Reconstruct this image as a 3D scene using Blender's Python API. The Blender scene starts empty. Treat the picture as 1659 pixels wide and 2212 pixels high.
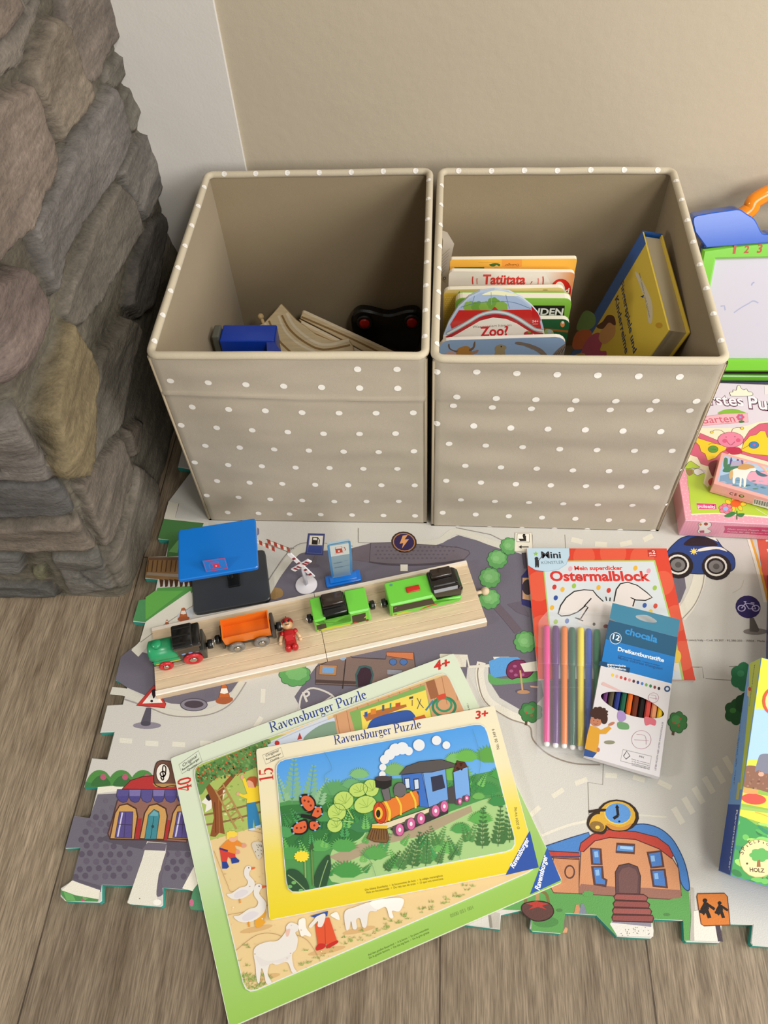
import bpy, bmesh, math, random
import numpy as np
from mathutils import Vector, Matrix, noise

random.seed(7)
SC = bpy.context.scene
COL = SC.collection

# ------------------------------------------------------------------ camera
IMG_W, IMG_H, FPX = 1659.0, 2212.0, 1712.66
CAM_C = Vector((0.0057, -0.6625, 0.9426))
def _cam_axes(pitch=0.937, roll=-0.0714, yaw=-0.1056):
    cp, sp, cy, sy = math.cos(pitch), math.sin(pitch), math.cos(yaw), math.sin(yaw)
    fw = Vector((sy*cp, cy*cp, -sp)); rt = Vector((cy, -sy, 0)); up = rt.cross(fw)
    cr, sr = math.cos(roll), math.sin(roll)
    return cr*rt + sr*up, -sr*rt + cr*up, fw
CAM_R, CAM_U, CAM_F = _cam_axes()
cam_data = bpy.data.cameras.new('camera')
cam_data.sensor_fit = 'VERTICAL'
cam_data.sensor_height = 24.0
cam_data.lens = FPX / IMG_H * 24.0
cam_data.clip_start = 0.02
cam = bpy.data.objects.new('camera', cam_data)
cm = Matrix((CAM_R, CAM_U, -CAM_F)).transposed().to_4x4()
cm.translation = CAM_C
cam.matrix_world = cm
COL.objects.link(cam)
SC.camera = cam

# ------------------------------------------------------------------ light and exposure
SC.view_settings.view_transform = 'Standard'
SC.view_settings.look = 'None'
SC.view_settings.gamma = 1.0
SC.view_settings.use_curve_mapping = False
SC.view_settings.exposure = 0.31
world = bpy.data.worlds.new('room_light')
SC.world = world
world.use_nodes = True
bg = world.node_tree.nodes['Background']
bg.inputs[0].default_value = (1.0, 0.93, 0.83, 1)
bg.inputs[1].default_value = 0.25

def area(name, loc, target, sx, sy, power, col):
    d = bpy.data.lights.new(name, 'AREA'); d.shape = 'RECTANGLE'; d.size = sx; d.size_y = sy
    d.energy = power; d.color = col
    o = bpy.data.objects.new(name, d); COL.objects.link(o)
    o.location = loc
    o.rotation_euler = (Vector(target) - Vector(loc)).to_track_quat('-Z', 'Y').to_euler()
    return o
area('window_daylight', (1.75, -0.55, 1.15), (0.1, -0.1, 0.1), 0.9, 0.9, 23, (1.0, 0.97, 0.95))
area('standing_lamp', (-1.6, -1.03, 1.17), (-0.15, 0.0, 0.05), 0.26, 0.26, 7.5, (1.0, 0.97, 0.93))
area('window_behind', (1.5, -2.9, 1.5), (0.15, 0.0, 0.15), 1.5, 1.2, 31, (1.0, 0.99, 0.98))
area('ceiling_lamp', (0.95, -1.25, 2.25), (0.0, 0.1, 0.1), 0.5, 0.5, 17, (1.0, 0.97, 0.92))

# ------------------------------------------------------------------ helpers
def lin(c):
    return c/12.92 if c <= 0.04045 else ((c+0.055)/1.055)**2.4
_hc = {}
def H(h):
    if not isinstance(h, str): return tuple(h)
    if h not in _hc:
        _hc[h] = tuple(lin(int(h[i:i+2], 16)/255) for i in (0, 2, 4))
    return _hc[h]

def pix_ray(px, py):
    return CAM_F*FPX + CAM_R*(px-IMG_W/2) - CAM_U*(py-IMG_H/2)
def on_z(px, py, z):
    d = pix_ray(px, py); return CAM_C + d*((z-CAM_C.z)/d.z)
def on_y(px, py, y):
    d = pix_ray(px, py); return CAM_C + d*((y-CAM_C.y)/d.y)
def on_x(px, py, x):
    d = pix_ray(px, py); return CAM_C + d*((x-CAM_C.x)/d.x)

class MB:
    """Collects shapes with a colour per face corner; build() links ONE mesh object."""
    def __init__(s): s.v = []; s.f = []; s.c = []; s.m = []; s.s = []; s.X = Matrix()
    def add(s, vs, fs, col, mi=0, sm=False, xf=None):
        X = s.X @ xf if xf is not None else s.X
        b = len(s.v)
        s.v.extend(X @ Vector(p) for p in vs)
        col = H(col) if isinstance(col, str) else col
        per_face = isinstance(col, list)
        for i, f in enumerate(fs):
            s.f.append([b+k for k in f]); s.m.append(mi); s.s.append(sm)
            if per_face:
                cc = col[i]; s.c.append(H(cc) if isinstance(cc, str) else cc)
            else: s.c.append(col)
    def rbox(s, x0, x1, y0, y1, z0, z1, col, bev=0.0, seg=2, mi=0, xf=None, tapx=0, tapy=0, faces=None):
        bm = bmesh.new(); bmesh.ops.create_cube(bm, size=1.0)
        for v in bm.verts:
            top = v.co.z > 0
            v.co = Vector(((x0+x1)/2 + v.co.x*((x1-x0) - (2*tapx if top else 0)),
                           (y0+y1)/2 + v.co.y*((y1-y0) - (2*tapy if top else 0)), z1 if top else z0))
        if bev > 0: bmesh.ops.bevel(bm, geom=bm.edges[:], offset=bev, segments=seg, profile=0.5, affect='EDGES')
        bm.verts.index_update()
        vs = [v.co.copy() for v in bm.verts]; fs = [[v.index for v in f.verts] for f in bm.faces]
        bm.free()
        s.add(vs, fs, col, mi, bev > 0 and seg > 2, xf)
    def prism(s, pts, z0, z1, col, side=None, mi=0, xf=None, bev=0.0, sm=False):
        n = len(pts)
        a = sum(pts[i][0]*pts[(i+1) % n][1] - pts[(i+1) % n][0]*pts[i][1] for i in range(n))
        if a < 0: pts = pts[::-1]
        vs = [(p[0], p[1], z0) for p in pts] + [(p[0], p[1], z1-bev) for p in pts]
        sc = side or col
        fs = [list(range(n))[::-1]] + [[i, (i+1) % n, n+(i+1) % n, n+i] for i in range(n)]
        cols = [H(sc)]*(n+1)
        if bev > 0:
            ins = inset(pts, bev); vs += [(p[0], p[1], z1) for p in ins]
            fs += [[n+i, n+(i+1) % n, 2*n+(i+1) % n, 2*n+i] for i in range(n)]; cols += [H(col)]*n
            fs.append([2*n+i for i in range(n)])
        else: fs.append([n+i for i in range(n)])
        cols.append(H(col))
        s.add(vs, fs, cols, mi, sm, xf)
    def tube(s, pts, r, col, n=10, closed=False, mi=0, sm=True, flat=1.0, xf=None):
        P = [Vector(p) for p in pts]; m = len(P); vs = []; fs = []
        R = r if isinstance(r, (list, tuple)) else [r]*m
        up = None
        for i in range(m):
            a = P[(i-1) % m] if (closed or i > 0) else P[i]
            b = P[(i+1) % m] if (closed or i < m-1) else P[i]
            t = (b-a).normalized()
            if up is None:
                up = Vector((0, 0, 1)) if abs(t.z) < 0.9 else Vector((1, 0, 0))
            x = t.cross(up).normalized(); up = x.cross(t).normalized()
            for k in range(n):
                an = 2*math.pi*k/n
                vs.append(P[i] + x*(math.cos(an)*R[i]) + up*(math.sin(an)*R[i]*flat))
        for i in range(m if closed else m-1):
            j = (i+1) % m
            for k in range(n):
                fs.append([i*n+k, i*n+(k+1) % n, j*n+(k+1) % n, j*n+k])
        if not closed:
            fs.append(list(range(n))[::-1]); fs.append([(m-1)*n+k for k in range(n)])
        s.add(vs, fs, col, mi, sm, xf)
    def lathe(s, prof, col, n=20, mi=0, sm=True, xf=None):
        vs = []; fs = []; m = len(prof)
        for (r, z) in prof:
            for k in range(n):
                a = 2*math.pi*k/n; vs.append((r*math.cos(a), r*math.sin(a), z))
        for i in range(m-1):
            for k in range(n):
                fs.append([i*n+k, i*n+(k+1) % n, (i+1)*n+(k+1) % n, (i+1)*n+k])
        fs.append(list(range(n))[::-1]); fs.append([(m-1)*n+k for k in range(n)])
        s.add(vs, fs, col, mi, sm, xf)
    def ball(s, c, rx, ry, rz, col, n=14, mi=0, xf=None):
        vs = []; fs = []; m = n//2+1
        for i in range(m+1):
            t = math.pi*i/m
            for k in range(n):
                a = 2*math.pi*k/n
                vs.append((c[0]+rx*math.sin(t)*math.cos(a), c[1]+ry*math.sin(t)*math.sin(a), c[2]-rz*math.cos(t)))
        for i in range(m):
            for k in range(n):
                fs.append([i*n+k, i*n+(k+1) % n, (i+1)*n+(k+1) % n, (i+1)*n+k])
        s.add(vs, fs, col, mi, True, xf)
    def build(s, name, mats, parent=None, M=None):
        me = bpy.data.meshes.new(name)
        me.from_pydata([tuple(v) for v in s.v], [], s.f)
        for m in (mats if isinstance(mats, (list, tuple)) else [mats]): me.materials.append(m)
        me.polygons.foreach_set('material_index', s.m)
        me.polygons.foreach_set('use_smooth', s.s)
        ca = me.color_attributes.new('Col', 'FLOAT_COLOR', 'CORNER')
        out = []
        for f, c in zip(s.f, s.c):
            if c and isinstance(c[0], (tuple, list)):
                for q in c: out.extend((q[0], q[1], q[2], 1.0))
            else:
                out.extend((c[0], c[1], c[2], 1.0)*len(f))
        ca.data.foreach_set('color', out)
        me.update()
        o = bpy.data.objects.new(name, me); COL.objects.link(o)
        if parent is not None: o.parent = parent
        if M is not None: o.matrix_world = M
        return o

def inset(pts, d):
    n = len(pts); out = []
    for i in range(n):
        p0 = Vector(pts[i-1][:2]); p1 = Vector(pts[i][:2]); p2 = Vector(pts[(i+1) % n][:2])
        e1 = (p1-p0).normalized(); e2 = (p2-p1).normalized()
        n1 = Vector((-e1.y, e1.x)); n2 = Vector((-e2.y, e2.x))
        b = n1+n2
        k = b.length_squared
        b = b*(2*d/k) if k > 0.2 else n1*d
        out.append((p1.x+b.x, p1.y+b.y))
    return out

def smooth_pts(pts, k=4, closed=True):
    P = [Vector(p) for p in pts]; n = len(P); out = []
    for i in range(n if closed else n-1):
        if closed: a, b, c, d = P[i-1], P[i], P[(i+1) % n], P[(i+2) % n]
        else: a, b, c, d = P[max(i-1, 0)], P[i], P[i+1], P[min(i+2, n-1)]
        for j in range(k):
            t = j/k
            out.append(0.5*((2*b)+(c-a)*t+(2*a-5*b+4*c-d)*t*t+(3*b-a-3*c+d)*t*t*t))
    if not closed: out.append(P[-1])
    return out

_text = {}
def text_mesh(body, bold=0.0, space=1.0, shear=0.0):
    key = (body, bold, space, shear)
    if key not in _text:
        cu = bpy.data.curves.new('lettering', 'FONT'); cu.body = body; cu.resolution_u = 3
        cu.offset = bold; cu.space_character = space; cu.shear = shear
        ob = bpy.data.objects.new('lettering', cu); COL.objects.link(ob)
        bpy.context.view_layer.update()
        dg = bpy.context.evaluated_depsgraph_get()
        me = bpy.data.meshes.new_from_object(ob.evaluated_get(dg))
        vs = [(v.co.x, v.co.y) for v in me.vertices]; fs = [list(p.vertices) for p in me.polygons]
        bpy.data.objects.remove(ob); bpy.data.curves.remove(cu); bpy.data.meshes.remove(me)
        x0 = min(v[0] for v in vs); x1 = max(v[0] for v in vs)
        _text[key] = ([((x-x0)/(x1-x0), y/(x1-x0)) for x, y in vs], fs)
    return _text[key]

# thick-and-thin serif lettering, drawn as strokes: (x0,y0,x1,y1,...,width class)
T, N = 0.13, 0.045
SERIF = {
 'R': (0.70, [(T,[(.16,0),(.16,1)]), (N,[(.02,0.02),(.32,0.02)]), (N,[(.02,.98),(.30,.98)]), (N,[(.16,.98),(.38,.98)]), (T,[(.38,.98),(.53,.90),(.56,.75),(.50,.58),(.36,.50)]), (N,[(.16,.5),(.38,.5)]), (T,[(.34,.5),(.60,.05)]), (N,[(.56,.02),(.72,.02)])]),
 'P': (0.60, [(T,[(.16,0),(.16,1)]), (N,[(.02,0.02),(.32,0.02)]), (N,[(.02,.98),(.36,.98)]), (T,[(.36,.98),(.52,.90),(.55,.73),(.49,.54),(.36,.46)]), (N,[(.16,.46),(.38,.46)])]),
 'a': (0.46, [(T,[(.34,.05),(.34,.48),(.28,.60)]), (N,[(.28,.62),(.16,.63),(.08,.55)]), (N,[(.34,.38),(.14,.30)]), (T,[(.14,.31),(.08,.16),(.14,.04)]), (N,[(.13,.02),(.24,.04),(.34,.14)]), (N,[(.34,.04),(.44,.05)])]),
 'v': (0.48, [(T,[(.08,.62),(.24,.02)]), (N,[(.24,0),(.42,.62)]), (N,[(.0,.62),(.18,.62)]), (N,[(.34,.62),(.48,.62)])]),
 'e': (0.44, [(T,[(.17,.60),(.08,.46),(.07,.28),(.12,.10),(.20,.03)]), (N,[(.17,.62),(.26,.62)]), (T,[(.27,.60),(.34,.50),(.35,.38)]), (N,[(.07,.37),(.38,.37)]), (N,[(.18,.02),(.28,.02),(.39,.13)])]),
 'n': (0.54, [(T,[(.13,0),(.13,.60)]), (N,[(.02,.60),(.13,.62)]), (N,[(.13,.48),(.26,.61),(.34,.61)]), (T,[(.33,.60),(.40,.50),(.40,0)]), (N,[(.03,.02),(.24,.02)]), (N,[(.31,.02),(.51,.02)])]),
 's': (0.38, [(N,[(.32,.47),(.27,.60),(.15,.62)]), (T,[(.16,.61),(.08,.50),(.14,.38)]), (T,[(.13,.39),(.27,.26)]), (T,[(.27,.28),(.32,.15),(.24,.04)]), (N,[(.25,.02),(.12,.02),(.06,.18)])]),
 'b': (0.52, [(T,[(.12,.0),(.12,1.0)]), (N,[(.01,1.0),(.12,1.0)]), (N,[(.12,.50),(.24,.62),(.30,.61)]), (T,[(.30,.60),(.41,.48),(.42,.26),(.36,.08),(.28,.02)]), (N,[(.29,.01),(.20,.02),(.12,.10)])]),
 'u': (0.54, [(T,[(.12,.62),(.12,.14),(.20,.03)]), (N,[(.02,.61),(.14,.61)]), (N,[(.18,.02),(.28,.03),(.40,.14)]), (T,[(.40,.62),(.40,.0)]), (N,[(.29,.61),(.42,.61)]), (N,[(.40,.02),(.52,.03)])]),
 'r': (0.37, [(T,[(.12,0),(.12,.60)]), (N,[(.01,.60),(.12,.62)]), (N,[(.02,.02),(.24,.02)]), (N,[(.12,.44),(.22,.60),(.28,.60)]), (T,[(.28,.58),(.33,.54)])]),
 'g': (0.46, [(T,[(.15,.61),(.08,.50),(.08,.38),(.15,.26)]), (N,[(.14,.62),(.24,.62)]), (T,[(.24,.61),(.31,.50),(.31,.38),(.24,.26)]), (N,[(.14,.25),(.25,.25)]), (N,[(.28,.58),(.43,.60)]), (N,[(.14,.25),(.08,.14),(.14,.06)]), (T,[(.13,.05),(.36,.00),(.38,-.10)]), (N,[(.38,-.09),(.32,-.22),(.14,-.24),(.04,-.14),(.12,.03)])]),
 'z': (0.44, [(N,[(.06,.48),(.08,.60),(.38,.60)]), (T,[(.35,.59),(.10,.03)]), (N,[(.06,.02),(.37,.02),(.40,.16)])]),
 'l': (0.28, [(T,[(.13,0),(.13,1.0)]), (N,[(.01,1.0),(.13,1.0)]), (N,[(.02,.02),(.25,.02)])]),
 ' ': (0.26, []),
 '4': (0.52, [(T,[(.34,0),(.34,1.0)]), (N,[(.34,.98),(.04,.30)]), (T*0.8,[(.03,.28),(.50,.28)]), (N,[(.22,.02),(.46,.02)])]),
 '0': (0.54, [(T,[(.22,.97),(.11,.80),(.09,.5),(.11,.2),(.22,.03)]), (T,[(.31,.97),(.42,.80),(.44,.5),(.42,.2),(.31,.03)]), (N,[(.20,.99),(.33,.99)]), (N,[(.20,.01),(.33,.01)])]),
 '1': (0.42, [(T,[(.22,0),(.22,1.0)]), (N,[(.06,.88),(.20,.99)]), (N,[(.05,.02),(.39,.02)])]),
 '5': (0.50, [(N,[(.12,.98),(.10,.52)]), (T,[(.12,.94),(.42,.94)]), (N,[(.10,.53),(.22,.62),(.30,.61)]), (T,[(.29,.60),(.41,.48),(.42,.28),(.34,.08),(.24,.03)]), (N,[(.25,.01),(.12,.02)]), (T,[(.09,.08),(.07,.16)])]),
}

class Ink:
    """Flat printing on one face. F takes face coordinates (x right, y up, z out) into the root's own frame;
    R is the root's world matrix. Photo pixels become face coordinates through the camera; V is a zoom view."""
    EPS = 0.00004
    def __init__(s, mb, R=Matrix(), F=Matrix(), mi=0):
        s.mb, s.F, s.mi = mb, F, mi
        W = R @ F
        s.Wi = W.inverted(); s.o = s.Wi @ CAM_C; s.W3 = s.Wi.to_3x3()
        s.k = 1; s.V = None; s.metric = False; s.clip = None
    def view(s, x0=0, y0=0, sc=1.0): s.V = (x0, y0, sc); s.metric = False; return s
    def up(s, n=1): s.k += n; return s
    def uv(s, p):
        if s.metric: return Vector((p[0], p[1]))
        x, y = p[0], p[1]
        if s.V: x = s.V[0]+x/s.V[2]; y = s.V[1]+y/s.V[2]
        d = s.W3 @ pix_ray(x, y)
        q = s.o + d*(-s.o.z/d.z)
        return Vector((q.x, q.y))
    def raw(s, vs, fs, col):
        if s.clip: vs, fs, col = clip_polys(vs, fs, col, s.clip)
        if not fs: return
        s.cnt = (getattr(s, 'cnt', 0)+1) % 24
        z = s.k*s.EPS + s.cnt*1.6e-6
        s.mb.add([(v[0], v[1], z) for v in vs], fs, col, s.mi, False, s.F)
    def poly(s, pts, col, sm=False, line=None, lw=None, uvs=False):
        P = [Vector(p) for p in pts] if uvs else [s.uv(p) for p in pts]
        if sm: P = smooth_pts(P, 5)
        n = len(P)
        a = sum(P[i].x*P[(i+1) % n].y-P[(i+1) % n].x*P[i].y for i in range(n))
        if a < 0:
            P = P[::-1]
            if isinstance(col, list): col = col[::-1]
        if isinstance(col, list): c = [tuple(H(q) for q in col)]
        else: c = col
        s.raw(P, [list(range(n))], c)
        if line: s.up(); s.stroke(P+[P[0]], lw, line); s.k -= 1
    def stroke(s, P, w, col):
        vs = []; n = len(P)
        for i in range(n):
            a = P[i-1] if i else (P[-2] if (P[0]-P[-1]).length < 1e-7 else P[0])
            b = P[i+1] if i < n-1 else (P[1] if (P[0]-P[-1]).length < 1e-7 else P[-1])
            t = b-a
            t = t.normalized() if t.length > 1e-9 else Vector((1, 0))
            nn = Vector((-t.y, t.x))*(w/2 if not isinstance(w, list) else w[i]/2)
            vs += [P[i]+nn, P[i]-nn]
        s.raw(vs, [[2*i+1, 2*i+3, 2*i+2, 2*i] for i in range(n-1)], col)
    def line(s, pts, w, col, sm=False, closed=False):
        P = [s.uv(p) for p in pts]
        if sm: P = smooth_pts(P, 5, closed)
        if closed: P = P+[P[0]]
        s.stroke(P, w, col)
    def ell(s, c, rx, ry, col, rot=0, n=18, line=None, lw=None, a0=0, a1=360):
        ca, sa = math.cos(math.radians(rot)), math.sin(math.radians(rot)); pts = []
        full = a1-a0 >= 360
        m = n if full else n+1
        for i in range(m):
            a = math.radians(a0+(a1-a0)*i/n); x = rx*math.cos(a); y = ry*math.sin(a)
            pts.append((c[0]+x*ca-y*sa, c[1]+x*sa+y*ca))
        s.poly(pts, col, False, line, lw)
    def blob(s, c, rx, ry, col, bumps=9, amp=0.12, line=None, lw=None, rot=0):
        pts = []
        for i in range(bumps*6):
            a = 2*math.pi*i/(bumps*6); r = 1+amp*abs(math.sin(a*bumps/2+rot))
            pts.append((c[0]+rx*r*math.cos(a), c[1]+ry*r*math.sin(a)))
        s.poly(pts, col, False, line, lw)
    def text(s, body, p0, p1, col, bold=0.0, hs=1.0, space=1.0, shear=0.0):
        vs, fs = text_mesh(body, bold, space, shear)
        a, b = s.uv(p0), s.uv(p1); e = b-a; n = Vector((-e.y, e.x))*hs
        s.raw([a+e*x+n*y for x, y in vs], fs, col)
    def serif(s, body, p0, p1, col, hs=1.0, wt=1.0):
        a, b = s.uv(p0), s.uv(p1); e = (b-a)
        tot = sum(SERIF[ch][0] for ch in body); e = e/tot; n = Vector((-e.y, e.x))*hs
        x = 0; sc = e.length
        for ch in body:
            w, strokes = SERIF[ch]
            for i, (sw, pts) in enumerate(strokes):
                s.k += i % 3
                s.stroke([a+e*(x+q[0])+n*q[1] for q in pts], sw*sc*wt, col)
                s.k -= i % 3
            x += w
    def rough(s, c0, c1, rows, col, w, jitter=0.2, lo=0.5):
        """rows of small unreadable print between two pixel corners."""
        pass

def clip_polys(vs, fs, col, clip):
    """Sutherland-Hodgman against a convex outline, so printing ends at its board's edge."""
    nv, nf, nc = [], [], []
    for fi, f in enumerate(fs):
        c = col[fi] if isinstance(col, list) else col
        grad = isinstance(c, tuple) and c and isinstance(c[0], tuple)
        poly = [(vs[k][0], vs[k][1], (c[i] if grad else None)) for i, k in enumerate(f)]
        m = len(clip)
        for i in range(m):
            ax, ay = clip[i][0], clip[i][1]; bx, by = clip[(i+1) % m][0], clip[(i+1) % m][1]
            def side(p): return (bx-ax)*(p[1]-ay)-(by-ay)*(p[0]-ax)
            out = []
            for j in range(len(poly)):
                p, q = poly[j-1], poly[j]; sp, sq = side(p), side(q)
                if (sp >= 0) != (sq >= 0):
                    t = sp/(sp-sq)
                    cc = tuple(p[2][k]+(q[2][k]-p[2][k])*t for k in range(3)) if grad else None
                    out.append((p[0]+(q[0]-p[0])*t, p[1]+(q[1]-p[1])*t, cc))
                if sq >= 0: out.append(q)
            poly = out
            if not poly: break
        if len(poly) >= 3:
            b = len(nv); nv += [(p[0], p[1]) for p in poly]; nf.append(list(range(b, b+len(poly))))
            nc.append(tuple(p[2] for p in poly) if grad else (H(c) if isinstance(c, str) else c))
    return nv, nf, nc

def thing(name, label, cat, M=None, group=None):
    o = bpy.data.objects.new(name, None); COL.objects.link(o)
    o.empty_display_size = 0.02
    if M is not None: o.matrix_world = M
    o['label'] = label; o['category'] = cat
    if group: o['group'] = group
    return o
def tag(o, label, cat, group=None):
    o['label'] = label; o['category'] = cat
    if group: o['group'] = group
    return o
def struct(o): o['kind'] = 'structure'; return o
def frame(o, x, y=None, z=None):
    """matrix with origin o, x axis x and (roughly) y axis y, or z axis z."""
    x = Vector(x).normalized()
    if z is None:
        y = Vector(y); z = x.cross(y).normalized()
    else: z = Vector(z).normalized()
    y = z.cross(x).normalized(); x = y.cross(z).normalized()
    m = Matrix((x, y, z)).transposed().to_4x4(); m.translation = Vector(o)
    return m
def rotz(loc, deg): return Matrix.Translation(Vector(loc)) @ Matrix.Rotation(math.radians(deg), 4, 'Z')

# ------------------------------------------------------------------ materials
def mat(name, rough=0.5, spec=0.5, coat=0.0, bump=None, noisecol=None, trans=0.0, alpha=1.0, metal=0.0, sheen=0.0):
    """bump=(scale, strength, stretch) ; noisecol=(scale, amount, stretch) varies the albedo."""
    m = bpy.data.materials.new(name); m.use_nodes = True
    nt = m.node_tree; N_ = nt.nodes; L = nt.links; b = N_['Principled BSDF']
    b.inputs['Roughness'].default_value = rough
    b.inputs['Specular IOR Level'].default_value = spec
    b.inputs['Coat Weight'].default_value = coat
    b.inputs['Coat Roughness'].default_value = 0.12
    b.inputs['Transmission Weight'].default_value = trans
    b.inputs['Alpha'].default_value = alpha
    b.inputs['Metallic'].default_value = metal
    b.inputs['Sheen Weight'].default_value = sheen
    at = N_.new('ShaderNodeVertexColor'); at.layer_name = 'Col'
    src = at.outputs['Color']
    tc = N_.new('ShaderNodeTexCoord')
    def noise_(scale, stretch, detail=4):
        mp = N_.new('ShaderNodeMapping'); mp.inputs['Scale'].default_value = stretch
        L.new(tc.outputs['Object'], mp.inputs['Vector'])
        n = N_.new('ShaderNodeTexNoise'); n.inputs['Scale'].default_value = scale; n.inputs['Detail'].default_value = detail
        L.new(mp.outputs[0], n.inputs['Vector']); return n
    if noisecol:
        items = noisecol if isinstance(noisecol, list) else [noisecol]
        for (sc, amt, st) in items:
            n = noise_(sc, st, 6)
            mr = N_.new('ShaderNodeMapRange'); mr.inputs[1].default_value = 0.25; mr.inputs[2].default_value = 0.75
            mr.inputs[3].default_value = 1-amt; mr.inputs[4].default_value = 1+amt
            L.new(n.outputs['Fac'], mr.inputs[0])
            mx = N_.new('ShaderNodeVectorMath'); mx.operation = 'SCALE'
            L.new(src, mx.inputs[0]); L.new(mr.outputs[0], mx.inputs['Scale'])
            src = mx.outputs[0]
    L.new(src, b.inputs['Base Color'])
    if bump:
        items = bump if isinstance(bump, list) else [bump]
        prev = None
        for (sc, st, stretch) in items:
            n = noise_(sc, stretch, 5)
            bp = N_.new('ShaderNodeBump'); bp.inputs['Strength'].default_value = st; bp.inputs['Distance'].default_value = 0.002
            L.new(n.outputs['Fac'], bp.inputs['Height'])
            if prev: L.new(prev.outputs[0], bp.inputs['Normal'])
            prev = bp
        L.new(prev.outputs[0], b.inputs['Normal'])
    return m
ONE = (1, 1, 1)
M_PAPER = mat('printed_paper', 0.5, 0.35)
M_GLOSS = mat('glossy_print', 0.28, 0.5, 0.25)
M_FOAM = mat('printed_foam', 0.62, 0.3, bump=(900, 0.25, ONE))
M_PLASTIC = mat('coloured_plastic', 0.3, 0.5, 0.1)
M_SHINY = mat('shiny_plastic', 0.14, 0.5, 0.5)
M_METAL = mat('polished_metal', 0.2, 0.5, metal=1.0)
M_FABRIC = mat('woven_fabric', 0.9, 0.15, bump=[(1400, 0.22, ONE), (16, 0.35, (1, 1, 1.6))], noisecol=[(1200, 0.05, ONE), (9, 0.04, ONE)], sheen=0.15)
M_WOOD = mat('pale_beech_wood', 0.5, 0.35, noisecol=[(14, 0.10, (1.2, 16, 16)), (60, 0.07, (1, 14, 14))], bump=(60, 0.15, (1, 12, 12)))
M_STONE = mat('rough_stone', 0.85, 0.25, noisecol=[(7, 0.20, ONE), (14, 0.20, (0.8, 0.8, 6)), (60, 0.20, (0.8, 0.8, 3)), (220, 0.16, ONE)], bump=[(30, 0.9, (0.8, 0.8, 4)), (120, 0.7, (1, 1, 2)), (320, 0.5, ONE)])
M_WALL = mat('painted_plaster', 0.75, 0.25, bump=[(9, 0.35, ONE), (70, 0.25, ONE), (600, 0.1, ONE)], noisecol=(3, 0.02, ONE))
M_TRIM = mat('white_painted_plaster', 0.6, 0.3, bump=[(25, 0.3, ONE), (300, 0.1, ONE)], noisecol=(4, 0.02, ONE))
M_CLEAR = mat('clear_film', 0.08, 0.5, trans=0.0, alpha=0.055)
M_TINT = mat('tinted_clear_plastic', 0.3, 0.3, alpha=0.62)
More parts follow.
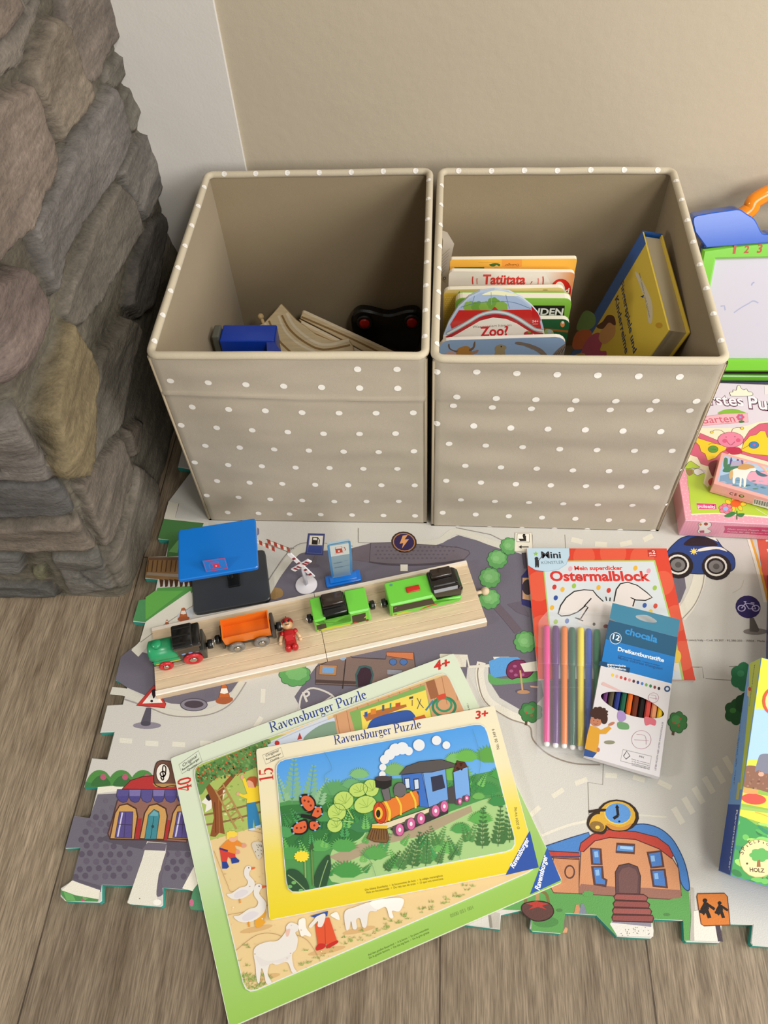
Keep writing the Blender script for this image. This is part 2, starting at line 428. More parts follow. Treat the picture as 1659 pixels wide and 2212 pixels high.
# ------------------------------------------------------------------ the setting
def plank_material():
    m = bpy.data.materials.new('grey_wood_planks'); m.use_nodes = True
    nt = m.node_tree; N_ = nt.nodes; L = nt.links; b = N_['Principled BSDF']
    tc = N_.new('ShaderNodeTexCoord')
    mp = N_.new('ShaderNodeMapping'); mp.inputs['Rotation'].default_value = (0, 0, math.radians(90)); mp.inputs['Location'].default_value = (-0.06, 0.1957, 0)
    L.new(tc.outputs['Object'], mp.inputs[0])
    br = N_.new('ShaderNodeTexBrick'); br.inputs['Scale'].default_value = 1.0
    br.inputs['Brick Width'].default_value = 1.2; br.inputs['Row Height'].default_value = 0.2143
    br.inputs['Mortar Size'].default_value = 0.0011; br.inputs['Mortar Smooth'].default_value = 0.4
    br.inputs['Color1'].default_value = (0.9, 0.9, 0.9, 1); br.inputs['Color2'].default_value = (1.12, 1.12, 1.12, 1); br.inputs['Mortar'].default_value = (0.35, 0.33, 0.3, 1)
    L.new(mp.outputs[0], br.inputs['Vector'])
    def nz(scale, st, det, dist=0.0):
        p = N_.new('ShaderNodeMapping'); p.inputs['Scale'].default_value = st
        L.new(tc.outputs['Object'], p.inputs[0])
        n = N_.new('ShaderNodeTexNoise'); n.inputs['Scale'].default_value = scale; n.inputs['Detail'].default_value = det
        n.inputs['Distortion'].default_value = dist
        L.new(p.outputs[0], n.inputs['Vector']); return n
    n1 = nz(7, (9, 0.8, 1), 8, 0.9); n2 = nz(46, (14, 0.8, 1), 8, 0.3); n3 = nz(2.2, (2.2, 0.8, 1), 3, 0.5)
    def ramp(n, stops):
        r = N_.new('ShaderNodeValToRGB'); e = r.color_ramp.elements
        e[0].position, e[0].color = stops[0]; e[1].position, e[1].color = stops[1]
        for s in stops[2:]:
            q = e.new(s[0]); q.color = s[1]
        L.new(n.outputs['Fac'], r.inputs[0]); return r
    def c(h, k=1): q = H(h); return (q[0]*k, q[1]*k, q[2]*k, 1)
    r1 = ramp(n1, [(0.25, c('6c5e4c')), (0.75, c('9b8c77')), (0.5, c('897b68'))])
    r2 = ramp(n2, [(0.32, (0.60, 0.57, 0.53, 1)), (0.66, (1.20, 1.18, 1.15, 1))])
    r3 = ramp(n3, [(0.3, (0.86, 0.85, 0.84, 1)), (0.7, (1.1, 1.1, 1.1, 1))])
    # knots
    pv = N_.new('ShaderNodeMapping'); pv.inputs['Scale'].default_value = (7.5, 3.0, 1); L.new(tc.outputs['Object'], pv.inputs[0])
    vo = N_.new('ShaderNodeTexVoronoi'); vo.inputs['Scale'].default_value = 1.0; L.new(pv.outputs[0], vo.inputs['Vector'])
    kr = N_.new('ShaderNodeMapRange'); kr.inputs[1].default_value = 0.03; kr.inputs[2].default_value = 0.075; kr.inputs[3].default_value = 0.45; kr.inputs[4].default_value = 1.0
    L.new(vo.outputs['Distance'], kr.inputs[0])
    def mul(a, b_):
        x = N_.new('ShaderNodeMix'); x.data_type = 'RGBA'; x.blend_type = 'MULTIPLY'; x.inputs['Factor'].default_value = 1
        L.new(a, x.inputs['A']); L.new(b_, x.inputs['B']); return x.outputs['Result']
    col = mul(mul(mul(mul(r1.outputs[0], r2.outputs[0]), r3.outputs[0]), br.outputs['Color']), kr.outputs[0])
    L.new(col, b.inputs['Base Color'])
    b.inputs['Roughness'].default_value = 0.55; b.inputs['Specular IOR Level'].default_value = 0.35
    bp = N_.new('ShaderNodeBump'); bp.inputs['Strength'].default_value = 0.25; bp.inputs['Distance'].default_value = 0.001
    L.new(n2.outputs['Fac'], bp.inputs['Height'])
    bp2 = N_.new('ShaderNodeBump'); bp2.inputs['Strength'].default_value = 0.5; bp2.inputs['Distance'].default_value = 0.001; bp2.invert = True
    L.new(br.outputs['Fac'], bp2.inputs['Height']); L.new(bp.outputs[0], bp2.inputs['Normal'])
    L.new(bp2.outputs[0], b.inputs['Normal'])
    return m

WALL_Y = 0.415
mb = MB(); mb.add([(-2.2, -2.4, 0), (2.6, -2.4, 0), (2.6, 0.6, 0), (-2.2, 0.6, 0)], [[0, 1, 2, 3]], '8a7d6d')
struct(mb.build('floor', plank_material()))

# back wall with a few patched plaster marks
mb = MB()
nx, nz = 120, 90
def wall_d(x, z):
    d = 0.0006*noise.noise(Vector((x*7, 3.1, z*7)))
    for (cx, cz, a, w) in ((-0.255, 0.53, 0.6, 0.05), (-0.12, 0.40, 0.5, 0.06)):
        t = (z-cz) + a*(x-cx)*0.25 - 0.012*math.sin((x-cx)*40)
        if abs(x-cx) < w: d += 0.0016*math.exp(-(t/0.004)**2)*(1-abs(x-cx)/w)
    return d
vs = []; fs = []
X0, X1, Z0, Z1 = -0.75, 2.2, 0.0, 1.6
for j in range(nz+1):
    for i in range(nx+1):
        u = i/nx; x = X0+(X1-X0)*(u**1.8); z = Z0+(Z1-Z0)*(j/nz)**1.3
        vs.append((x, WALL_Y-wall_d(x, z), z))
for j in range(nz):
    for i in range(nx):
        a = j*(nx+1)+i; fs.append([a, a+1, a+nx+2, a+nx+1])
mb.add(vs, fs, 'bdb19b', 0, True)
struct(mb.build('wall_back', M_WALL))

mb = MB()
mb.rbox(-0.47, -0.2735, WALL_Y-0.004, WALL_Y+0.001, 0.0, 1.6, 'd8d3cb', 0.0012, 2)
struct(mb.build('trim_1', M_TRIM))

# stone chimney breast: one relief that wraps the corner from the front face to the side face
CX, CY = -0.412, -0.128
def side_pts(px): return [((lambda q: (q.y-CY, q.z))(on_x(x, y, CX+0.012))) for x, y in px]
def front_pts(px): return [((lambda q: (min(q.x-CX, 0.0), q.z))(on_y(x, y, CY-0.008))) for x, y in px]
ST = [  # (face, height, tilt along s, tilt along z, colour, outline in photo pixels)
 ('S', .014, 0, -.02, '857d73', [(-60,-60),(95,-20),(92,40),(60,100),(50,142),(-5,196),(-90,230)]),
 ('S', .020, .03, .0, '8b7f70', [(100,38),(130,35),(155,60),(165,100),(172,135),(195,190),(200,215),(150,300),(140,318),(125,270),(85,200),(72,140),(105,60)]),
 ('S', .012, 0, 0, '857a70', [(145,-40),(255,-40),(270,60),(275,75),(225,165),(200,190),(172,135),(160,70)]),
 ('S', .006, 0, 0, '7d776c', [(280,105),(295,150),(300,165),(262,208),(245,180),(240,150)]),
 ('S', .006, 0, 0, '7b766b', [(310,175),(318,230),(308,290),(280,285),(262,215)]),
 ('S', .017, .02, 0, '7d7873', [(245,180),(262,210),(275,260),(285,300),(250,390),(200,470),(150,560),(140,640),(120,610),(78,490),(120,410),(160,320),(200,240)]),
 ('S', .022, -.02, 0, '86796e', [(-60,250),(65,172),(85,195),(100,270),(125,340),(122,375),(60,500),(-10,572),(-60,590)]),
 ('S', .010, 0, 0, '7b766f', [(325,280),(345,310),(360,370),(365,405),(330,480),(300,440),(275,385),(265,370),(300,310)]),
 ('S', .012, .02, 0, '7a7368', [(262,390),(285,410),(310,480),(315,500),(250,620),(200,700),(170,715),(150,680),(160,620),(215,480)]),
 ('S', .008, -.05, 0, '6d6862', [(345,470),(395,450),(380,520),(345,660),(312,690),(280,660),(300,560)]),
 ('S', .030, 0, .05, '7f7069', [(-60,610),(30,570),(60,590),(90,640),(95,700),(60,790),(30,822),(-60,850)]),
 ('S', .028, -.10, .0, '87795c', [(155,688),(172,722),(210,790),(212,820),(192,870),(195,920),(186,1000),(170,1034),(140,1030),(88,893),(130,770)]),
 ('F', .024, 0, .08, '7f7871', [(-120,893),(92,893),(150,1030),(165,1036),(-120,1040)]),
 ('S', .014, .02, .0, '7a7367', [(220,770),(280,682),(300,690),(308,710),(290,800),(270,920),(192,1028),(182,1040),(202,930)]),
 ('S', .012, 0, 0, '776d61', [(282,925),(318,905),(312,980),(300,992)]),
 ('S', .010, 0, 0, '7a7064', [(178,1050),(272,940),(302,1010),(292,1060),(252,1180),(240,1190),(212,1120)]),
 ('S', .009, -.02, 0, '7a7266', [(308,1000),(350,1030),(360,1080),(332,1180),(292,1280),(246,1296),(256,1195),(296,1075)]),
 ('F', .010, 0, 0, '65625f', [(-120,1048),(172,1044),(205,1118),(-120,1134)]),
 ('F', .016, 0, 0, '7b7064', [(-120,1142),(205,1126),(238,1134),(250,1188),(-120,1186)]),
 ('F', .012, 0, 0, '76746f', [(-120,1196),(52,1202),(48,1246),(-120,1244)]),
 ('F', .006, 0, 0, '7d7a60', [(58,1238),(92,1232),(108,1262),(70,1258)]),
 ('F', .013, .02, 0, '747069', [(105,1202),(240,1200),(250,1272),(152,1288),(126,1240)]),
 ('F', .008, 0, 0, '615f5b', [(-120,1256),(108,1272),(132,1296),(-120,1304)]),
]
def stone():
    S0, S1, Zt = -0.42, 0.548, 0.82
    ds = 0.0036
    ns, nz = int((S1-S0)/ds), int(Zt/ds)
    s = np.linspace(S0, S1, ns+1); z = np.linspace(0, Zt, nz+1)
    Sg, Zg = np.meshgrid(s, z)
    # wobble so that outlines are not ruler-straight
    wob = np.array([[noise.noise(Vector((a*22, b*22, 1.7))) + 0.5*noise.noise(Vector((a*60, b*60, 8))) for a in s] for b in z])
    wob2 = np.array([[noise.noise(Vector((a*22, b*22, 5.7))) + 0.5*noise.noise(Vector((a*60, b*60, 3))) for a in s] for b in z])
    A = Sg+0.004*wob; B = Zg+0.004*wob2
    h = np.full(Sg.shape, -0.004); colr = np.zeros(Sg.shape+(3,)); colr[:] = np.array(H('6b6558'))*0.85
    polys = []; groove = None
    for fc, hh, tx, tz, cc, px in ST:
        polys.append((side_pts(px) if fc == 'S' else front_pts(px), hh, tx, tz, cc))
    rnd = random.Random(3)   # courses outside the picture
    zz = 0.62
    for r in range(4):
        a = -0.42
        while a < 0.55:
            w = rnd.uniform(.10, .22)
            polys.append(([(a, zz), (a+w-.01, zz), (a+w-.01, zz+.06), (a, zz+.06)], rnd.uniform(.006, .02), 0, 0, rnd.choice(['857d73', '86796e', '7b766f'])))
            a += w
        zz += .07
    zz = 0.22
    for r in range(6):
        a = -0.42
        while a < -0.06:
            w = rnd.uniform(.09, .16)
            if zz > .27: polys.append(([(a, zz), (min(a+w-.01, -.0), zz), (min(a+w-.01, 0), zz+.06), (a, zz+.06)], rnd.uniform(.01, .02), 0, 0, rnd.choice(['857d73', '86796e', '7b766f'])))
            a += w
        zz += .07
    for P, hh, tx, tz, cc in polys:
        P = np.array(P); n = len(P)
        inside = np.zeros(A.shape, bool); dist = np.full(A.shape, 9.0)
        j = n-1
        for i in range(n):
            xi, yi = P[i]; xj, yj = P[j]
            cond = ((yi > B) != (yj > B)) & (A < (xj-xi)*(B-yi)/((yj-yi) if abs(yj-yi) > 1e-9 else 1e-9)+xi)
            inside ^= cond
            ex, ey = xj-xi, yj-yi; l2 = ex*ex+ey*ey+1e-12
            t = np.clip(((A-xi)*ex+(B-yi)*ey)/l2, 0, 1)
            dist = np.minimum(dist, np.hypot(A-xi-t*ex, B-yi-t*ey))
            j = i
        sd = np.where(inside, dist, -dist)
        # stones over the corner keep their full height up to it
        cs = P[:, 0].mean(); cz = P[:, 1].mean()
        edge = np.clip((sd+0.0015)/0.0075, 0, 1); edge = edge*edge*(3-2*edge)
        hs = -0.004 + (hh*0.8+0.004 + tx*(Sg-cs) + tz*(Zg-cz))*edge
        groove = np.minimum(groove, np.abs(sd-0.0008)) if groove is not None else np.abs(sd-0.0008)
        take = (hs > h) & (edge > 0.02)
        h = np.where(take, hs, h)
        k = np.clip((sd+0.001)/0.004, 0, 1)[..., None]
        k = np.where((take)[..., None], k, 0)
        colr = colr*(1-k) + np.array(H(cc))*0.76*k
    gv = np.exp(-(groove/0.0022)**2); h = h-0.0055*gv*(0.6+0.8*np.clip(wob, -.5, 1)); colr = colr*(1-0.35*gv)[..., None]
    rough = np.array([[noise.fractal(Vector((a*9, b*26, 2.2)), 1.0, 2.1, 5) for a in s] for b in z])
    rid = np.array([[noise.noise(Vector((a*5+3, b*60+2*noise.noise(Vector((a*8, b*8, 0))), 4.4))) for a in s] for b in z])
    h = h + 0.0040*rough + 0.0020*rid
    colr = colr*(1+0.22*rough+0.08*rid)[..., None]
    mb = MB(); vs = []; fs = []; R = 0.022
    for jz in range(nz+1):
        for i in range(ns+1):
            a = s[i]; hh = h[jz, i]
            if a > R: p = (CX+hh, CY+a, z[jz])
            elif a < -R: p = (CX+a, CY-hh, z[jz])
            else:
                an = (a+R)/(2*R)*math.pi/2
                # rounded arris
                ox, oy = CX-R, CY+R
                p = (ox+(R+hh)*math.sin(an), oy-(R+hh)*math.cos(an), z[jz])
            vs.append(p)
    W_ = ns+1
    cols = []
    for jz in range(nz):
        for i in range(ns):
            a = jz*W_+i; fs.append([a, a+1, a+W_+1, a+W_])
            cols.append(tuple(tuple(np.clip(colr[y, x], 0.01, 1)) for y, x in ((jz, i), (jz, i+1), (jz+1, i+1), (jz+1, i))))
    mb.add(vs, fs, cols, 0, True)
    return struct(mb.build('wall_left', M_STONE))
stone()
# ------------------------------------------------------------------ dotted storage bins
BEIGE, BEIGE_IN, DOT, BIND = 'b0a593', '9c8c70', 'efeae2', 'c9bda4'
def dot_patch(mb, fn, u, v, r, col=DOT, n=14):
    vs = [fn(u, v)] + [fn(u+r*math.cos(2*math.pi*k/n), v+r*math.sin(2*math.pi*k/n)) for k in range(n)]
    mb.add(vs, [[0, 1+k, 1+(k+1) % n] for k in range(n)], col, 0, False)
def bin_box(name, label, M, w, d, seed, rows, seam, h=0.32):
    root = thing(name, label, 'storage box', M, 'dotted fabric boxes against the wall')
    hw = w/2; th = 0.004
    def front(u, z, off=0.0):
        e = min(1, (hw-abs(u))/0.03)*min(1, max(0, z)/0.04)*min(1, max(0, h-z)/0.02)
        y = 0.0030*math.sin(math.pi*(u/w+.5))*math.sin(math.pi*max(0, min(1, z/h)))
        y += 0.0022*e*noise.noise(Vector((u*5+seed, z*22, seed))) + 0.0012*e*noise.noise(Vector((u*14, z*45+seed, 4)))
        if seam:
            sz = seam + 0.008*(-u/w)
            y += 0.0022*math.exp(-((z-sz)/0.0028)**2) + (0.0012 if z > sz else 0)
        else:
            y += 0.0010/(1+math.exp(-(z-0.2565)/0.0008)) + 0.0016*math.sin(z*95+1)*e
        edge = max(0, abs(u)-(hw-0.006))/0.006
        return Vector((u, -y-off+0.006*edge*edge*0.6, z))
    mb = MB(); nu, nv = 60, 100; vs = []; fs = []
    for j in range(nv+1):
        for i in range(nu+1): vs.append(front(-hw+w*i/nu, 0.001+(h-0.002)*j/nv))
    for j in range(nv):
        for i in range(nu):
            a = j*(nu+1)+i; fs.append([a, a+1, a+nu+2, a+nu+1])
    mb.add(vs, fs, BEIGE, 0, True)
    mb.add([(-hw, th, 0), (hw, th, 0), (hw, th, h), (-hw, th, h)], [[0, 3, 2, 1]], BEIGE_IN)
    mb.add([(-hw, th, 0), (hw, th, 0), (hw, 0, 0), (-hw, 0, 0)], [[0, 1, 2, 3]], BEIGE)
    for (a, za, b, zb, n) in rows:
        for i in range(n):
            t = i/(n-1); u = a+(b-a)*t; z = za+(zb-za)*(1-(1-t)**1.6) - 0.01
            rr = 0.0043
            if u+rr > hw-0.001: rr = max(0.0015, hw-0.001-u)
            dot_patch(mb, lambda p, q: front(p, max(q, 0.0008), 0.0003), u, z, rr)
    mb.build('front_panel', M_FABRIC, root)
    for sx in (-1, 1):
        mb = MB(); mb.X = Matrix.Translation((sx*(hw-th/2), d/2, 0)) @ Matrix.Rotation(math.pi/2, 4, 'Z')
        vs = []; fs = []; n = 24
        for k, off in ((0, th/2), (1, -th/2)):
            for j in range(n+1):
                for i in range(n+1):
                    u = -d/2+d*i/n; z = h*j/n
                    wv = 0.002*noise.noise(Vector((u*6+seed*3, z*7, sx*4+seed)))*min(1, (d/2-abs(u))/0.02)*min(1, (h-z)/0.02)
                    vs.append((u, off+wv, z))
        for k in range(2):
            for j in range(n):
                for i in range(n):
                    a = k*(n+1)**2+j*(n+1)+i; q = [a, a+1, a+n+2, a+n+1]
                    fs.append(q if k else q[::-1])
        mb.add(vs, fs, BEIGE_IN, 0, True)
        mb.build('side_panel', M_FABRIC, root)
    mb = MB(); vs = []; fs = []; n = 24
    for k, off in ((0, d-th), (1, d)):
        for j in range(n+1):
            for i in range(n+1):
                u = -hw+w*i/n; z = h*j/n
                vs.append((u, off+0.0025*noise.noise(Vector((u*5+seed, z*9, 7+seed)))*min(1, (hw-abs(u))/0.02)*min(1, (h-z)/0.02), z))
    for k in range(2):
        for j in range(n):
            for i in range(n):
                a = k*(n+1)**2+j*(n+1)+i; q = [a, a+1, a+n+2, a+n+1]
                fs.append(q if k == 0 else q[::-1])
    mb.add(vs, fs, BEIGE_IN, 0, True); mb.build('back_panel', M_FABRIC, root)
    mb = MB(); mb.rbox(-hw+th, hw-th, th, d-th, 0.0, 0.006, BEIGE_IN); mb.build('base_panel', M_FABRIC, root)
    # rolled edge binding
    mb = MB(); path = []; R = 0.010; x1, y0, y1 = hw-0.002, 0.002, d-0.002
    for cx, cy, a0 in ((x1-R, y0+R, -90), (x1-R, y1-R, 0), (-x1+R, y1-R, 90), (-x1+R, y0+R, 180)):
        for k in range(6):
            a = math.radians(a0+90*k/5); path.append((cx+R*math.cos(a), cy+R*math.sin(a), h))
    r = 0.0048
    full = []
    for i, p in enumerate(path):
        q = path[(i+1) % len(path)]; L_ = (Vector(q)-Vector(p)).length; m = max(1, int(L_/0.02))
        for k in range(m):
            t = k/m; x = p[0]+(q[0]-p[0])*t; y = p[1]+(q[1]-p[1])*t
            full.append((x, y, h+0.0012*noise.noise(Vector((x*12, y*12, seed)))))
    mb.tube(full, r, BIND, 12, True)
    def rim(s, th_, side):
        if side == 'L': c = (-x1, s); nrm = lambda a: (math.cos(a), 0)
        elif side == 'R': c = (x1, s); nrm = lambda a: (-math.cos(a), 0)
        else: c = (s, y1); nrm = lambda a: (0, -math.cos(a))
        q = nrm(th_); zz = h+0.0012*noise.noise(Vector((c[0]*12, c[1]*12, seed)))
        return Vector((c[0]+q[0]*(r+.0003), c[1]+q[1]*(r+.0003), zz+math.sin(th_)*(r+.0003)))
    k = 0
    while 0.022+k*0.045 < d-0.01:
        dot_patch(mb, lambda a, b: rim(a, 0.9+b/r, 'L'), 0.022+k*0.045, 0, 0.0037)
        dot_patch(mb, lambda a, b: rim(a, 1.25+b/r, 'R'), 0.030+k*0.045, 0, 0.0037); k += 1
    for k in range(7):
        dot_patch(mb, lambda a, b: rim(a, 0.75+b/r, 'B'), -hw+0.027+k*0.045, 0, 0.0038)
    mb.build('rim_binding', M_FABRIC, root)
    for sx in (-1, 1):
        mb = MB(); mb.tube([(sx*(hw-.0012), 0.0020, 0.002), (sx*(hw-.0012), 0.0016, h/2), (sx*(hw-.0012), 0.0020, h-.004)], 0.0016, 'bcac90', 8)
        mb.build('corner_piping', M_FABRIC, root)
    return root
LW, LD = 0.3188, 0.3756
M_LB = Matrix.Translation((-0.1633, 0, 0.010))
def relx(rows, cx): return [(a-cx, za, b-cx, zb, n) for a, za, b, zb, n in rows]
bin_box('storage_bin', 'dotted beige fabric box on the left, holding wooden track, beside the stone', M_LB, LW, LD, 1.3,
    relx([(-.0829, .3124, -.0379, .3124, 2), (-.3051, .2934, -.0379, .2831, 7), (-.2898, .2492, -.0205, .2405, 7), (-.3122, .2153, -.0429, .2045, 7), (-.2902, .1764, -.0205, .1705, 7),
     (-.3122, .1426, -.0428, .1331, 7), (-.2905, .1033, -.0203, .0989, 7), (-.3124, .0702, -.0429, .0614, 7), (-.2907, .0304, -.0206, .0281, 7)], -.1633), 0.257)
RW, RD = 0.32, 0.3794
M_RB = Matrix.Translation((0.0024, -0.0039, 0.010)) @ Matrix.Rotation(-0.012, 4, 'Z') @ Matrix.Translation((RW/2, 0, 0))
rb = bin_box('storage_bin', 'dotted beige fabric box on the right, holding upright picture books', M_RB, RW, RD, 5.1,
    relx([(.0072, .3120, .3215, .3075, 8), (.0309, .2753, .3039, .272, 7), (.0274, .2579, .3015, .2542, 7), (.0083, .226, .3205, .2201, 8), (.0239, .1878, .2988, .1827, 7),
     (.0457, .1498, .3195, .1461, 7), (.0219, .1148, .2973, .1089, 7), (.0427, .0765, .3189, .0729, 7), (.0184, .0418, .2952, .0343, 7), (.0400, .0075, .3150, .0100, 7)], .1624+.0), None)
# white washing label hanging inside the left wall
mb = MB(); Yt = 0.26
ctr = [((951, 497), (966, 502)), ((957, 520), (981, 527)), ((955, 545), (977, 545)), ((951, 575), (971, 578)), ((949, 600), (962, 612))]
P = []
for k, (a, b) in enumerate(ctr):
    pa = on_y(*a, Yt); pb = on_y(*b, Yt-0.004); pa.x = max(pa.x, 0.0095); P += [pa, pb]
inv = rb.matrix_world.inverted(); vs = [inv @ p for p in P]
mb.add(vs, [[2*i, 2*i+2, 2*i+3, 2*i+1] for i in range(4)], 'e9e2d6', 0, True)
mb.add([v+Vector((0, .0006, 0)) for v in vs], [[2*i, 2*i+1, 2*i+3, 2*i+2] for i in range(4)], 'e9e2d6', 0, True)
I = Ink(mb, rb.matrix_world, inv @ frame((0, Yt-0.0052, 0), (1, 0, 0), (0, 0, 1)))
for k in range(7):
    I.line([(954-k*0.6, 553+k*7), (972-k*1.6, 537+k*7.5)], .0005, '9a938a')
I.line([(952, 594), (955, 592), (954, 596)], .0009, '4a443c'); I.ell((960, 601), 3, 3, '4a443c'); I.up().ell((960, 601), 1.6, 1.6, 'e9e2d6')
mb.build('care_tag', M_PAPER, rb)['label'] = 'white care tag with small print'

# ------------------------------------------------------------------ toys in the left bin
def lean_frame(px, y, slope=0.833, dn=0.0):
    """face of a piece leaning on the back panel: passes through the pixel at depth y."""
    yv = Vector((0, 1, 1/slope*1.0)).normalized(); z = Vector((1, 0, 0)).cross(yv)
    return frame(on_y(*px, y)+z*dn, (1, 0, 0), yv)
def clip_floor(P, F, z0):
    k = (z0-F.translation.z)/F.col[1].z; out = []
    for i in range(len(P)):
        a, b = P[i-1], P[i]
        if (a[1] >= k) != (b[1] >= k):
            t = (k-a[1])/(b[1]-a[1]); out.append((a[0]+(b[0]-a[0])*t, k))
        if b[1] >= k: out.append(b)
    return out
def leaning_track(name, label, F, outline_px, grooves, V, thick=0.011, peg=None, base=None):
    # outline in photo pixels on the leaning face
    fi = F.inverted(); probe = Ink(MB(), Matrix(), F); probe.V = V
    P = [tuple(probe.uv(p)) for p in outline_px]
    P = clip_floor(P, F, 0.026)
    root = thing(name, label, 'toy track', F)
    mb = MB(); mb.prism(P, -thick, 0, 'e2cca2', 'd6bb8c', bev=0.0012)
    I = Ink(mb, F, Matrix()); I.V = V
    for pts, w, c in grooves: I.line(pts, w, c, sm=True); I.up()
    mb.build('plank', M_WOOD, root)
    if peg:
        a, b = probe.uv(peg[0]), probe.uv(peg[1]); t = (b-a).normalized()
        mb = MB(); mb.tube([(a.x-t.x*.004, a.y-t.y*.004, -thick/2), (b.x, b.y, -thick/2)], 0.0028, 'd9bd8c', 10)
        mb.ball((b.x+t.x*.003, b.y+t.y*.003, -thick/2), .0052, .0052, .0052, 'd9bd8c')
        mb.build('peg', M_WOOD, root)
    return root
V6 = (460, 640, 3.6065)
F1 = lean_frame((607, 657), 0.340)
G1, G2 = '9b7a4a', 'f3e4c4'
leaning_track('wooden_track', 'curved wooden switch track with several grooves and a round peg, in the left box', F1,
    [(182, 335), (186, 308), (240, 270), (340, 237), (400, 207), (470, 130), (530, 60), (585, 118), (640, 180), (800, 300), (930, 352), (1050, 333), (1090, 395), (1105, 470), (1112, 600), (500, 700), (260, 600)],
    [([(235, 275), (255, 400), (330, 560)], .0032, G1), ([(300, 252), (360, 400), (450, 560)], .0034, G2), ([(338, 240), (380, 380), (470, 560)], .0032, G1),
     ([(405, 208), (470, 360), (620, 520)], .0034, G2), ([(436, 190), (510, 340), (680, 500)], .0032, G1), ([(510, 150), (570, 280), (700, 390), (900, 470)], .0036, G2),
     ([(537, 148), (600, 260), (720, 360), (860, 415), (1070, 380)], .0032, G1), ([(575, 130), (640, 240), (780, 350), (900, 378), (1060, 340)], .0042, G2)], V6,
    peg=((390, 215), (372, 172)))
F2 = lean_frame((607, 657), 0.340, dn=-0.0135)
leaning_track('wooden_track', 'straight wooden track slanting down right behind the curved track', F2,
    [(680, 172), (700, 110), (722, 115), (1300, 382), (1490, 467), (1470, 500), (1300, 500), (1000, 335)],
    [([(710, 118), (1300, 390), (1600, 530)], .0040, G2), ([(690, 160), (1100, 340), (1560, 570)], .0030, G1)], V6)
leaning_track('wooden_track', 'straight wooden track lying lowest against the slanting track', F2,
    [(668, 182), (676, 180), (995, 342), (1290, 520), (1240, 700), (900, 600), (800, 330)],
    [([(690, 200), (1000, 355), (1270, 500)], .0045, G2), ([(755, 275), (940, 360)], .0030, G1), ([(1090, 430), (1250, 520)], .0030, G1)], V6)

# blue bridge piece on a grey post
pA, pB, pC = on_y(473, 737, .185), on_y(592, 737, .185), on_y(620, 748, .17)
w_ = pB.x-pA.x; zt = pA.z
root = thing('toy_bridge', 'blue toy bridge piece on a grey post, front left inside the left box', 'toy bridge', Matrix.Translation((pA.x, .185, .0165)))
mb = MB(); h_ = zt-.016
mb.rbox(0, w_, 0, .035, h_-.034, h_, '0c3fb8', .0025, 3)
mb.prism([(w_*.86, 0), (w_, 0), (w_+.012, -.018), (w_*.9, -.018)], h_-.034, h_-.002, '0a36a4')
mb.rbox(w_*.86, w_, 0.004, .031, 0.0, h_-.03, '0b39ac', .002, 2)
mb.build('deck', M_PLASTIC, root)
mb = MB(); mb.rbox(-.011, -.0005, .004, .030, 0, h_+.004, '5d5f57', .002, 2); mb.build('post', M_PLASTIC, root)
# black remote control with two red buttons
Fr = lean_frame((845, 705), 0.346, slope=0.10)
pr = Ink(MB(), Matrix(), Fr); b1, b2 = pr.uv((788, 695)), pr.uv((890, 693)); cx = (b1.x+b2.x)/2
root = thing('toy_remote', 'black toy remote with two red round buttons, dark right corner of left box', 'toy remote', Fr)
mb = MB(); bt = (0.022-Fr.translation.z)/max(.1, Fr.col[1].z)
out = smooth_pts([(b1.x-.022, b1.y+.004), (b1.x-.010, b1.y+.020), (b1.x+.008, b1.y+.020), (cx, b1.y+.012), (b2.x-.008, b1.y+.020), (b2.x+.010, b1.y+.018), (b2.x+.016, b1.y),
   (b2.x+.014, bt+.03), (b2.x+.002, bt+.002), (cx, bt+.010), (b1.x, bt+.002), (b1.x-.018, bt+.03)], 4)
mb.prism([(p.x, p.y) for p in out], -.016, 0, '161616', bev=.003); mb.build('body', M_PLASTIC, root)
for b_ in (b1, b2):
    mb = MB(); X = Matrix.Translation((b_.x, b_.y, 0))
    mb.lathe([(.0135, -.001), (.0135, .004), (.0105, .006), (.009, .004)], '1c1c1c', 20, xf=X); k = mb.build('button_ring', M_PLASTIC, root)
    mb = MB(); mb.lathe([(.0088, .003), (.0088, .0062), (.006, .0078), (.0, .0082)], 'b0160f', 20, xf=X); mb.build('button', M_PLASTIC, root)['label'] = 'red round button'

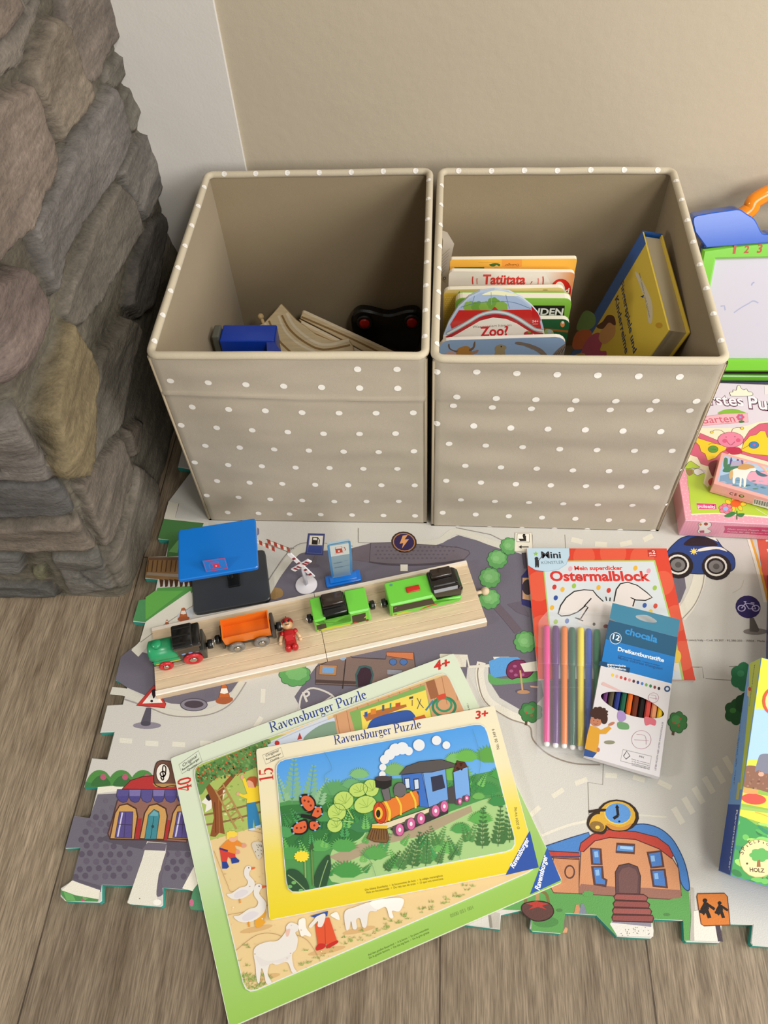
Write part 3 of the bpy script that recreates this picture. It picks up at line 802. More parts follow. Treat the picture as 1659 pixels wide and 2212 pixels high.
# ------------------------------------------------------------------ books in the right bin
VH = (930, 480, 5.0426)
BIN_FLOOR = 0.0165
def book(label, Y, tl, tr, thick, cover, rad=0.006, paper='ece5d6', outline=None, cov_t=0.0016, top=None):
    a, b = on_y(VH[0]+tl[0]/VH[2], VH[1]+tl[1]/VH[2], Y), on_y(VH[0]+tr[0]/VH[2], VH[1]+tr[1]/VH[2], Y)
    M = frame((a.x, Y, BIN_FLOOR), (1, 0, 0), (0, 0, 1))
    root = thing('picture_book', label, 'book', M)
    w = b.x-a.x; ha, hb = a.z-BIN_FLOOR, b.z-BIN_FLOOR
    if outline:
        pr = Ink(MB(), Matrix(), M); pr.V = VH
        P = [tuple(pr.uv(p)) for p in outline]; P = [(P[-1][0], 0), (P[0][0], 0)] + P if P[0][0] < P[-1][0] else P
    else:
        P = [(0, 0), (w, 0)]
        for k in range(5):
            t = math.pi/2*k/4; P.append((w-rad+rad*math.cos(t), hb-rad+rad*math.sin(t)))
        for k in range(5):
            t = math.pi/2*(1+k/4); P.append((rad+rad*math.cos(t), ha-rad+rad*math.sin(t)))
    mb = MB(); mb.prism(P, -thick+cov_t, -cov_t, paper); mb.build('pages', M_PAPER, root)
    mb = MB(); mb.prism(P, -thick, -thick+cov_t, top or cover); mb.build('back_cover', M_GLOSS, root)
    mb = MB(); mb.prism(P, -cov_t, 0, cover, top or cover)
    I = Ink(mb, M, Matrix()); I.V = VH
    I.clip = [(p[0]+(.0002 if p[0] < w/2 else -.0002), min(p[1], max(ha, hb)-.0002)) for p in P] if not outline else None
    return root, mb, I
WALLS = 'd8cdb8'
# back to front
root, mb, I = book('yellow picture book at the back of the row, small green writing, in right box', .205, (215, 408), (1598, 398), .0065, 'f3b84a', .003, top='f0e2c0')
I.up(); I.poly([(780, 405), (995, 405), (995, 480), (960, 492), (885, 498), (810, 490), (780, 480)], 'eea045')
I.up(); I.text('Oetinger', (965, 452), (810, 456), '8a5a1c', .01)
I.poly([(260, 490), (585, 487), (585, 520), (260, 520)], '5d7f33'); I.line([(520, 440), (760, 440)], .0004, 'b98a3a')
I.poly([(640, 460), (700, 446), (755, 455), (750, 480), (720, 466), (690, 482), (660, 478)], '3c6b34', sm=True); I.poly([(690, 498), (720, 482), (750, 500)], 'b9b49a')
mb.build('front_cover', M_GLOSS, root)
root, mb, I = book('white and orange picture book titled Tatütata in red, in right box', .188, (200, 535), (1578, 545), .006, 'e2dacd', .006, top='ece4d2')
I.up(); I.poly([(1250, 545), (1575, 545), (1580, 1000), (1330, 1000), (1330, 700)], ['e2dacd', 'e08a3a', 'd98440', 'e6d8c6', 'cfc4b4'])
I.up(); I.ell((1420, 740), 112, 125, 'c9231c'); I.up(); I.ell((1405, 745), 62, 100, 'e8e2d0'); I.up(); I.text('d', (1462, 770), (1505, 770), 'f6ead8', .02)
I.up(); I.text('Tatütata', (568, 672), (1030, 672), 'd3312a', .03, hs=1.3); I.text('!', (1085, 672), (1108, 672), 'd3312a', .03, hs=.8, shear=.3)
for x, k in ((462, 1), (510, -1), (1172, -1), (1225, 1)): I.line([(x, 590 if k > 0 else 610), (x+(-4 if x < 800 else 4), 630), (x, 675)], .0014, 'd3312a' if k > 0 else 'e08a80')
mb.build('front_cover', M_GLOSS, root)
root, mb, I = book('pale yellow picture book with honeycomb strip, behind the green dictionary', .172, (145, 735), (1465, 712), .0065, 'edd28a', .008, top='efe6cd')
I.up(); I.poly([(150, 770), (315, 770), (315, 1400), (150, 1400)], 'f0c64a')
I.up()
for j in range(16):
    for i in range(6): I.ell((165+i*25+(j % 2)*12, 820+j*22), 8, 7, 'f6dc86', n=8)
I.line([(1225, 738), (1275, 738)], .0008, '7a6a3a'); I.poly([(300, 770), (318, 750), (318, 770)], '5d7f33')
mb.build('front_cover', M_GLOSS, root)
root, mb, I = book('green dictionary for children with a black title bar, in right box', .152, (275, 830), (1545, 835), .013, '86c043', .009, top='86c043', paper='ebe5d4')
I.up(); I.poly([(980, 905), (1462, 908), (1455, 1024), (980, 1022)], '191714'); I.up(); I.text('DUDEN', (1010, 1008), (1440, 1010), 'f4f2ea', .03)
mb.build('front_cover', M_GLOSS, root)
root, mb, I = book('dark green picture book with a small orange bird, between dictionary and zoo book', .132, (700, 1058), (1525, 1056), .007, '1f5a34', .010, top='e6e2d4')
I.up(); I.poly([(1200, 1150), (1520, 1180), (1520, 1205), (1200, 1172)], '9a5a24'); I.poly([(1250, 1170), (1330, 1180), (1335, 1260), (1240, 1260)], '9cb36a', sm=True)
I.up(); I.ell((1438, 1110), 24, 34, 'e08a4e'); I.up(); I.ell((1442, 1092), 14, 14, 'f0e6da'); I.ell((1300, 1190), 30, 20, 'a8b3b0')
mb.build('front_cover', M_GLOSS, root)
dome = [(130, 1330), (140, 1230), (200, 1080), (300, 920), (420, 810), (540, 752), (700, 735), (850, 755), (1000, 830), (1100, 910), (1170, 990), (1205, 1060), (1232, 1160), (1255, 1330)]
root, mb, I = book('dome-shaped zoo picture book with glass roof and red title', .118, (130, 1230), (1255, 1230), .0035, 'efe9dc', outline=dome, top='a9bdd4')
I.up(); I.poly(dome[1:-1], 'b9c9de')
I.up(); I.poly([(165, 1190), (215, 1085), (312, 935), (430, 825), (545, 768), (700, 750), (845, 770), (990, 845), (1090, 925), (1160, 1000), (1190, 1065), (1212, 1160)], 'a8bbd8')
I.up(); I.poly([(560, 790), (700, 742), (860, 765), (960, 800), (820, 800), (700, 790)], 'f3f2c8', sm=True)
for k in range(5): I.blob((430+k*85, 925-(k == 3)*40), 65, 60, '6f9d3f' if k % 2 else '86ad4a', 7, .15)
I.up(); I.line([(330, 925), (500, 880), (700, 865), (900, 872), (1090, 940)], .0007, '5d7392', sm=True); I.line([(480, 800), (450, 900)], .0006, '6f86a8'); I.line([(660, 760), (665, 900)], .0006, '8fa3c0'); I.line([(820, 790), (860, 940)], .0006, '6f86a8')
I.up(); I.poly([(215, 1110), (310, 958), (660, 958), (700, 918), (740, 958), (1090, 950), (1190, 1070), (1210, 1180), (900, 1030), (700, 960), (500, 1020), (230, 1160)], 'c22b26')
I.up(); I.poly([(1100, 910), (1170, 990), (1200, 1060), (1180, 1125), (1115, 1110)], 'bb1f1f')
arch = [(180, 1215), (300, 1150), (420, 1080), (540, 1010), (680, 975), (820, 990), (940, 1040), (1050, 1110), (1140, 1165), (1225, 1180)]
I.up(); I.line([(a, b+45) for a, b in arch], .006, 'b3262a', sm=True); I.up(); I.line(arch, .0055, '93a7ac', sm=True); I.up(); I.line(arch, .0028, 'd8dede', sm=True)
I.up(); I.poly([(a, b+60) for a, b in arch]+[(1240, 1330), (140, 1330)], 'f1ece0')
I.up(); I.text('Was passiert hier im', (458, 1150), (880, 1130), '7a6f66', .0, hs=1.0)
I.text('Zoo?', (540, 1240), (845, 1225), 'cf2630', .03, hs=1.3); I.text('24+', (1105, 1088), (1172, 1088), 'f4d8d8', .02); I.line([(1112, 1106), (1172, 1106)], .0006, 'f4d8d8')
I.ell((1065, 1215), 50, 32, 'b8333a'); I.up(); I.ell((1075, 1195), 18, 12, '6f9d3f')
mb.build('front_cover', M_GLOSS, root)
root, mb, I = book('pale blue picture book with a highland bull, marmot and eagle, front of right box', .100, (95, 1285), (1488, 1250), .0058, '97b4d8', .014, top='ebe6da', paper='f0ebe0')
I.up()
I.poly([(275, 1500), (285, 1400), (330, 1360), (400, 1350), (440, 1380), (480, 1480), (490, 1560), (270, 1560)], 'b98540', sm=True); I.up()
I.poly([(280, 1415), (240, 1400), (205, 1380), (190, 1340), (205, 1325), (215, 1370), (250, 1392), (300, 1400)], '7a6350', sm=True); I.poly([(420, 1385), (460, 1360), (470, 1320), (485, 1295), (488, 1340), (470, 1380), (430, 1405)], '7a6350', sm=True)
I.poly([(150, 1440), (210, 1408), (275, 1425), (265, 1455), (190, 1460)], 'cfa79a', sm=True); I.poly([(440, 1415), (520, 1390), (505, 1425), (450, 1440)], 'a9886f', sm=True)
I.poly([(670, 1560), (675, 1470), (705, 1420), (700, 1380), (720, 1345), (765, 1330), (815, 1345), (828, 1370), (810, 1390), (812, 1430), (835, 1490), (835, 1560)], 'a89670', sm=True)
I.up(); I.ell((770, 1354), 8, 7, '1c1814'); I.line([(705, 1470), (700, 1540)], .001, '6f6044'); I.line([(760, 1440), (800, 1450)], .001, '6f6044')
I.poly([(925, 1325), (950, 1302), (1080, 1325), (1200, 1375), (1260, 1430), (1300, 1470), (1360, 1410), (1420, 1355), (1490, 1320), (1490, 1440), (1420, 1500), (1420, 1560), (1160, 1560), (1180, 1490), (1215, 1460), (1150, 1400), (1040, 1350)], '85766a', sm=True)
I.up()
for k in range(9): I.line([(1330+k*16, 1470-k*8), (1375+k*15, 1420-k*11)], .0012, '97877a' if k % 2 else '4d4138')
for k in range(7): I.line([(960+k*38, 1318+k*14), (1000+k*38, 1330+k*17)], .0012, '8d7c70')
mb.build('front_cover', M_GLOSS, root)

# big yellow book leaning on the right wall, spine uppermost
A = on_x(1388, 500, .280); Dp = on_x(1444, 712, .290)
t = (Dp-A); TW = t.length; t.normalize()
d = pix_ray(1225, 780); k = ((A-CAM_C).dot(t))/d.dot(t); Ep = CAM_C+d*k
sdir = (Ep-A); SL = sdir.length; sdir.normalize()
nrm = sdir.cross(t).normalized()
if nrm.dot(CAM_C-A) < 0: nrm = -nrm
# face frame: x = reading direction (spine to fore edge), y = towards the head, z = out of the cover
Mb = Matrix((t, -sdir, t.cross(-sdir))).transposed().to_4x4()
if t.cross(-sdir).dot(nrm) < 0: Mb = Matrix((-t, -sdir, (-t).cross(-sdir))).transposed().to_4x4()
flip = 1 if Mb.col[0].xyz.dot(t) > 0 else -1
Mb.translation = A
SLEN = SL-0.004; TH = .030
root = thing('picture_book', 'thick yellow finger-rhyme book with blue spine leaning on the right wall of the box', 'book', Mb)
x0, x1 = (0, TW) if flip > 0 else (-TW, 0)
mb = MB(); mb.rbox(x0+.003*flip if flip > 0 else x0+.004, x1-.004 if flip > 0 else x1-.003, -SLEN+.004, -.005, -TH+.0025, -.0025, 'b9ac90'); mb.build('pages', M_PAPER, root)
mb = MB(); mb.rbox(x0, x1, -SLEN, 0, -TH, -TH+.0025, 'e5c84a', .0008); mb.build('back_cover', M_GLOSS, root)
mb = MB(); mb.rbox(x0, x1, -SLEN, 0, -.0025, 0, 'ecd04e', .0008)
I = Ink(mb, Mb, Matrix()); VI = (1210, 440, 3.6949); I.V = VI
I.up(); I.metric = True
sp = .024*flip
I.poly([(0, 0), (0, -SLEN), (sp, -SLEN), (sp, 0)], '1b5fb5')
I.metric = False; I.up()
I.poly([(610, 545), (650, 600), (700, 700), (735, 800), (735, 940), (705, 945), (690, 820), (655, 700), (600, 560)], 'e6dcc0', sm=True)
I.poly([(190, 860), (270, 880), (280, 960), (220, 1010), (130, 1000)], '6fa05a', sm=True); I.poly([(100, 1100), (140, 1020), (240, 1010), (250, 1080), (200, 1150), (110, 1160)], 'd1662e', sm=True)
I.up(); I.text('Das Mandala-Malbuch'[:0] or 'mit Liedern und Spielen', (630, 560), (712, 910), '5a6a8a', .0, hs=.55)
I.text('Fingerspiele und', (480, 640), (585, 1200), '27406e', .02, hs=.72); I.text('Kinderreime', (438, 765), (520, 1205), '27406e', .02, hs=.72)
I.poly([(640, 740), (672, 728), (662, 752)], '27406e')
I.poly([(180, 1150), (240, 1060), (310, 1030), (340, 1090), (320, 1170), (370, 1180), (340, 1260), (170, 1290)], 'c1487c', sm=True)
I.up(); I.poly([(310, 1080), (330, 1010), (390, 950), (430, 960), (440, 1030), (400, 1090), (350, 1120)], 'dca46a', sm=True)
I.up(); I.poly([(290, 980), (340, 940), (380, 890), (430, 900), (445, 960), (430, 970), (390, 950), (340, 1000)], '5a2a1c', sm=True)
I.ell((790, 970), 28, 22, 'd8a838'); I.poly([(120, 1210), (200, 1200), (170, 1290), (110, 1290)], 'd8b050', sm=True)
mb.build('front_cover', M_GLOSS, root)
mb = MB(); mb.rbox(-.0025 if flip > 0 else 0, 0 if flip > 0 else .0025, -SLEN, 0, -TH, 0, '1a58a8', .001)
mb.build('spine', M_GLOSS, root)['label'] = 'blue spine'
# ------------------------------------------------------------------ foam puzzle play mat
MZ = 0.010
OUT = [(363,1083),(386,1087),(377,1119),(354,1119),(341,1164),(365,1166),(357,1201),(320,1202),(313,1249),(340,1251),(332,1291),(300,1296),(287,1342),(314,1345),(301,1387),(282,1402),(261,1419),(249.5,1469),(277,1473),(264.6,1521),(231,1523),
 (215.7,1582),(246.5,1581),(231,1640),(198,1637),(181,1700),(210.7,1701),(194,1766.7),(160,1762),(141,1833),(173.6,1831),(156,1901.5),(131,1918),(130,1936),(141,1946.6),(214,1950),(220,1946),(220,1911),(286.5,1913),(274,1948),(280,1953),(347,1959),(352,1955),(352,1918),(417,1922.6),(409,1958),(416,1963),
 (470,1966),(478,1926),(560,1930),(556,1971),(640,1976),(648,1938),(730,1944),(726,1982),(820,1988),(826,1950),(905,1955),(900,1994),(1004,1998),(1080,2008),(1082,1977),(1126,1966.5),(1149.6,1968.6),(1144,2005),(1150,2012),(1210,2017),(1215,2013),(1221,1973),(1288.6,1977),(1333,2023.4),
 (1405,2027.6),(1411,2022),(1411.6,1985.5),(1476,1989),(1478,2030),(1483,2035),(1553,2037),(1558,2032),(1550,1996),(1625.7,1998),(1621.5,2036),(1626,2043),(1720,2050),(1730,2005),(1800,2010),(1800,2056),(1900,2062)]
P = [on_z(x, y, MZ) for x, y in OUT]
W2 = [(p.x, p.y) for p in P]
W2 += [(0.80, W2[-1][1]), (0.80, 0.395), (-0.365, 0.395), (-0.365, 0.20), (-0.392, 0.19), (-0.390, 0.10), (-0.366, 0.095)]
R_MAT = Matrix.Translation((0.1, -0.1, 0.0))
mb = MB()
mb.prism([(x-.1, y+.1) for x, y in W2], 0.0003, MZ, 'cbc8c0', '38a293', bev=0.0009)
I = Ink(mb, R_MAT, Matrix.Translation((0, 0, MZ)))
ASPH, CURB, CLINE, DASH, GRN, GRN2, BUSH, OUTL = '6c6773', 'cfcbbe', '8b857d', 'dedacb', '4f8a4b', '76b35a', '67a35c', '4a3b3a'
VA, VD, VF, VG, VE = (100, 1460, 2.9625), (960, 1640, 2.3734), (600, 1100, 2.9625), (280, 1060, 3.1904), (1080, 1120, 2.8653)
# layer 1: large fields
I.view()
I.poly([(575,1300),(603,1242),(640,1198),(660,1193),(762,1184),(800,1176),(937,1180),(990,1156),(1085,1183),(1180,1215),(1180,1445),(1070,1438),(1010,1441),(1005,1490),(800,1560),(700,1560),(655,1540),(636,1505),(660,1470),(690,1430),(580,1400)], ASPH)
I.poly([(261,1419),(282,1402),(335,1416),(420,1440),(520,1465),(500,1494),(470,1512),(420,1523),(370,1520),(320,1505),(276,1486),(249.5,1468)], ASPH)
I.poly([(211,1716),(300,1712),(420,1722),(450,1930),(418,1922),(352,1918),(286,1913),(220,1911),(218,1927),(156,1901),(174,1831),(141,1832),(160,1763),(194,1767)], ASPH)
I.poly([(1440,1240),(1478,1240),(1482,1270),(1470,1300),(1450,1320)], ASPH)
# light kerb fields by the railway corner
I.poly([(364,1084),(386,1087),(378,1119),(450,1128),(450,1180),(354,1120)], 'd9d4c4')
I.poly([(354,1121),(440,1130),(430,1160),(400,1200),(360,1203),(365,1166),(341,1163)], '4e7f46')
I.poly([(320,1203),(440,1203),(440,1262),(340,1251),(313,1248)], '8c6a42')
I.poly([(300,1297),(332,1292),(340,1270),(430,1265),(405,1290),(360,1340),(314,1372),(314,1344),(287,1341)], '56984a')
I.poly([(300,1297),(322,1293),(318,1344),(287,1341)], '4f8f58')
I.up()
I.view(*VG)
I.poly([(350,320),(270,420),(330,430)], '77b064')
for k in range(7): I.line([(130+k*32, 480), (120+k*32, 560)], .0016, '5a3d26')
for k in range(7): I.poly([(205+k*34, 610), (235+k*34, 615), (228+k*34, 660), (212+k*34, 665)], '4a2f1c')
I.up()
I.line([(130, 470), (430, 470)], .0040, '6d5140'); I.line([(118, 572), (330, 585), (430, 600)], .0048, '9a8a78')
I.poly([(175, 690), (370, 690), (240, 790), (110, 890), (110, 735)], '65ad4e')
I.poly([(418, 690), (440, 740), (430, 800), (330, 900), (180, 1010), (60, 1145), (12, 1100), (70, 1040), (110, 905), (200, 840)], 'e4e0d0')
I.up(); I.line([(440, 790), (250, 915), (75, 1045)], .0012, 'a29a90'); I.poly([(450, 800), (430, 870), (330, 890), (330, 850)], 'c9cdd2')
# traffic cones
def cone(cx, cy, s, I=I):
    I.poly([(cx-36*s, cy+42*s), (cx-14*s, cy-46*s), (cx+4*s, cy-50*s), (cx+14*s, cy-40*s), (cx+34*s, cy+40*s), (cx+10*s, cy+52*s), (cx-20*s, cy+54*s)], 'c1642f', line='7a4a33', lw=.0006)
    I.up(); I.poly([(cx-24*s, cy-2*s), (cx-17*s, cy-26*s), (cx+14*s, cy-28*s), (cx+22*s, cy-4*s), (cx, cy+4*s)], 'ece6dc'); I.poly([(cx-48*s, cy+44*s), (cx-30*s, cy+24*s), (cx+36*s, cy+22*s), (cx+46*s, cy+40*s), (cx+10*s, cy+60*s), (cx-30*s, cy+58*s)], 'a85a34', sm=True); I.k -= 1
I.up(); cone(372, 850, .85); cone(258, 905, .3)
I.view(*VG)
# striped barrier arm and its ring
I.up()
def barrier(a, b, w, n):
    ax, ay = a; bx, by = b; L_ = math.hypot(bx-ax, by-ay); ux, uy = (bx-ax)/L_, (by-ay)/L_; nx_, ny_ = -uy*w/2, ux*w/2
    for k in range(n):
        t0, t1 = k/n, (k+1)/n
        q = [(ax+(bx-ax)*t0+nx_+ux*8, ay+(by-ay)*t0+ny_+uy*8), (ax+(bx-ax)*t1+nx_+ux*8, ay+(by-ay)*t1+ny_+uy*8), (ax+(bx-ax)*t1-nx_-ux*8, ay+(by-ay)*t1-ny_-uy*8), (ax+(bx-ax)*t0-nx_-ux*8, ay+(by-ay)*t0-ny_-uy*8)]
        I.poly(q, 'b23f30' if k % 2 == 0 else 'e4ded0')
barrier((950, 348), (1105, 410), 26, 7); barrier((850, 335), (1000, 405), 26, 7)
I.up(); I.line([(940, 335), (1110, 400)], .0007, '6a5a50'); I.line([(940, 362), (1095, 424)], .0007, '6a5a50'); I.line([(880, 345), (1000, 392)], .0006, '6a5a50')
I.line([(1096+26*math.cos(a/8*math.pi*2)+18, 412+16*math.sin(a/8*math.pi*2)) for a in range(8)], .0012, '857d72', sm=True, closed=True)
I.line([(1100+16*math.cos(a/8*math.pi*2), 436+14*math.sin(a/8*math.pi*2)) for a in range(8)], .0012, '857d72', sm=True, closed=True)
I.poly([(965, 690), (990, 668), (1040, 675), (1058, 700), (1050, 730), (1000, 748), (965, 735)], '9c7d50', sm=True); I.poly([(880, 255), (893, 265), (893, 300), (880, 310)], '7d7690')
# kerbs round the petrol station
I.view()
I.line([(540,1330),(575,1282),(600,1240),(636,1196),(668,1182),(760,1176)], .012, CURB, sm=True); I.line([(800,1180),(938,1172),(985,1148),(1060,1172),(1090,1182)], .010, CURB, sm=True)
I.up(); I.line([(560,1290),(590,1238),(628,1188),(668,1172),(762,1180)], .0012, CLINE, sm=True); I.line([(985,1140),(1060,1155),(1100,1175)], .0012, CLINE)
I.line([(774,1141),(774,1172),(800,1173)], .0010, '8b857a'); I.line([(800,1173),(797,1216)], .0012, '5f5a60')
I.poly([(797,1214),(760,1210),(762,1184),(800,1174)], '6a6068')
I.poly([(798,1214),(801,1173),(850,1172),(905,1176),(950,1179),(990,1183),(1012,1190),(1015,1196),(1003,1208),(960,1215),(900,1219),(840,1218)], '6e656d', line='4e464e', lw=.001)
I.up()
for r in range(4):
    for k in range(19-r): I.ell((812+k*9.6+(r % 2)*4.5, 1182+r*8), 3.0, 2.0, '5f565f', n=6)
I.line([(798,1214),(840,1220),(900,1221),(960,1217),(1003,1209)], .0022, '4e464e', sm=True)
I.view(*VF)
I.poly([(785, 355), (832, 355), (832, 396), (785, 396)], 'dcd7c8')
I.ell((808, 212), 82, 68, '3b2a22', rot=8); I.up(); I.ell((808, 212), 72, 59, 'b07a4c', rot=8); I.up(); I.ell((808, 212), 65, 53, '33254f', rot=8)
I.up(); I.poly([(800, 170), (832, 165), (812, 195), (840, 192), (795, 252), (803, 218), (780, 222)], 'd99a62')
# fuel sign printed on the mat
I.k -= 2
I.poly([(240, 295), (258, 295), (230, 360), (212, 360)], '6c6468'); I.ell((225, 362), 45, 10, '635c68')
I.poly([(195, 155), (302, 158), (290, 295), (176, 290)], '3c4374'); I.up(); I.poly([(203, 164), (294, 167), (283, 287), (186, 282)], '6a6a94'); I.up()
I.poly([(206, 170), (290, 172), (285, 232), (200, 228)], 'e2ddd0'); I.poly([(199, 234), (284, 237), (280, 284), (189, 279)], '3b4a8a')
I.up(); I.poly([(222, 178), (258, 180), (255, 228), (217, 226)], '2a221e'); I.up(); I.poly([(228, 184), (252, 186), (251, 200), (226, 198)], 'e2ddd0'); I.line([(258, 184), (268, 200), (264, 224)], .0012, '2a221e')
# hedge balls
for cx, cy, r in ((1405, 322, 58), (1358, 440, 62), (1355, 575, 62), (1480, 238, 52), (1585, 850, 66)):
    I.k = 12; I.blob((cx, cy), r, r*.95, '5f9e5a', 9, .14, '3f6d45', .0007); I.up(2); I.blob((cx+4, cy-10), r*.72, r*.62, '76b06c', 7, .16); I.up(); I.ell((cx-8, cy-4), r*.35, r*.3, '83ba78')
I.k = 11; I.line([(1400, 620), (1470, 700), (1540, 785)], .011, '675b64')
I.poly([(1560, 430), (1600, 380), (1640, 420), (1640, 640), (1560, 610)], '2f2f66'); I.up(); I.poly([(1566, 440), (1640, 440), (1640, 590), (1566, 575)], 'c49a72'); I.up(); I.ell((1600, 500), 36, 50, '3a3038'); I.k = 10; I.poly([(1470, 610), (1560, 590), (1610, 690), (1530, 660)], '655c68')
I.k = 14
I.poly([(1520, 152), (1625, 152), (1632, 276), (1515, 270)], 'e5dfcd', line='b5ad9e', lw=.0008); I.up(); I.poly([(1532, 160), (1610, 160), (1610, 212), (1530, 210)], 'eeeadd', line='2f2a26', lw=.0008)
I.up(); I.poly([(1565, 168), (1588, 172), (1590, 205), (1550, 205), (1540, 190), (1572, 190)], '27221f'); I.ell((1576, 166), 8, 7, '27221f'); I.line([(1550, 243), (1605, 243)], .0018, '27221f'); I.poly([(1540, 243), (1560, 232), (1560, 254)], '27221f')
I.k = 11; I.line([(1575, 280), (1590, 380)], .006, '4b4450')
# building at the lower parking lot
I.k = 6
I.blob((110, 1060), 92, 68, '5f9e5a', 9, .12, '3f6d45', .0008); I.up(); I.blob((120, 1050), 62, 40, '76b06c', 7, .14); I.k = 6
I.poly([(240, 1120), (245, 1010), (300, 985), (420, 920), (480, 950), (690, 960), (700, 915), (870, 920), (880, 1010), (870, 1060), (700, 1120), (500, 1130)], '7d6861', line=OUTL, lw=.0012)
I.up(); I.poly([(695, 915), (868, 918), (866, 965), (697, 940)], 'c9774c', line='6a3b2a', lw=.0007); I.poly([(244, 1090), (500, 1102), (500, 1122), (242, 1112)], '4e3e3a')
I.up(); I.poly([(270, 995), (380, 1000), (372, 1065), (264, 1058)], 'b3804f', line=OUTL, lw=.0006); I.up(); I.poly([(288, 1008), (364, 1012), (358, 1050), (284, 1046)], '6f9fd0')
I.poly([(700, 1025), (800, 1030), (790, 1060), (700, 1060)], '8f8f9a', line=OUTL, lw=.0006)
for cx in (738, 805): I.ell((cx, 978), 24, 20, '4a70a8', line=OUTL, lw=.0006)
I.ell((418, 955), 20, 14, '86a8c8'); I.line([(435, 960), (415, 1150)], .0014, '3a302e')
I.poly([(505, 1140), (495, 1060), (520, 1005), (560, 998), (600, 1010), (615, 1060), (600, 1120)], '3e5a5a'); I.up(); I.poly([(515, 1140), (508, 1065), (530, 1020), (560, 1012), (592, 1024), (602, 1065), (588, 1120)], '3a2430')
# parking sign and road edge
I.k = 6; I.line([(135, 1290), (155, 1190), (230, 1145), (360, 1205), (300, 1300)], .0024, 'cfcac2', sm=True); I.line([(210, 1290), (345, 1200)], .0022, 'cfcac2'); I.up(); I.text('P', (180, 1235), (225, 1215), 'd3cec6', .02, hs=1.0)
I.line([(1040, 935), (1210, 940), (1225, 1010), (1385, 1000)], .004, 'dad5c5'); I.poly([(1035, 930), (1210, 935), (1205, 1010), (1050, 1010)], 'd7d2c2')
I.poly([(1378, 945), (1480, 945), (1480, 980), (1390, 985)], 'ddd8ca')
# roundabout with pond and mushroom tree, partly under the felt pens
I.k = 6; I.view(*VE)
I.line([(-115, 890), (-125, 980), (-80, 1120), (60, 1215), (190, 1260)], .011, 'ddd8c9', sm=True); I.up(); I.line([(-128, 900), (-138, 980), (-95, 1130), (50, 1235), (180, 1285), (205, 1370), (300, 1460), (450, 1515), (620, 1525)], .0016, '8f8478', sm=True)
I.poly([(-70, 880), (0, 855), (130, 855), (230, 880), (270, 1100), (200, 1180), (120, 1180), (0, 1110), (-70, 1000)], '6d6774'); I.up()
I.poly([(-70, 885), (0, 858), (110, 858), (135, 880), (120, 960), (-55, 990)], '5a9ad4'); I.poly([(-70, 960), (-30, 985), (60, 990), (240, 950), (250, 1000), (60, 1025), (-55, 1025)], '5f9e5a', sm=True)
I.up(); I.ell((140, 1070), 46, 15, '5b5463'); I.poly([(40, 960), (52, 905), (95, 878), (150, 882), (160, 905), (200, 930), (205, 950), (170, 985), (110, 985), (70, 995)], '7a2b52', sm=True, line='3c1a2c', lw=.001); I.up()
for q in ((70, 945), (98, 970), (140, 968), (92, 915)): I.ell(q, 12, 9, 'a35a82')
I.line([(125, 940), (140, 1070)], .0022, 'c49a72'); I.ell((145, 1075), 40, 12, 'b58a64'); I.poly([(125, 900), (250, 880), (250, 945), (150, 950)], 'dcd7c8'); I.poly([(185, 1035), (240, 1040), (235, 1050), (190, 1045)], 'c9a58a')
for cx, cy, rx, ry in ((190, 1200, 62, 70), (1100, 1262, 52, 72)):
    I.k = 9; I.line([(cx-25, cy+40), (cx-30, cy+80)], .003, '5a4636'); I.up(); I.blob((cx, cy), rx, ry*.8, '3f7a42', 7, .18, '2a5230', .0008); I.up(); I.ell((cx-10, cy-15), rx*.55, ry*.4, '4f8f50')
    I.up()
    for dx, dy in ((-25, 5), (15, -20), (5, 20)): I.ell((cx+dx, cy+dy), 8, 7, 'b0523a')
# blue toy car, cycle sign, small print
I.k = 4; I.line([(1240, 330), (1220, 420), (1170, 530), (1110, 610)], .016, 'e0dbcb', sm=True); I.up(); I.line([(1265, 340), (1250, 430), (1200, 540), (1110, 640)], .0013, '9b948c', sm=True)
I.line([(1510, 380), (1490, 430), (1440, 460)], .0006, 'bfb8a8', sm=True)
I.k = 6
I.poly([(1020, 260), (1040, 200), (1085, 150), (1130, 118), (1200, 105), (1290, 108), (1340, 130), (1380, 180), (1440, 225), (1455, 280), (1440, 320), (1380, 340), (1240, 345), (1160, 340), (1030, 330)], '2c437f', sm=True, line='1c2440', lw=.001)
I.up(); I.poly([(1140, 165), (1165, 130), (1210, 112), (1260, 114), (1310, 130), (1345, 168), (1240, 172)], '2e1f26', sm=True); I.poly([(1230, 190), (1300, 175), (1370, 180), (1405, 205), (1340, 190), (1235, 205)], 'e3dfd2', sm=True); I.poly([(1270, 112), (1330, 118), (1350, 145)], 'e3dfd2')
for cx, cy in ((1105, 290), (1340, 300)):
    I.k = 8; I.ell((cx, cy), 92, 82, '231a1c', rot=10); I.up(); I.ell((cx-4, cy-4), 70, 62, 'dcd7cc', rot=10); I.up(); I.ell((cx-4, cy-4), 58, 50, '231a1c', rot=10); I.up(); I.ell((cx-4, cy-2), 45, 38, '7a7674', rot=10); I.up(); I.ell((cx-2, cy-2), 20, 18, '55504e')
I.k = 9
for a in range(8): I.line([(1200, 205), (1200+25*math.cos(a*.785), 205+22*math.sin(a*.785))], .0012, 'e6c45a')
I.up(); I.ell((1200, 205), 15, 13, 'f0d26a')
I.k = 6; I.ell((1580, 700), 75, 20, '847d78'); I.up(); I.poly([(1545, 615), (1570, 615), (1605, 690), (1595, 705), (1545, 700)], '5f5854'); I.ell((1535, 548), 78, 70, '2b2158', rot=14)
I.up(); W_ = 'b9b2d6'
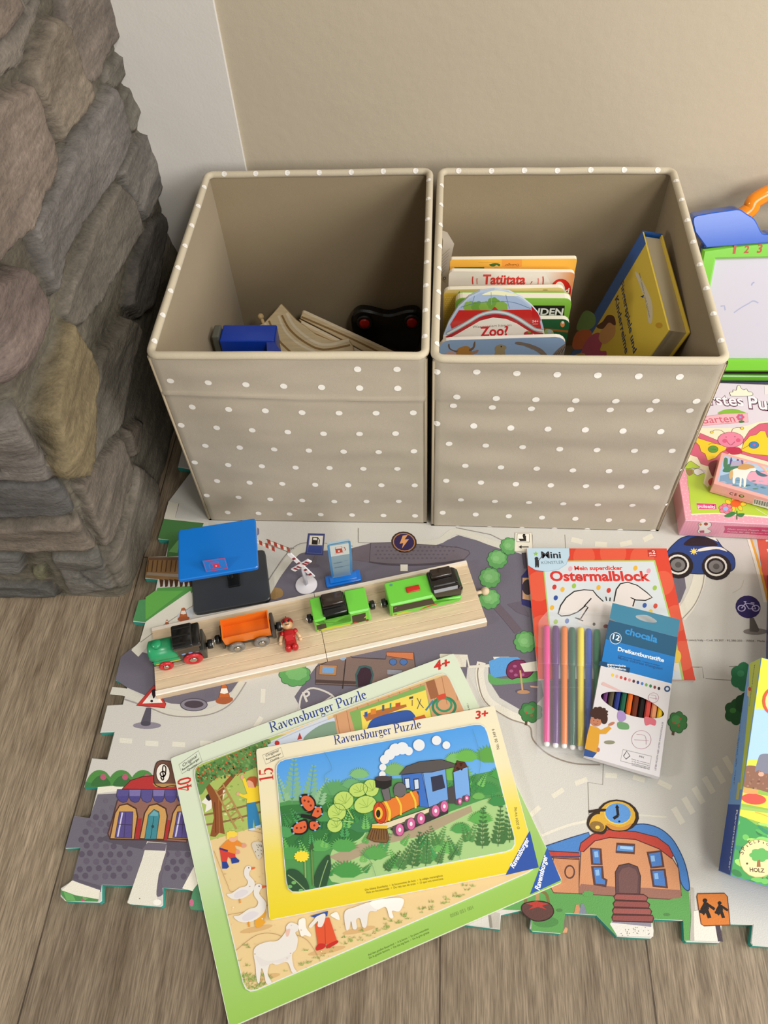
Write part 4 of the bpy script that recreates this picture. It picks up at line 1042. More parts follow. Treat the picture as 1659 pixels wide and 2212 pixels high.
for cx in (1495, 1582):
    I.line([(cx+22*math.cos(a/9*6.283), 556+18*math.sin(a/9*6.283)) for a in range(9)], .0014, W_, sm=True, closed=True)
I.line([(1495, 556), (1520, 525), (1570, 532), (1582, 560), (1540, 560), (1520, 530)], .0013, W_); I.line([(1508, 515), (1525, 515)], .0013, W_); I.line([(1520, 530), (1516, 516)], .0013, W_); I.line([(1552, 522), (1575, 524)], .0013, W_)
I.text('(Como) Italy - Cod. 20.307 - 92.380.250 - 10004 - Made', (1150, 758), (1640, 765), '6f685c', .0, hs=.9)
I.k = 5; I.poly([(1590, 120), (1760, 120), (1760, 700), (1700, 620), (1650, 500)], 'cf5a48', ); I.up(); I.line([(1548, 128), (1590, 260), (1625, 390), (1655, 520)], .0055, 'e0a13a', sm=True); I.line([(1538, 128), (1578, 260), (1612, 390), (1642, 520)], .0040, 'e6e0d0', sm=True); I.ell((1652, 138), 8, 6, 'ead0c4'); I.poly([(1650, 190), (1672, 190), (1665, 225)], 'ead0c4')
# road dashes and seams on the open grey part
I.k = 2; I.view()
def dash(x, y, dx, dy, w, c=DASH):
    L_ = math.hypot(dx, dy); nx_, ny_ = -dy/L_*w/2, dx/L_*w/2
    I.poly([(x-dx/2+nx_, y-dy/2+ny_), (x+dx/2+nx_, y+dy/2+ny_), (x+dx/2-nx_, y+dy/2-ny_), (x-dx/2-nx_, y-dy/2-ny_)], c)
for x, y in ((272, 1600), (328, 1606), (386, 1608), (446, 1606)): dash(x, y, 28, 2, 11)
for x, y, dx, dy in ((558, 1560, 14, -22), (568, 1503, 2, -30), (606, 1418, 3, -20)): dash(x, y, dx, dy, 10)
for x, y, dx, dy in ((1205, 1713, 24, -16), (1156, 1752, 20, -18), (1255, 1688, 26, -10), (1320, 1675, 26, 2), (1380, 1682, 26, 8), (1436, 1695, 28, 14), (1246, 1168, 24, 6), (1298, 1176, 26, 2), (1352, 1174, 26, -6), (1400, 1162, 20, -10)): dash(x, y, dx, dy, 11, 'dcd7c6')
for k in range(6): dash(1465+k*22, 1762-k*22, -20, -34, 13, 'ded9ca')
I.line([(1170, 1805), (1230, 1782), (1290, 1770)], .0030, 'ddd8c8', sm=True); I.line([(1370, 1760), (1440, 1765)], .0020, 'd9d4c4')
for pts in ([(1303, 1648), (1302, 1695), (1270, 1690), (1272, 1760)], [(1430, 1440), (1517, 1441), (1520, 1465)], [(1524, 1466), (1585, 1470)], [(1575, 1440), (1612, 1438)], [(1150, 1155), (1150, 1185)], [(1220, 1155), (1222, 1185)], [(1485, 1440), (1510, 1442)]):
    I.line(pts, .0009, '8b857a')
I.k = 5; I.blob((1606, 1462), 25, 27, '2f7a50', 6, .18); I.blob((1590, 1538), 22, 24, '22552c', 6, .2); I.blob((1612, 1520), 22, 22, '1d4a28', 6, .15); I.up(2); I.ell((1583, 1535), 7, 6, '3f7f3c'); I.ell((1600, 1455), 8, 7, '3f9060')
# warning sign, manhole, kerbs lower left
I.k = 4; I.view(*VA)
I.line([(415, 95), (520, 110), (640, 175), (780, 235), (920, 245), (1060, 225), (1180, 150), (1260, 40)], .010, CURB, sm=True); I.up(); I.line([(500, 150), (650, 200), (780, 250), (920, 262), (1070, 240), (1190, 170), (1280, 40)], .0016, '9a938f', sm=True)
I.up(); I.ell((645, 318), 90, 22, '8a8390'); I.up(); I.poly([(640, 205), (672, 205), (668, 300), (625, 318), (605, 300)], '55505c'); I.ell((637, 306), 32, 16, '4a4652')
I.up(); I.poly([(578, 190), (690, 60), (765, 180), (760, 205)], 'c13a34', sm=False, line='7a2a28', lw=.001); I.up(); I.poly([(615, 178), (690, 85), (745, 172)], 'e9e4da'); I.up(); I.poly([(680, 130), (675, 95), (695, 85), (708, 100), (690, 145)], '2a1a22', sm=True); I.ell((675, 162), 9, 8, '2a1a22')
I.k = 5; I.ell((945, 185), 86, 40, '857f8b', line='4d4853', lw=.001); I.up(); I.ell((945, 182), 62, 24, '4a3f48'); cone(1140, 112, 1.15)
I.k = 4; I.poly([(1010, 70), (1060, 60), (1075, 130), (1020, 140)], '6a6572')
# hedge, music hall and cobbles lower left
I.k = 5
for cx in (340, 480, 620): I.poly([(cx-80, 712), (cx-70, 650), (cx-30, 610), (cx+15, 605), (cx+55, 630), (cx+80, 700)], '4f8a44', sm=True); I.up(); I.poly([(cx-50, 705), (cx-20, 650), (cx+30, 640), (cx+70, 700)], '3b6e3a', sm=True); I.ell((cx+25, 648), 20, 20, 'b85a74', n=8); I.k = 5
I.poly([(245, 715), (330, 715), (330, 690), (250, 680)], '3f7a48')
I.poly([(330, 712), (500, 698), (480, 735), (325, 752)], 'e6e1d0')
rnd = random.Random(5)
for j in range(9):
    for i in range(12):
        x, y = 190+i*62+(j % 2)*30+rnd.uniform(-8, 8), 900+j*48+rnd.uniform(-6, 6)
        if x < 170+ (1380-y)*.12 or (x > 640 and y < 1110) or (540 < x < 760 and y > 1060) or x > 930 or (x < 270 and y < 960) or (x < 235 and y > 1290): continue
        if x > 410 and y < 1060: continue
        I.ell((x, y), 19, 20, '585060' if rnd.random() < .7 else '625a6a', n=9)
for q in ((380, 800), (360, 870), (300, 955), (420, 845)): I.ell(q, 15, 16, '68616f', n=9)
I.poly([(340, 1045), (410, 1010), (900, 1065), (930, 1120), (640, 1115), (420, 1070)], '57505c', sm=False)
I.up(); I.poly([(645, 1060), (770, 1070), (760, 1180), (720, 1270), (705, 1380), (720, 1470), (560, 1465), (520, 1455), (560, 1330), (615, 1170)], 'dedacb'); I.up(); I.poly([(610, 1115), (650, 1065), (770, 1072), (762, 1120)], '68616e')
I.poly([(770, 1120), (735, 1230), (705, 1400), (745, 1400), (745, 1360), (735, 1300), (765, 1190)], '68616e', sm=True)
I.ell((712, 1450), 26, 20, 'efece2'); I.ell((598, 1425), 4, 4, '6a6458')
I.poly([(95, 1375), (165, 1310), (345, 1372), (335, 1430), (120, 1440)], 'e6e1d0'); I.up(); I.poly([(92, 1370), (190, 1405), (335, 1430), (330, 1445), (130, 1442), (95, 1400)], '4f8a50'); I.up(); I.poly([(110, 1380), (170, 1400), (190, 1440), (130, 1436)], '69a860'); I.poly([(230, 1410), (270, 1425), (240, 1440)], '69a860'); I.ell((235, 1435), 12, 9, 'b85a74')
I.k = 6; I.poly([(165, 1305), (345, 1365), (345, 1345), (175, 1295)], '5d5764'); I.poly([(870, 1360), (945, 1220), (990, 1225), (1000, 1380), (940, 1378)], 'e6e1d0'); I.up(); I.poly([(940, 1370), (970, 1330), (1010, 1340), (1010, 1500), (925, 1495), (915, 1470)], '4b8660'); I.ell((930, 1452), 14, 24, 'c06a86')
I.k = 9
I.poly([(395, 1010), (420, 930), (455, 800), (520, 720), (900, 720), (900, 1065), (660, 1050), (410, 1045)], '8d6459', line='4d332f', lw=.0014)
I.up(); I.poly([(485, 725), (540, 670), (620, 645), (700, 638), (900, 660), (900, 730)], 'b23433', sm=False, line='5a2424', lw=.001)
I.up()
for k in range(6):
    x = 455+k*76; I.poly([(x, 728), (x+76, 728), (x+76, 770), (x+60, 805), (x+38, 812), (x+12, 800), (x-5, 770)], '58508c' if k % 2 == 0 else '7a70a6', line='3f3a5c', lw=.0008)
    I.poly([(x-5, 770), (x+76, 770), (x+62, 805), (x+38, 814), (x+10, 803)], '4d4684')
for cx, dw in ((500, 'w'), (690, 'd'), (870, 'w')):
    I.k = 12; I.poly([(cx-92, 1042), (cx-60, 880), (cx-30, 830), (cx+20, 820), (cx+75, 850), (cx+85, 900), (cx+62, 1048)], 'c79a5a', line='4d2f22', lw=.0016)
    I.up()
    if dw == 'w': I.poly([(cx-60, 1035), (cx-30, 870), (cx+55, 870), (cx+48, 1040)], '564a86', line='3a3050', lw=.0008); I.up(); I.line([(cx-42, 1030), (cx-12, 875)], .0018, 'c9c4dc'); I.line([(cx+10, 875), (cx-2, 1035)], .0006, '3a3050'); I.line([(cx-40, 950), (cx+50, 955)], .0006, '3a3050')
    else: I.poly([(cx-60, 1045), (cx-35, 890), (cx, 855), (cx+30, 870), (cx+35, 900), (cx+15, 1045)], '3f8590', line='2a4a50', lw=.0008); I.up(); I.poly([(cx-30, 895), (cx, 862), (cx+28, 880), (cx+25, 898)], '6aa4b0'); I.line([(cx, 900), (cx-22, 1040)], .0006, '204048'); I.ell((cx-8, 965), 10, 10, '2a4a50', n=8)
I.k = 12; I.poly([(560, 1040), (582, 915), (612, 912), (598, 1045)], 'a82e2e'); I.poly([(730, 1050), (760, 920), (795, 925), (775, 1052)], 'a82e2e')
I.k = 13; I.poly([(690, 680), (705, 560), (770, 545), (830, 570), (860, 690), (790, 705), (740, 715)], '6d4a3c', sm=True, line='3a241c', lw=.001); I.poly([(680, 690), (840, 690), (820, 712), (700, 712)], 'b08a54'); I.up(); I.ell((748, 625), 44, 62, 'ece6da', line='3a241c', lw=.0008)
I.up(2); I.line([(742, 665), (735, 650), (752, 640), (765, 628), (750, 612), (730, 625), (740, 645), (760, 640), (766, 590), (752, 575), (745, 600), (752, 660), (740, 668)], .0014, '2a2220', sm=True)
# school house lower right
I.k = 4; I.view(*VD)
I.poly([(290, 770), (520, 660), (900, 660), (1250, 640), (1270, 930), (1230, 930), (1225, 826), (1072, 818), (1072, 900), (880, 905), (780, 798), (620, 788), (605, 893), (445, 880), (450, 778)], '5d9a52')
I.poly([(1200, 640), (1250, 640), (1265, 820), (1225, 826)], '5d9a52'); I.up()
I.poly([(520, 445), (640, 405), (740, 375), (760, 470), (690, 500), (530, 500)], '4a7fc0', line='2c3f66', lw=.001); I.poly([(840, 385), (980, 335), (1080, 345), (1160, 400), (1215, 490), (1245, 580), (1255, 670), (1215, 640), (1150, 470)], '4a7fc0', sm=True, line='2c3f66', lw=.001)
I.up(); I.poly([(540, 650), (560, 500), (690, 510), (690, 690), (560, 685)], 'c68a62', line='5f4438', lw=.001); I.poly([(525, 470), (690, 480), (692, 515), (545, 505)], 'b84438', line='5a2c28', lw=.001)
I.ell((642, 578), 24, 32, '5a84b8', line='5a3a34', lw=.0016)
I.up(); I.poly([(690, 640), (700, 470), (740, 410), (840, 380), (980, 390), (1090, 430), (1150, 480), (1200, 560), (1215, 700), (1150, 718), (690, 690)], 'cb8f66', line='5f4438', lw=.001); I.up(); I.poly([(690, 660), (700, 640), (880, 655), (1030, 660), (1215, 672), (1212, 712), (1150, 716), (690, 688)], '96695a')
I.poly([(690, 470), (700, 430), (760, 385), (840, 362), (980, 372), (1090, 400), (1150, 445), (1172, 490), (1165, 510), (1100, 460), (980, 412), (845, 402), (770, 420), (712, 475)], 'b84438', line='5a2c28', lw=.001)
for q, c in (([(752, 458), (800, 462), (805, 540), (758, 538)], 0), ([(758, 552), (808, 552), (812, 610), (830, 620), (826, 650), (770, 642)], 0), ([(1042, 480), (1110, 472), (1122, 550), (1060, 556)], 1), ([(1060, 570), (1128, 566), (1140, 658), (1072, 650)], 1)):
    I.k = 9; I.poly(q, '4a78ba', line='5a3a34', lw=.0028); I.up(3); x, y = q[0]; I.poly([(x+14, y+16), (x+34, y+14), (x+38, y+44), (x+18, y+46)], '86b0dc')
I.k = 9; I.poly([(885, 435), (975, 440), (972, 482), (880, 475)], '5a8cc8', line='5a3a34', lw=.0028); I.up(2); I.line([(900, 452), (965, 458)], .003, '9cc0e4')
I.k = 9; I.poly([(878, 690), (876, 580), (895, 545), (945, 535), (990, 552), (1005, 600), (1002, 692)], '5d4244', line='3a2a2a', lw=.001); I.up(2); I.poly([(895, 685), (892, 590), (910, 562), (945, 552), (980, 566), (992, 600), (988, 688)], '704f4c')
for k in range(4):
    y = 690+k*36; I.k = 9+k % 2; I.poly([(882-k*6, y), (1020+k*16, y+4), (1042+k*10, y+18), (1036+k*10, y+38), (875-k*4, y+32), (868-k*3, y+14)], '8a4c48' if k % 2 else '96544e', line='4a2a28', lw=.0012)
I.k = 8; I.poly([(848, 845), (865, 822), (1065, 830), (1072, 880), (1070, 910), (885, 905)], 'dcd8cf'); I.poly([(855, 838), (870, 818), (1062, 826), (1060, 860)], '8b8794'); I.up()
for k in range(26): I.ell((885+rnd.uniform(0, 175), 862+rnd.uniform(0, 42)), 3, 2.5, '8a8378', n=6)
# clock and bell on the roof
I.k = 12; I.ell((890, 290), 108, 82, '33251c', rot=8); I.up(); I.ell((888, 288), 92, 72, 'd3a63c', rot=8); I.poly([(830, 330), (900, 350), (960, 330), (930, 362), (860, 362)], 'c98a3c', sm=True); I.up(); I.ell((888, 280), 70, 56, 'e3c45a', rot=8); I.up(); I.ell((890, 278), 66, 52, '5c93d2', rot=8); I.up(); I.line([(890, 290), (884, 240)], .003, '1f1a18'); I.line([(890, 290), (866, 305)], .003, '1f1a18'); I.ell((896, 320), 6, 5, '1f1a18'); I.poly([(875, 250), (884, 232), (896, 250)], '1f1a18')
I.k = 13; I.poly([(730, 335), (745, 285), (790, 270), (830, 295), (835, 350), (815, 385), (760, 375)], '33251c', sm=True); I.up(); I.poly([(742, 335), (760, 295), (795, 282), (822, 305), (824, 350), (800, 372), (760, 358)], 'd3a63c', sm=True); I.up(); I.ell((782, 345), 38, 26, '8a6a34', rot=15); I.ell((785, 350), 12, 9, 'e3c45a'); I.line([(740, 270), (790, 262), (840, 262)], .003, '33251c')
# basket, pebbles, children sign
I.k = 7; I.ell((520, 835), 65, 28, '4f8648'); I.line([(415, 740), (425, 690), (470, 672), (520, 690), (535, 740)], .003, '7a6a3a', sm=True); I.line([(475, 740), (478, 680)], .004, 'a88a58'); I.up(2); I.poly([(395, 770), (410, 740), (480, 728), (540, 742), (560, 785), (530, 820), (470, 830), (420, 805)], '5c3d38', sm=True, line='33211f', lw=.001); I.up(2); I.poly([(418, 740), (470, 728), (535, 742), (500, 752), (525, 772), (480, 758), (430, 772), (455, 752)], 'b23b32')
for q, c in (((682, 775), 'c48a62'), ((708, 770), '7a8290')): I.poly([(q[0]-18, 792), (q[0]-8, q[1]-28), (q[0]+6, q[1]-30), (q[0]+22, 792)], c)
I.ell((590, 775), 16, 8, '4f7f48'); I.ell((1140, 797), 16, 7, '4f7f48'); I.poly([(605, 890), (622, 860), (632, 870), (628, 890)], 'd09a72'); I.blob((735, 690), 24, 14, '5d9a52', 7, .2)
I.line([(1268, 660), (1275, 800), (1268, 930)], .004, 'b5afa4'); I.poly([(1278, 780), (1320, 770), (1420, 850), (1415, 935), (1280, 930)], 'e0dccf')
I.up(); I.poly([(1298, 690), (1435, 688), (1450, 705), (1464, 850), (1330, 855), (1315, 845), (1294, 705)], 'd17a34', line='6a3a20', lw=.001); I.up(2); K_ = '251b16'
for cx, cy, s in ((1335, 725, 1.0), (1410, 738, .85)):
    I.ell((cx, cy), 12*s, 11*s, K_); I.poly([(cx-6, cy+8), (cx+14*s, cy+10), (cx+22*s, cy+45*s), (cx-12*s, cy+46*s)], K_)
    I.line([(cx+6, cy+42*s), (cx-14*s, cy+68*s)], .004*s, K_); I.line([(cx+6, cy+42*s), (cx+24*s, cy+90*s)], .004*s, K_); I.line([(cx+10*s, cy+18*s), (cx+50*s, cy+45*s)], .003*s, K_); I.line([(cx, cy+18*s), (cx-18*s, cy+50*s)], .003*s, K_); I.ell((cx-20*s, cy+56*s), 10*s, 9*s, K_)
I.line([(1400, 850), (1415, 935)], .005, '4a4048')
# lost bit of road under the big puzzle's right corner
I.k = 3; I.poly([(240, 780), (285, 790), (283, 870), (235, 862)], 'b5afa4'); I.line([(232, 800), (240, 865)], .003, '8b857a')
play = mb.build('play_mat', M_FOAM, M=R_MAT)
tag(play, 'foam puzzle play mat printed with a toy town of grey roads, houses and signs', 'play mat')
# ------------------------------------------------------------------ wide wooden track and the train on it
ANG = 15.4
M_T = rotz((-0.3635, -0.1834, MZ), ANG)
TW_, TTOP = 0.0985, 0.0105
WOODC, WOOD_HILITE = 'd6bf9e', 'ece0d0'  # paler second tone paints the raised lips' highlight into the wood colour
def track_piece(label, u0, u1, peg):
    root = thing('wooden_track', label, 'toy track', M_T @ Matrix.Translation((u0, 0, 0)), 'straight pieces of wide wooden track')
    mb = MB()
    prof = [(0, 0), (0, .0112), (.0012, .0124), (.0062, .0124), (.0078, TTOP), (.0200, TTOP), (.0207, .0098), (.0214, TTOP), (.0345, TTOP), (.0352, .0098), (.0359, TTOP),
            (.0622, TTOP), (.0629, .0098), (.0636, TTOP), (.0768, TTOP), (.0775, .0098), (.0782, TTOP), (.0907, TTOP), (.0923, .0124), (.0973, .0124), (TW_, .0112), (TW_, 0)]
    n = len(prof); L_ = u1-u0
    vs = [(0, -v, z) for v, z in prof]+[(L_, -v, z) for v, z in prof]
    fs = []; cols = []
    for i in range(n):
        j = (i+1) % n
        fs.append([i, n+i, n+j, j])
        cols.append(WOOD_HILITE if prof[i][1] > .0111 and prof[j][1] > .0111 else WOODC)
    fs += [list(range(n)), [n+i for i in range(n)][::-1]]; cols += ['cdb592', 'cdb592']
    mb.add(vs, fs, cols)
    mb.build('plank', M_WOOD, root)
    if peg:
        mb = MB(); mb.tube([(L_-.002, -.0505, .0062), (L_+.0085, -.0505, .0062)], .0026, WOODC, 10)
        mb.ball((L_+.0122, -.0505, .0062), .0058, .0058, .0058, WOODC); mb.build('peg', M_WOOD, root)
    return root
track_piece('left half of the wide wooden track, under the orange wagon', 0.0, 0.2172, False)
track_piece('right half of the wide wooden track, with a round peg at its end', 0.2179, 0.4300, True)

def train(name, label, cat, uc, vc, group=None):
    root = thing(name, label, cat, M_T @ Matrix.Translation((uc, -vc, TTOP)), group)
    return root, Matrix.Translation((-uc, vc, 0))
def wheel(root, X, u, v, r, w, col, hub='c9c4b8', side=-1):
    A = X @ Matrix.Translation((u, -v, r)) @ Matrix.Rotation(math.pi/2, 4, 'X')   # axis along the track's width; +z of the lathe faces the camera
    mb = MB(); mb.lathe([(r*.8, -w/2), (r, -w/2+.0008), (r, w/2-.0012), (r*.86, w/2), (r*.62, w/2), (r*.55, w/2-.0010), (0, w/2-.0010)], col, 24, xf=A)
    k = mb.build('wheel', M_PLASTIC, root)
    mb = MB(); mb.lathe([(r*.40, w/2-.0012), (r*.40, w/2), (r*.3, w/2+.0005), (0, w/2+.0006)], hub, 16, xf=A); mb.build('hub_cap', M_METAL, k)
def magnet(root, X, u, v, sgn):
    A = X @ Matrix.Translation((u, -v, .0125)) @ Matrix.Rotation(math.pi/2*sgn, 4, 'Y')
    mb = MB(); mb.lathe([(.0030, 0), (.0030, .002), (.0058, .0025), (.0062, .0040), (.0062, .0075), (.0055, .0083), (0, .0083)], '161514', 18, xf=A)
    k = mb.build('coupling', M_PLASTIC, root)
    mb = MB(); mb.lathe([(.0046, .0080), (.0046, .0094), (.0038, .0100), (0, .0100)], 'd8d6d0', 18, xf=A); mb.build('magnet', M_METAL, k)

# small green and black steam engine
root, X = train('toy_locomotive', 'small green and black toy steam engine with red wheels, left end of the track', 'toy train', .036, .0495)
mb = MB(); mb.X = X
mb.rbox(.001, .069, -.0615, -.0375, .006, .0155, '33332f', .0012, 2); mb.rbox(.064, .070, -.0655, -.0335, .006, .0285, '3b3b36', .0015, 2)
mb.build('chassis', M_PLASTIC, root)
mb = MB(); mb.X = X
A = Matrix.Translation((.0005, -.0495, .0255)) @ Matrix.Rotation(math.pi/2, 4, 'Y')
mb.lathe([(.0, 0), (.0100, .0002), (.0132, .0022), (.0138, .006), (.0138, .038)], '27955f', 28, xf=A)
mb.prism([(.004, -.0635), (.038, -.0635), (.038, -.0355), (.004, -.0355)], .0135, .0200, '27955f', bev=.0005); mb.rbox(.006, .037, -.0640, -.0350, .0135, .0158, 'b5a94a', .0004, 1)
k = mb.build('boiler', M_PLASTIC, root)
mb = MB(); mb.X = X; mb.lathe([(.0062, .0355), (.0062, .0420), (.0056, .0432), (0, .0436)], '23945f', 20, xf=Matrix.Translation((.0140, -.0495, 0))); mb.build('chimney', M_PLASTIC, root)
mb = MB(); mb.X = X
mb.rbox(.0365, .0655, -.0640, -.0350, .0150, .0400, '1d1d1b', .0012, 2)
I = Ink(mb, root.matrix_world @ X, frame((0, -.0641, 0), (1, 0, 0), (0, 0, 1))); I.metric = True
for u_ in (.0440, .0525): I.ell((u_, .0275), .0028, .0020, '6f93c4', rot=15)
I.ell((.0605, .0265), .0028, .0020, '4b5560')
mb.build('cab', M_SHINY, root)
mb = MB(); mb.X = X
mb.rbox(.0345, .0600, -.0660, -.0330, .0395, .0495, '121212', .0022, 3); mb.rbox(.0560, .0690, -.0650, -.0340, .0390, .0478, '151514', .002, 3)
for v_ in (-.0600, -.0495, -.0390): mb.rbox(.0362, .0585, v_-.0012, v_+.0012, .0490, .0504, '181818', .0004, 1)
mb.build('cab_roof', M_SHINY, root)
for side in (0, 1):
    v_ = .0650 if not side else .0340
    wheel(root, X, .0175, v_, .0092, .0045, 'c0202b'); wheel(root, X, .0525, v_, .0122, .0045, 'c0202b')
magnet(root, X, .0700, .0495, 1)
mb = MB(); mb.X = X; A = Matrix.Translation((.0016, -.0495, .0125)) @ Matrix.Rotation(-math.pi/2, 4, 'Y'); mb.lathe([(.0058, 0), (.0058, .0032), (.0048, .0040), (0, .0042)], 'cfd6e2', 18, xf=A); mb.build('magnet', M_METAL, root)

# orange tipper wagon
root, X = train('toy_wagon', 'orange open toy wagon with grey wheels, hooked behind the small engine', 'toy wagon', .1250, .0455)
mb = MB(); mb.X = X
mb.rbox(.0945, .1575, -.0560, -.0330, .0060, .0140, '38362f', .0012, 2); mb.rbox(.1555, .1600, -.0600, -.0300, .0080, .0260, '3f3d38', .0015, 2); mb.rbox(.0905, .0945, -.0590, -.0310, .0080, .0230, '2c2b27', .0015, 2)
mb.build('chassis', M_PLASTIC, root)
mb = MB(); mb.X = X; O_ = 'e6741c'
u0, u1, v0, v1, zb, zt, t = .0938, .1552, -.0580, -.0295, .0145, .0325, .0016
vs = []
for (a, b, c, d, z) in ((u0+.001, u1-.001, v0+.001, v1-.001, zb), (u0, u1, v0, v1, zt), (u0+t, u1-t, v0+t, v1-t, zt), (u0+t, u1-t, v0+t, v1-t, zb+t)):
    vs += [(a, c, z), (b, c, z), (b, d, z), (a, d, z)]
fs = [[3, 2, 1, 0], [12, 13, 14, 15]]
for k in range(3):
    for i in range(4): fs.append([4*k+i, 4*k+(i+1) % 4, 4*k+4+(i+1) % 4, 4*k+4+i])
mb.add(vs, fs, O_); mb.build('tub', M_PLASTIC, root)
for v_ in (.0612, .0258): wheel(root, X, .1085, v_, .0102, .0052, '7a7771'); wheel(root, X, .1405, v_, .0102, .0052, '7a7771')
magnet(root, X, .0908, .0455, -1); magnet(root, X, .1598, .0455, 1)

# bright green carriage with black load
root, X = train('toy_carriage', 'bright green toy carriage with black raised middle, between red figure and engine', 'toy train', .2470, .0440)
LG = '6cc83f'
def side_body(mb, prof, v0, v1, col, bev=.0022):
    A = Matrix((( 1, 0, 0, 0), (0, 0, -1, 0), (0, 1, 0, 0), (0, 0, 0, 1)))   # (u, z, depth) -> track frame
    h = (v1-v0)
    n = len(prof); a = sum(prof[i][0]*prof[(i+1) % n][1]-prof[(i+1) % n][0]*prof[i][1] for i in range(n))
    P = prof if a > 0 else prof[::-1]
    ins = inset(P, bev)
    vs = [(p[0], p[1], v0) for p in ins]+[(p[0], p[1], v0+bev) for p in P]+[(p[0], p[1], v1-bev) for p in P]+[(p[0], p[1], v1) for p in ins]
    fs = [list(range(n))[::-1]]
    for k in range(3):
        for i in range(n): fs.append([k*n+i, k*n+(i+1) % n, k*n+n+(i+1) % n, k*n+n+i])
    fs.append([3*n+i for i in range(n)])
    mb.add(vs, fs, col, 0, False, A)
def rr(pts, r):
    out = []
    for i in range(len(pts)):
        p0, p1, p2 = Vector(pts[i-1]), Vector(pts[i]), Vector(pts[(i+1) % len(pts)])
        a = p1+(p0-p1).normalized()*r; b = p1+(p2-p1).normalized()*r
        for k in range(4):
            t = k/3; q = a*(1-t)**2+p1*2*t*(1-t)+b*t*t; out.append((q.x, q.y))
    return out
mb = MB(); mb.X = X
side_body(mb, rr([(.2105, .0035), (.2845, .0035), (.2835, .0340), (.2560, .0350), (.2560, .0160), (.2262, .0160), (.2262, .0345), (.2105, .0335)], .0016), .0262, .0620, LG)
I = Ink(mb, root.matrix_world @ X, frame((0, -.06205, 0), (1, 0, 0), (0, 0, 1))); I.metric = True
I.poly([(.2128, .0110), (.2250, .0112), (.2250, .0236), (.2128, .0234)], '2a2118'); I.poly([(.2590, .0072), (.2765, .0076), (.2775, .0285), (.2595, .0280)], '2a1d16')
I.up(); I.poly([(.2125, .0055), (.2560, .0055), (.2560, .0090), (.2300, .0120), (.2125, .0100)], 'c3c83a'); I.poly([(.2555, .0070), (.2680, .0065), (.2620, .0110)], 'a5372a'); I.ell((.2160, .0085), .0022, .0020, '6b7a3a'); I.poly([(.2740, .0150), (.2790, .0175), (.2770, .0195)], 'd6c83a'); I.ell((.2785, .0080), .0020, .0030, '7a2a20')
I.up(); I.line([(.2140, .0245), (.2165, .0250)], .0005, 'c8c4a8')
mb.build('body', M_PLASTIC, root)
mb = MB(); mb.X = X
mb.rbox(.2235, .2555, -.0590, -.0280, .0130, .0375, '121211', .0025, 3); mb.rbox(.2255, .2530, -.0480, -.0300, .0360, .0435, '2a1f18', .002, 3)
mb.rbox(.2250, .2545, -.0505, -.0480, .0365, .0400, '0e0e0d', .0008, 2)
mb.build('load', M_SHINY, root)['label'] = 'black ribbed load'
magnet(root, X, .2112, .0440, -1); magnet(root, X, .2838, .0440, 1)

# bright green engine
root, X = train('toy_locomotive', 'bright green toy engine with red button and black cab, right end of the track', 'toy train', .3570, .0450)
mb = MB(); mb.X = X
side_body(mb, rr([(.3095, .0035), (.3990, .0035), (.4060, .0075), (.4060, .0150), (.3730, .0165), (.3670, .0345), (.3095, .0340)], .0018), .0270, .0628, LG)
I = Ink(mb, root.matrix_world @ X, frame((0, -.06285, 0), (1, 0, 0), (0, 0, 1))); I.metric = True
I.poly([(.3130, .0140), (.3690, .0140), (.3650, .0298), (.3135, .0302)], '2b2017'); I.up(); I.line([(.3150, .0250), (.3180, .0253)], .0006, 'c8c4a8')
I.poly([(.3120, .0055), (.3400, .0055), (.3300, .0110), (.3120, .0100)], 'c3c83a'); I.poly([(.3480, .0060), (.3760, .0120), (.3700, .0145), (.3560, .0110)], 'b8442c'); I.ell((.3160, .0080), .0024, .0020, '7a8a3a'); I.poly([(.3290, .0070), (.3430, .0120), (.3520, .0125)], '8ad05a')
I = Ink(mb, root.matrix_world @ X, Matrix.Translation((0, 0, .03455))); I.metric = True
I.ell((.3180, -.0335), .0018, .0016, '5a8a9a')
mb.build('body', M_PLASTIC, root)
mb = MB(); mb.X = X; mb.rbox(.3350, .3530, -.0505, -.0420, .0335, .0362, 'c02a1c', .0012, 3); mb.build('button', M_PLASTIC, root)['label'] = 'red push button'
mb = MB(); mb.X = X
side_body(mb, rr([(.3660, .0150), (.4075, .0140), (.4085, .0300), (.4020, .0385), (.3660, .0385)], .003), .0262, .0600, '14110f', .003)
mb.rbox(.3700, .3975, -.0420, -.0285, .0375, .0445, '2a1f18', .002, 3); mb.rbox(.3690, .4030, -.0520, -.0440, .0375, .0410, '171412', .001, 2)
mb.build('cab', M_SHINY, root)['label'] = 'black glossy cab'
magnet(root, X, .3100, .0450, -1)

# little red figure standing on the track
FS = Matrix.Scale(1.17, 4); fd = Vector((-.0151, .0497, .0015)).normalized()
F0 = frame((-.1711, -.2165, .0282), (fd.y, -fd.x, 0), None, fd)
root = thing('toy_figure', 'little red toy figure with helmet and goggles lying on the wooden track', 'toy figure', F0)
mb = MB(); mb.X = FS; RED = 'b51a1c'
for sx in (-1, 1): mb.ball((sx*.0036, -.0015, .0040), .0040, .0058, .0040, RED)
mb.rbox(-.0066, .0066, -.0034, .0042, .0040, .0165, RED, .0022, 3, tapx=.0006); mb.rbox(-.0062, .0062, -.0036, .0038, .0150, .0265, 'b3171a', .0024, 3)
mb.prism([(-.0042, -.0044), (.0042, -.0044), (.0042, -.003), (-.0042, -.003)], .0115, .0185, 'c3262a')
for sx in (-1, 1): mb.ball((sx*.0073, 0, .0238), .0028, .0030, .0030, RED)
mb.build('body', M_PLASTIC, root)
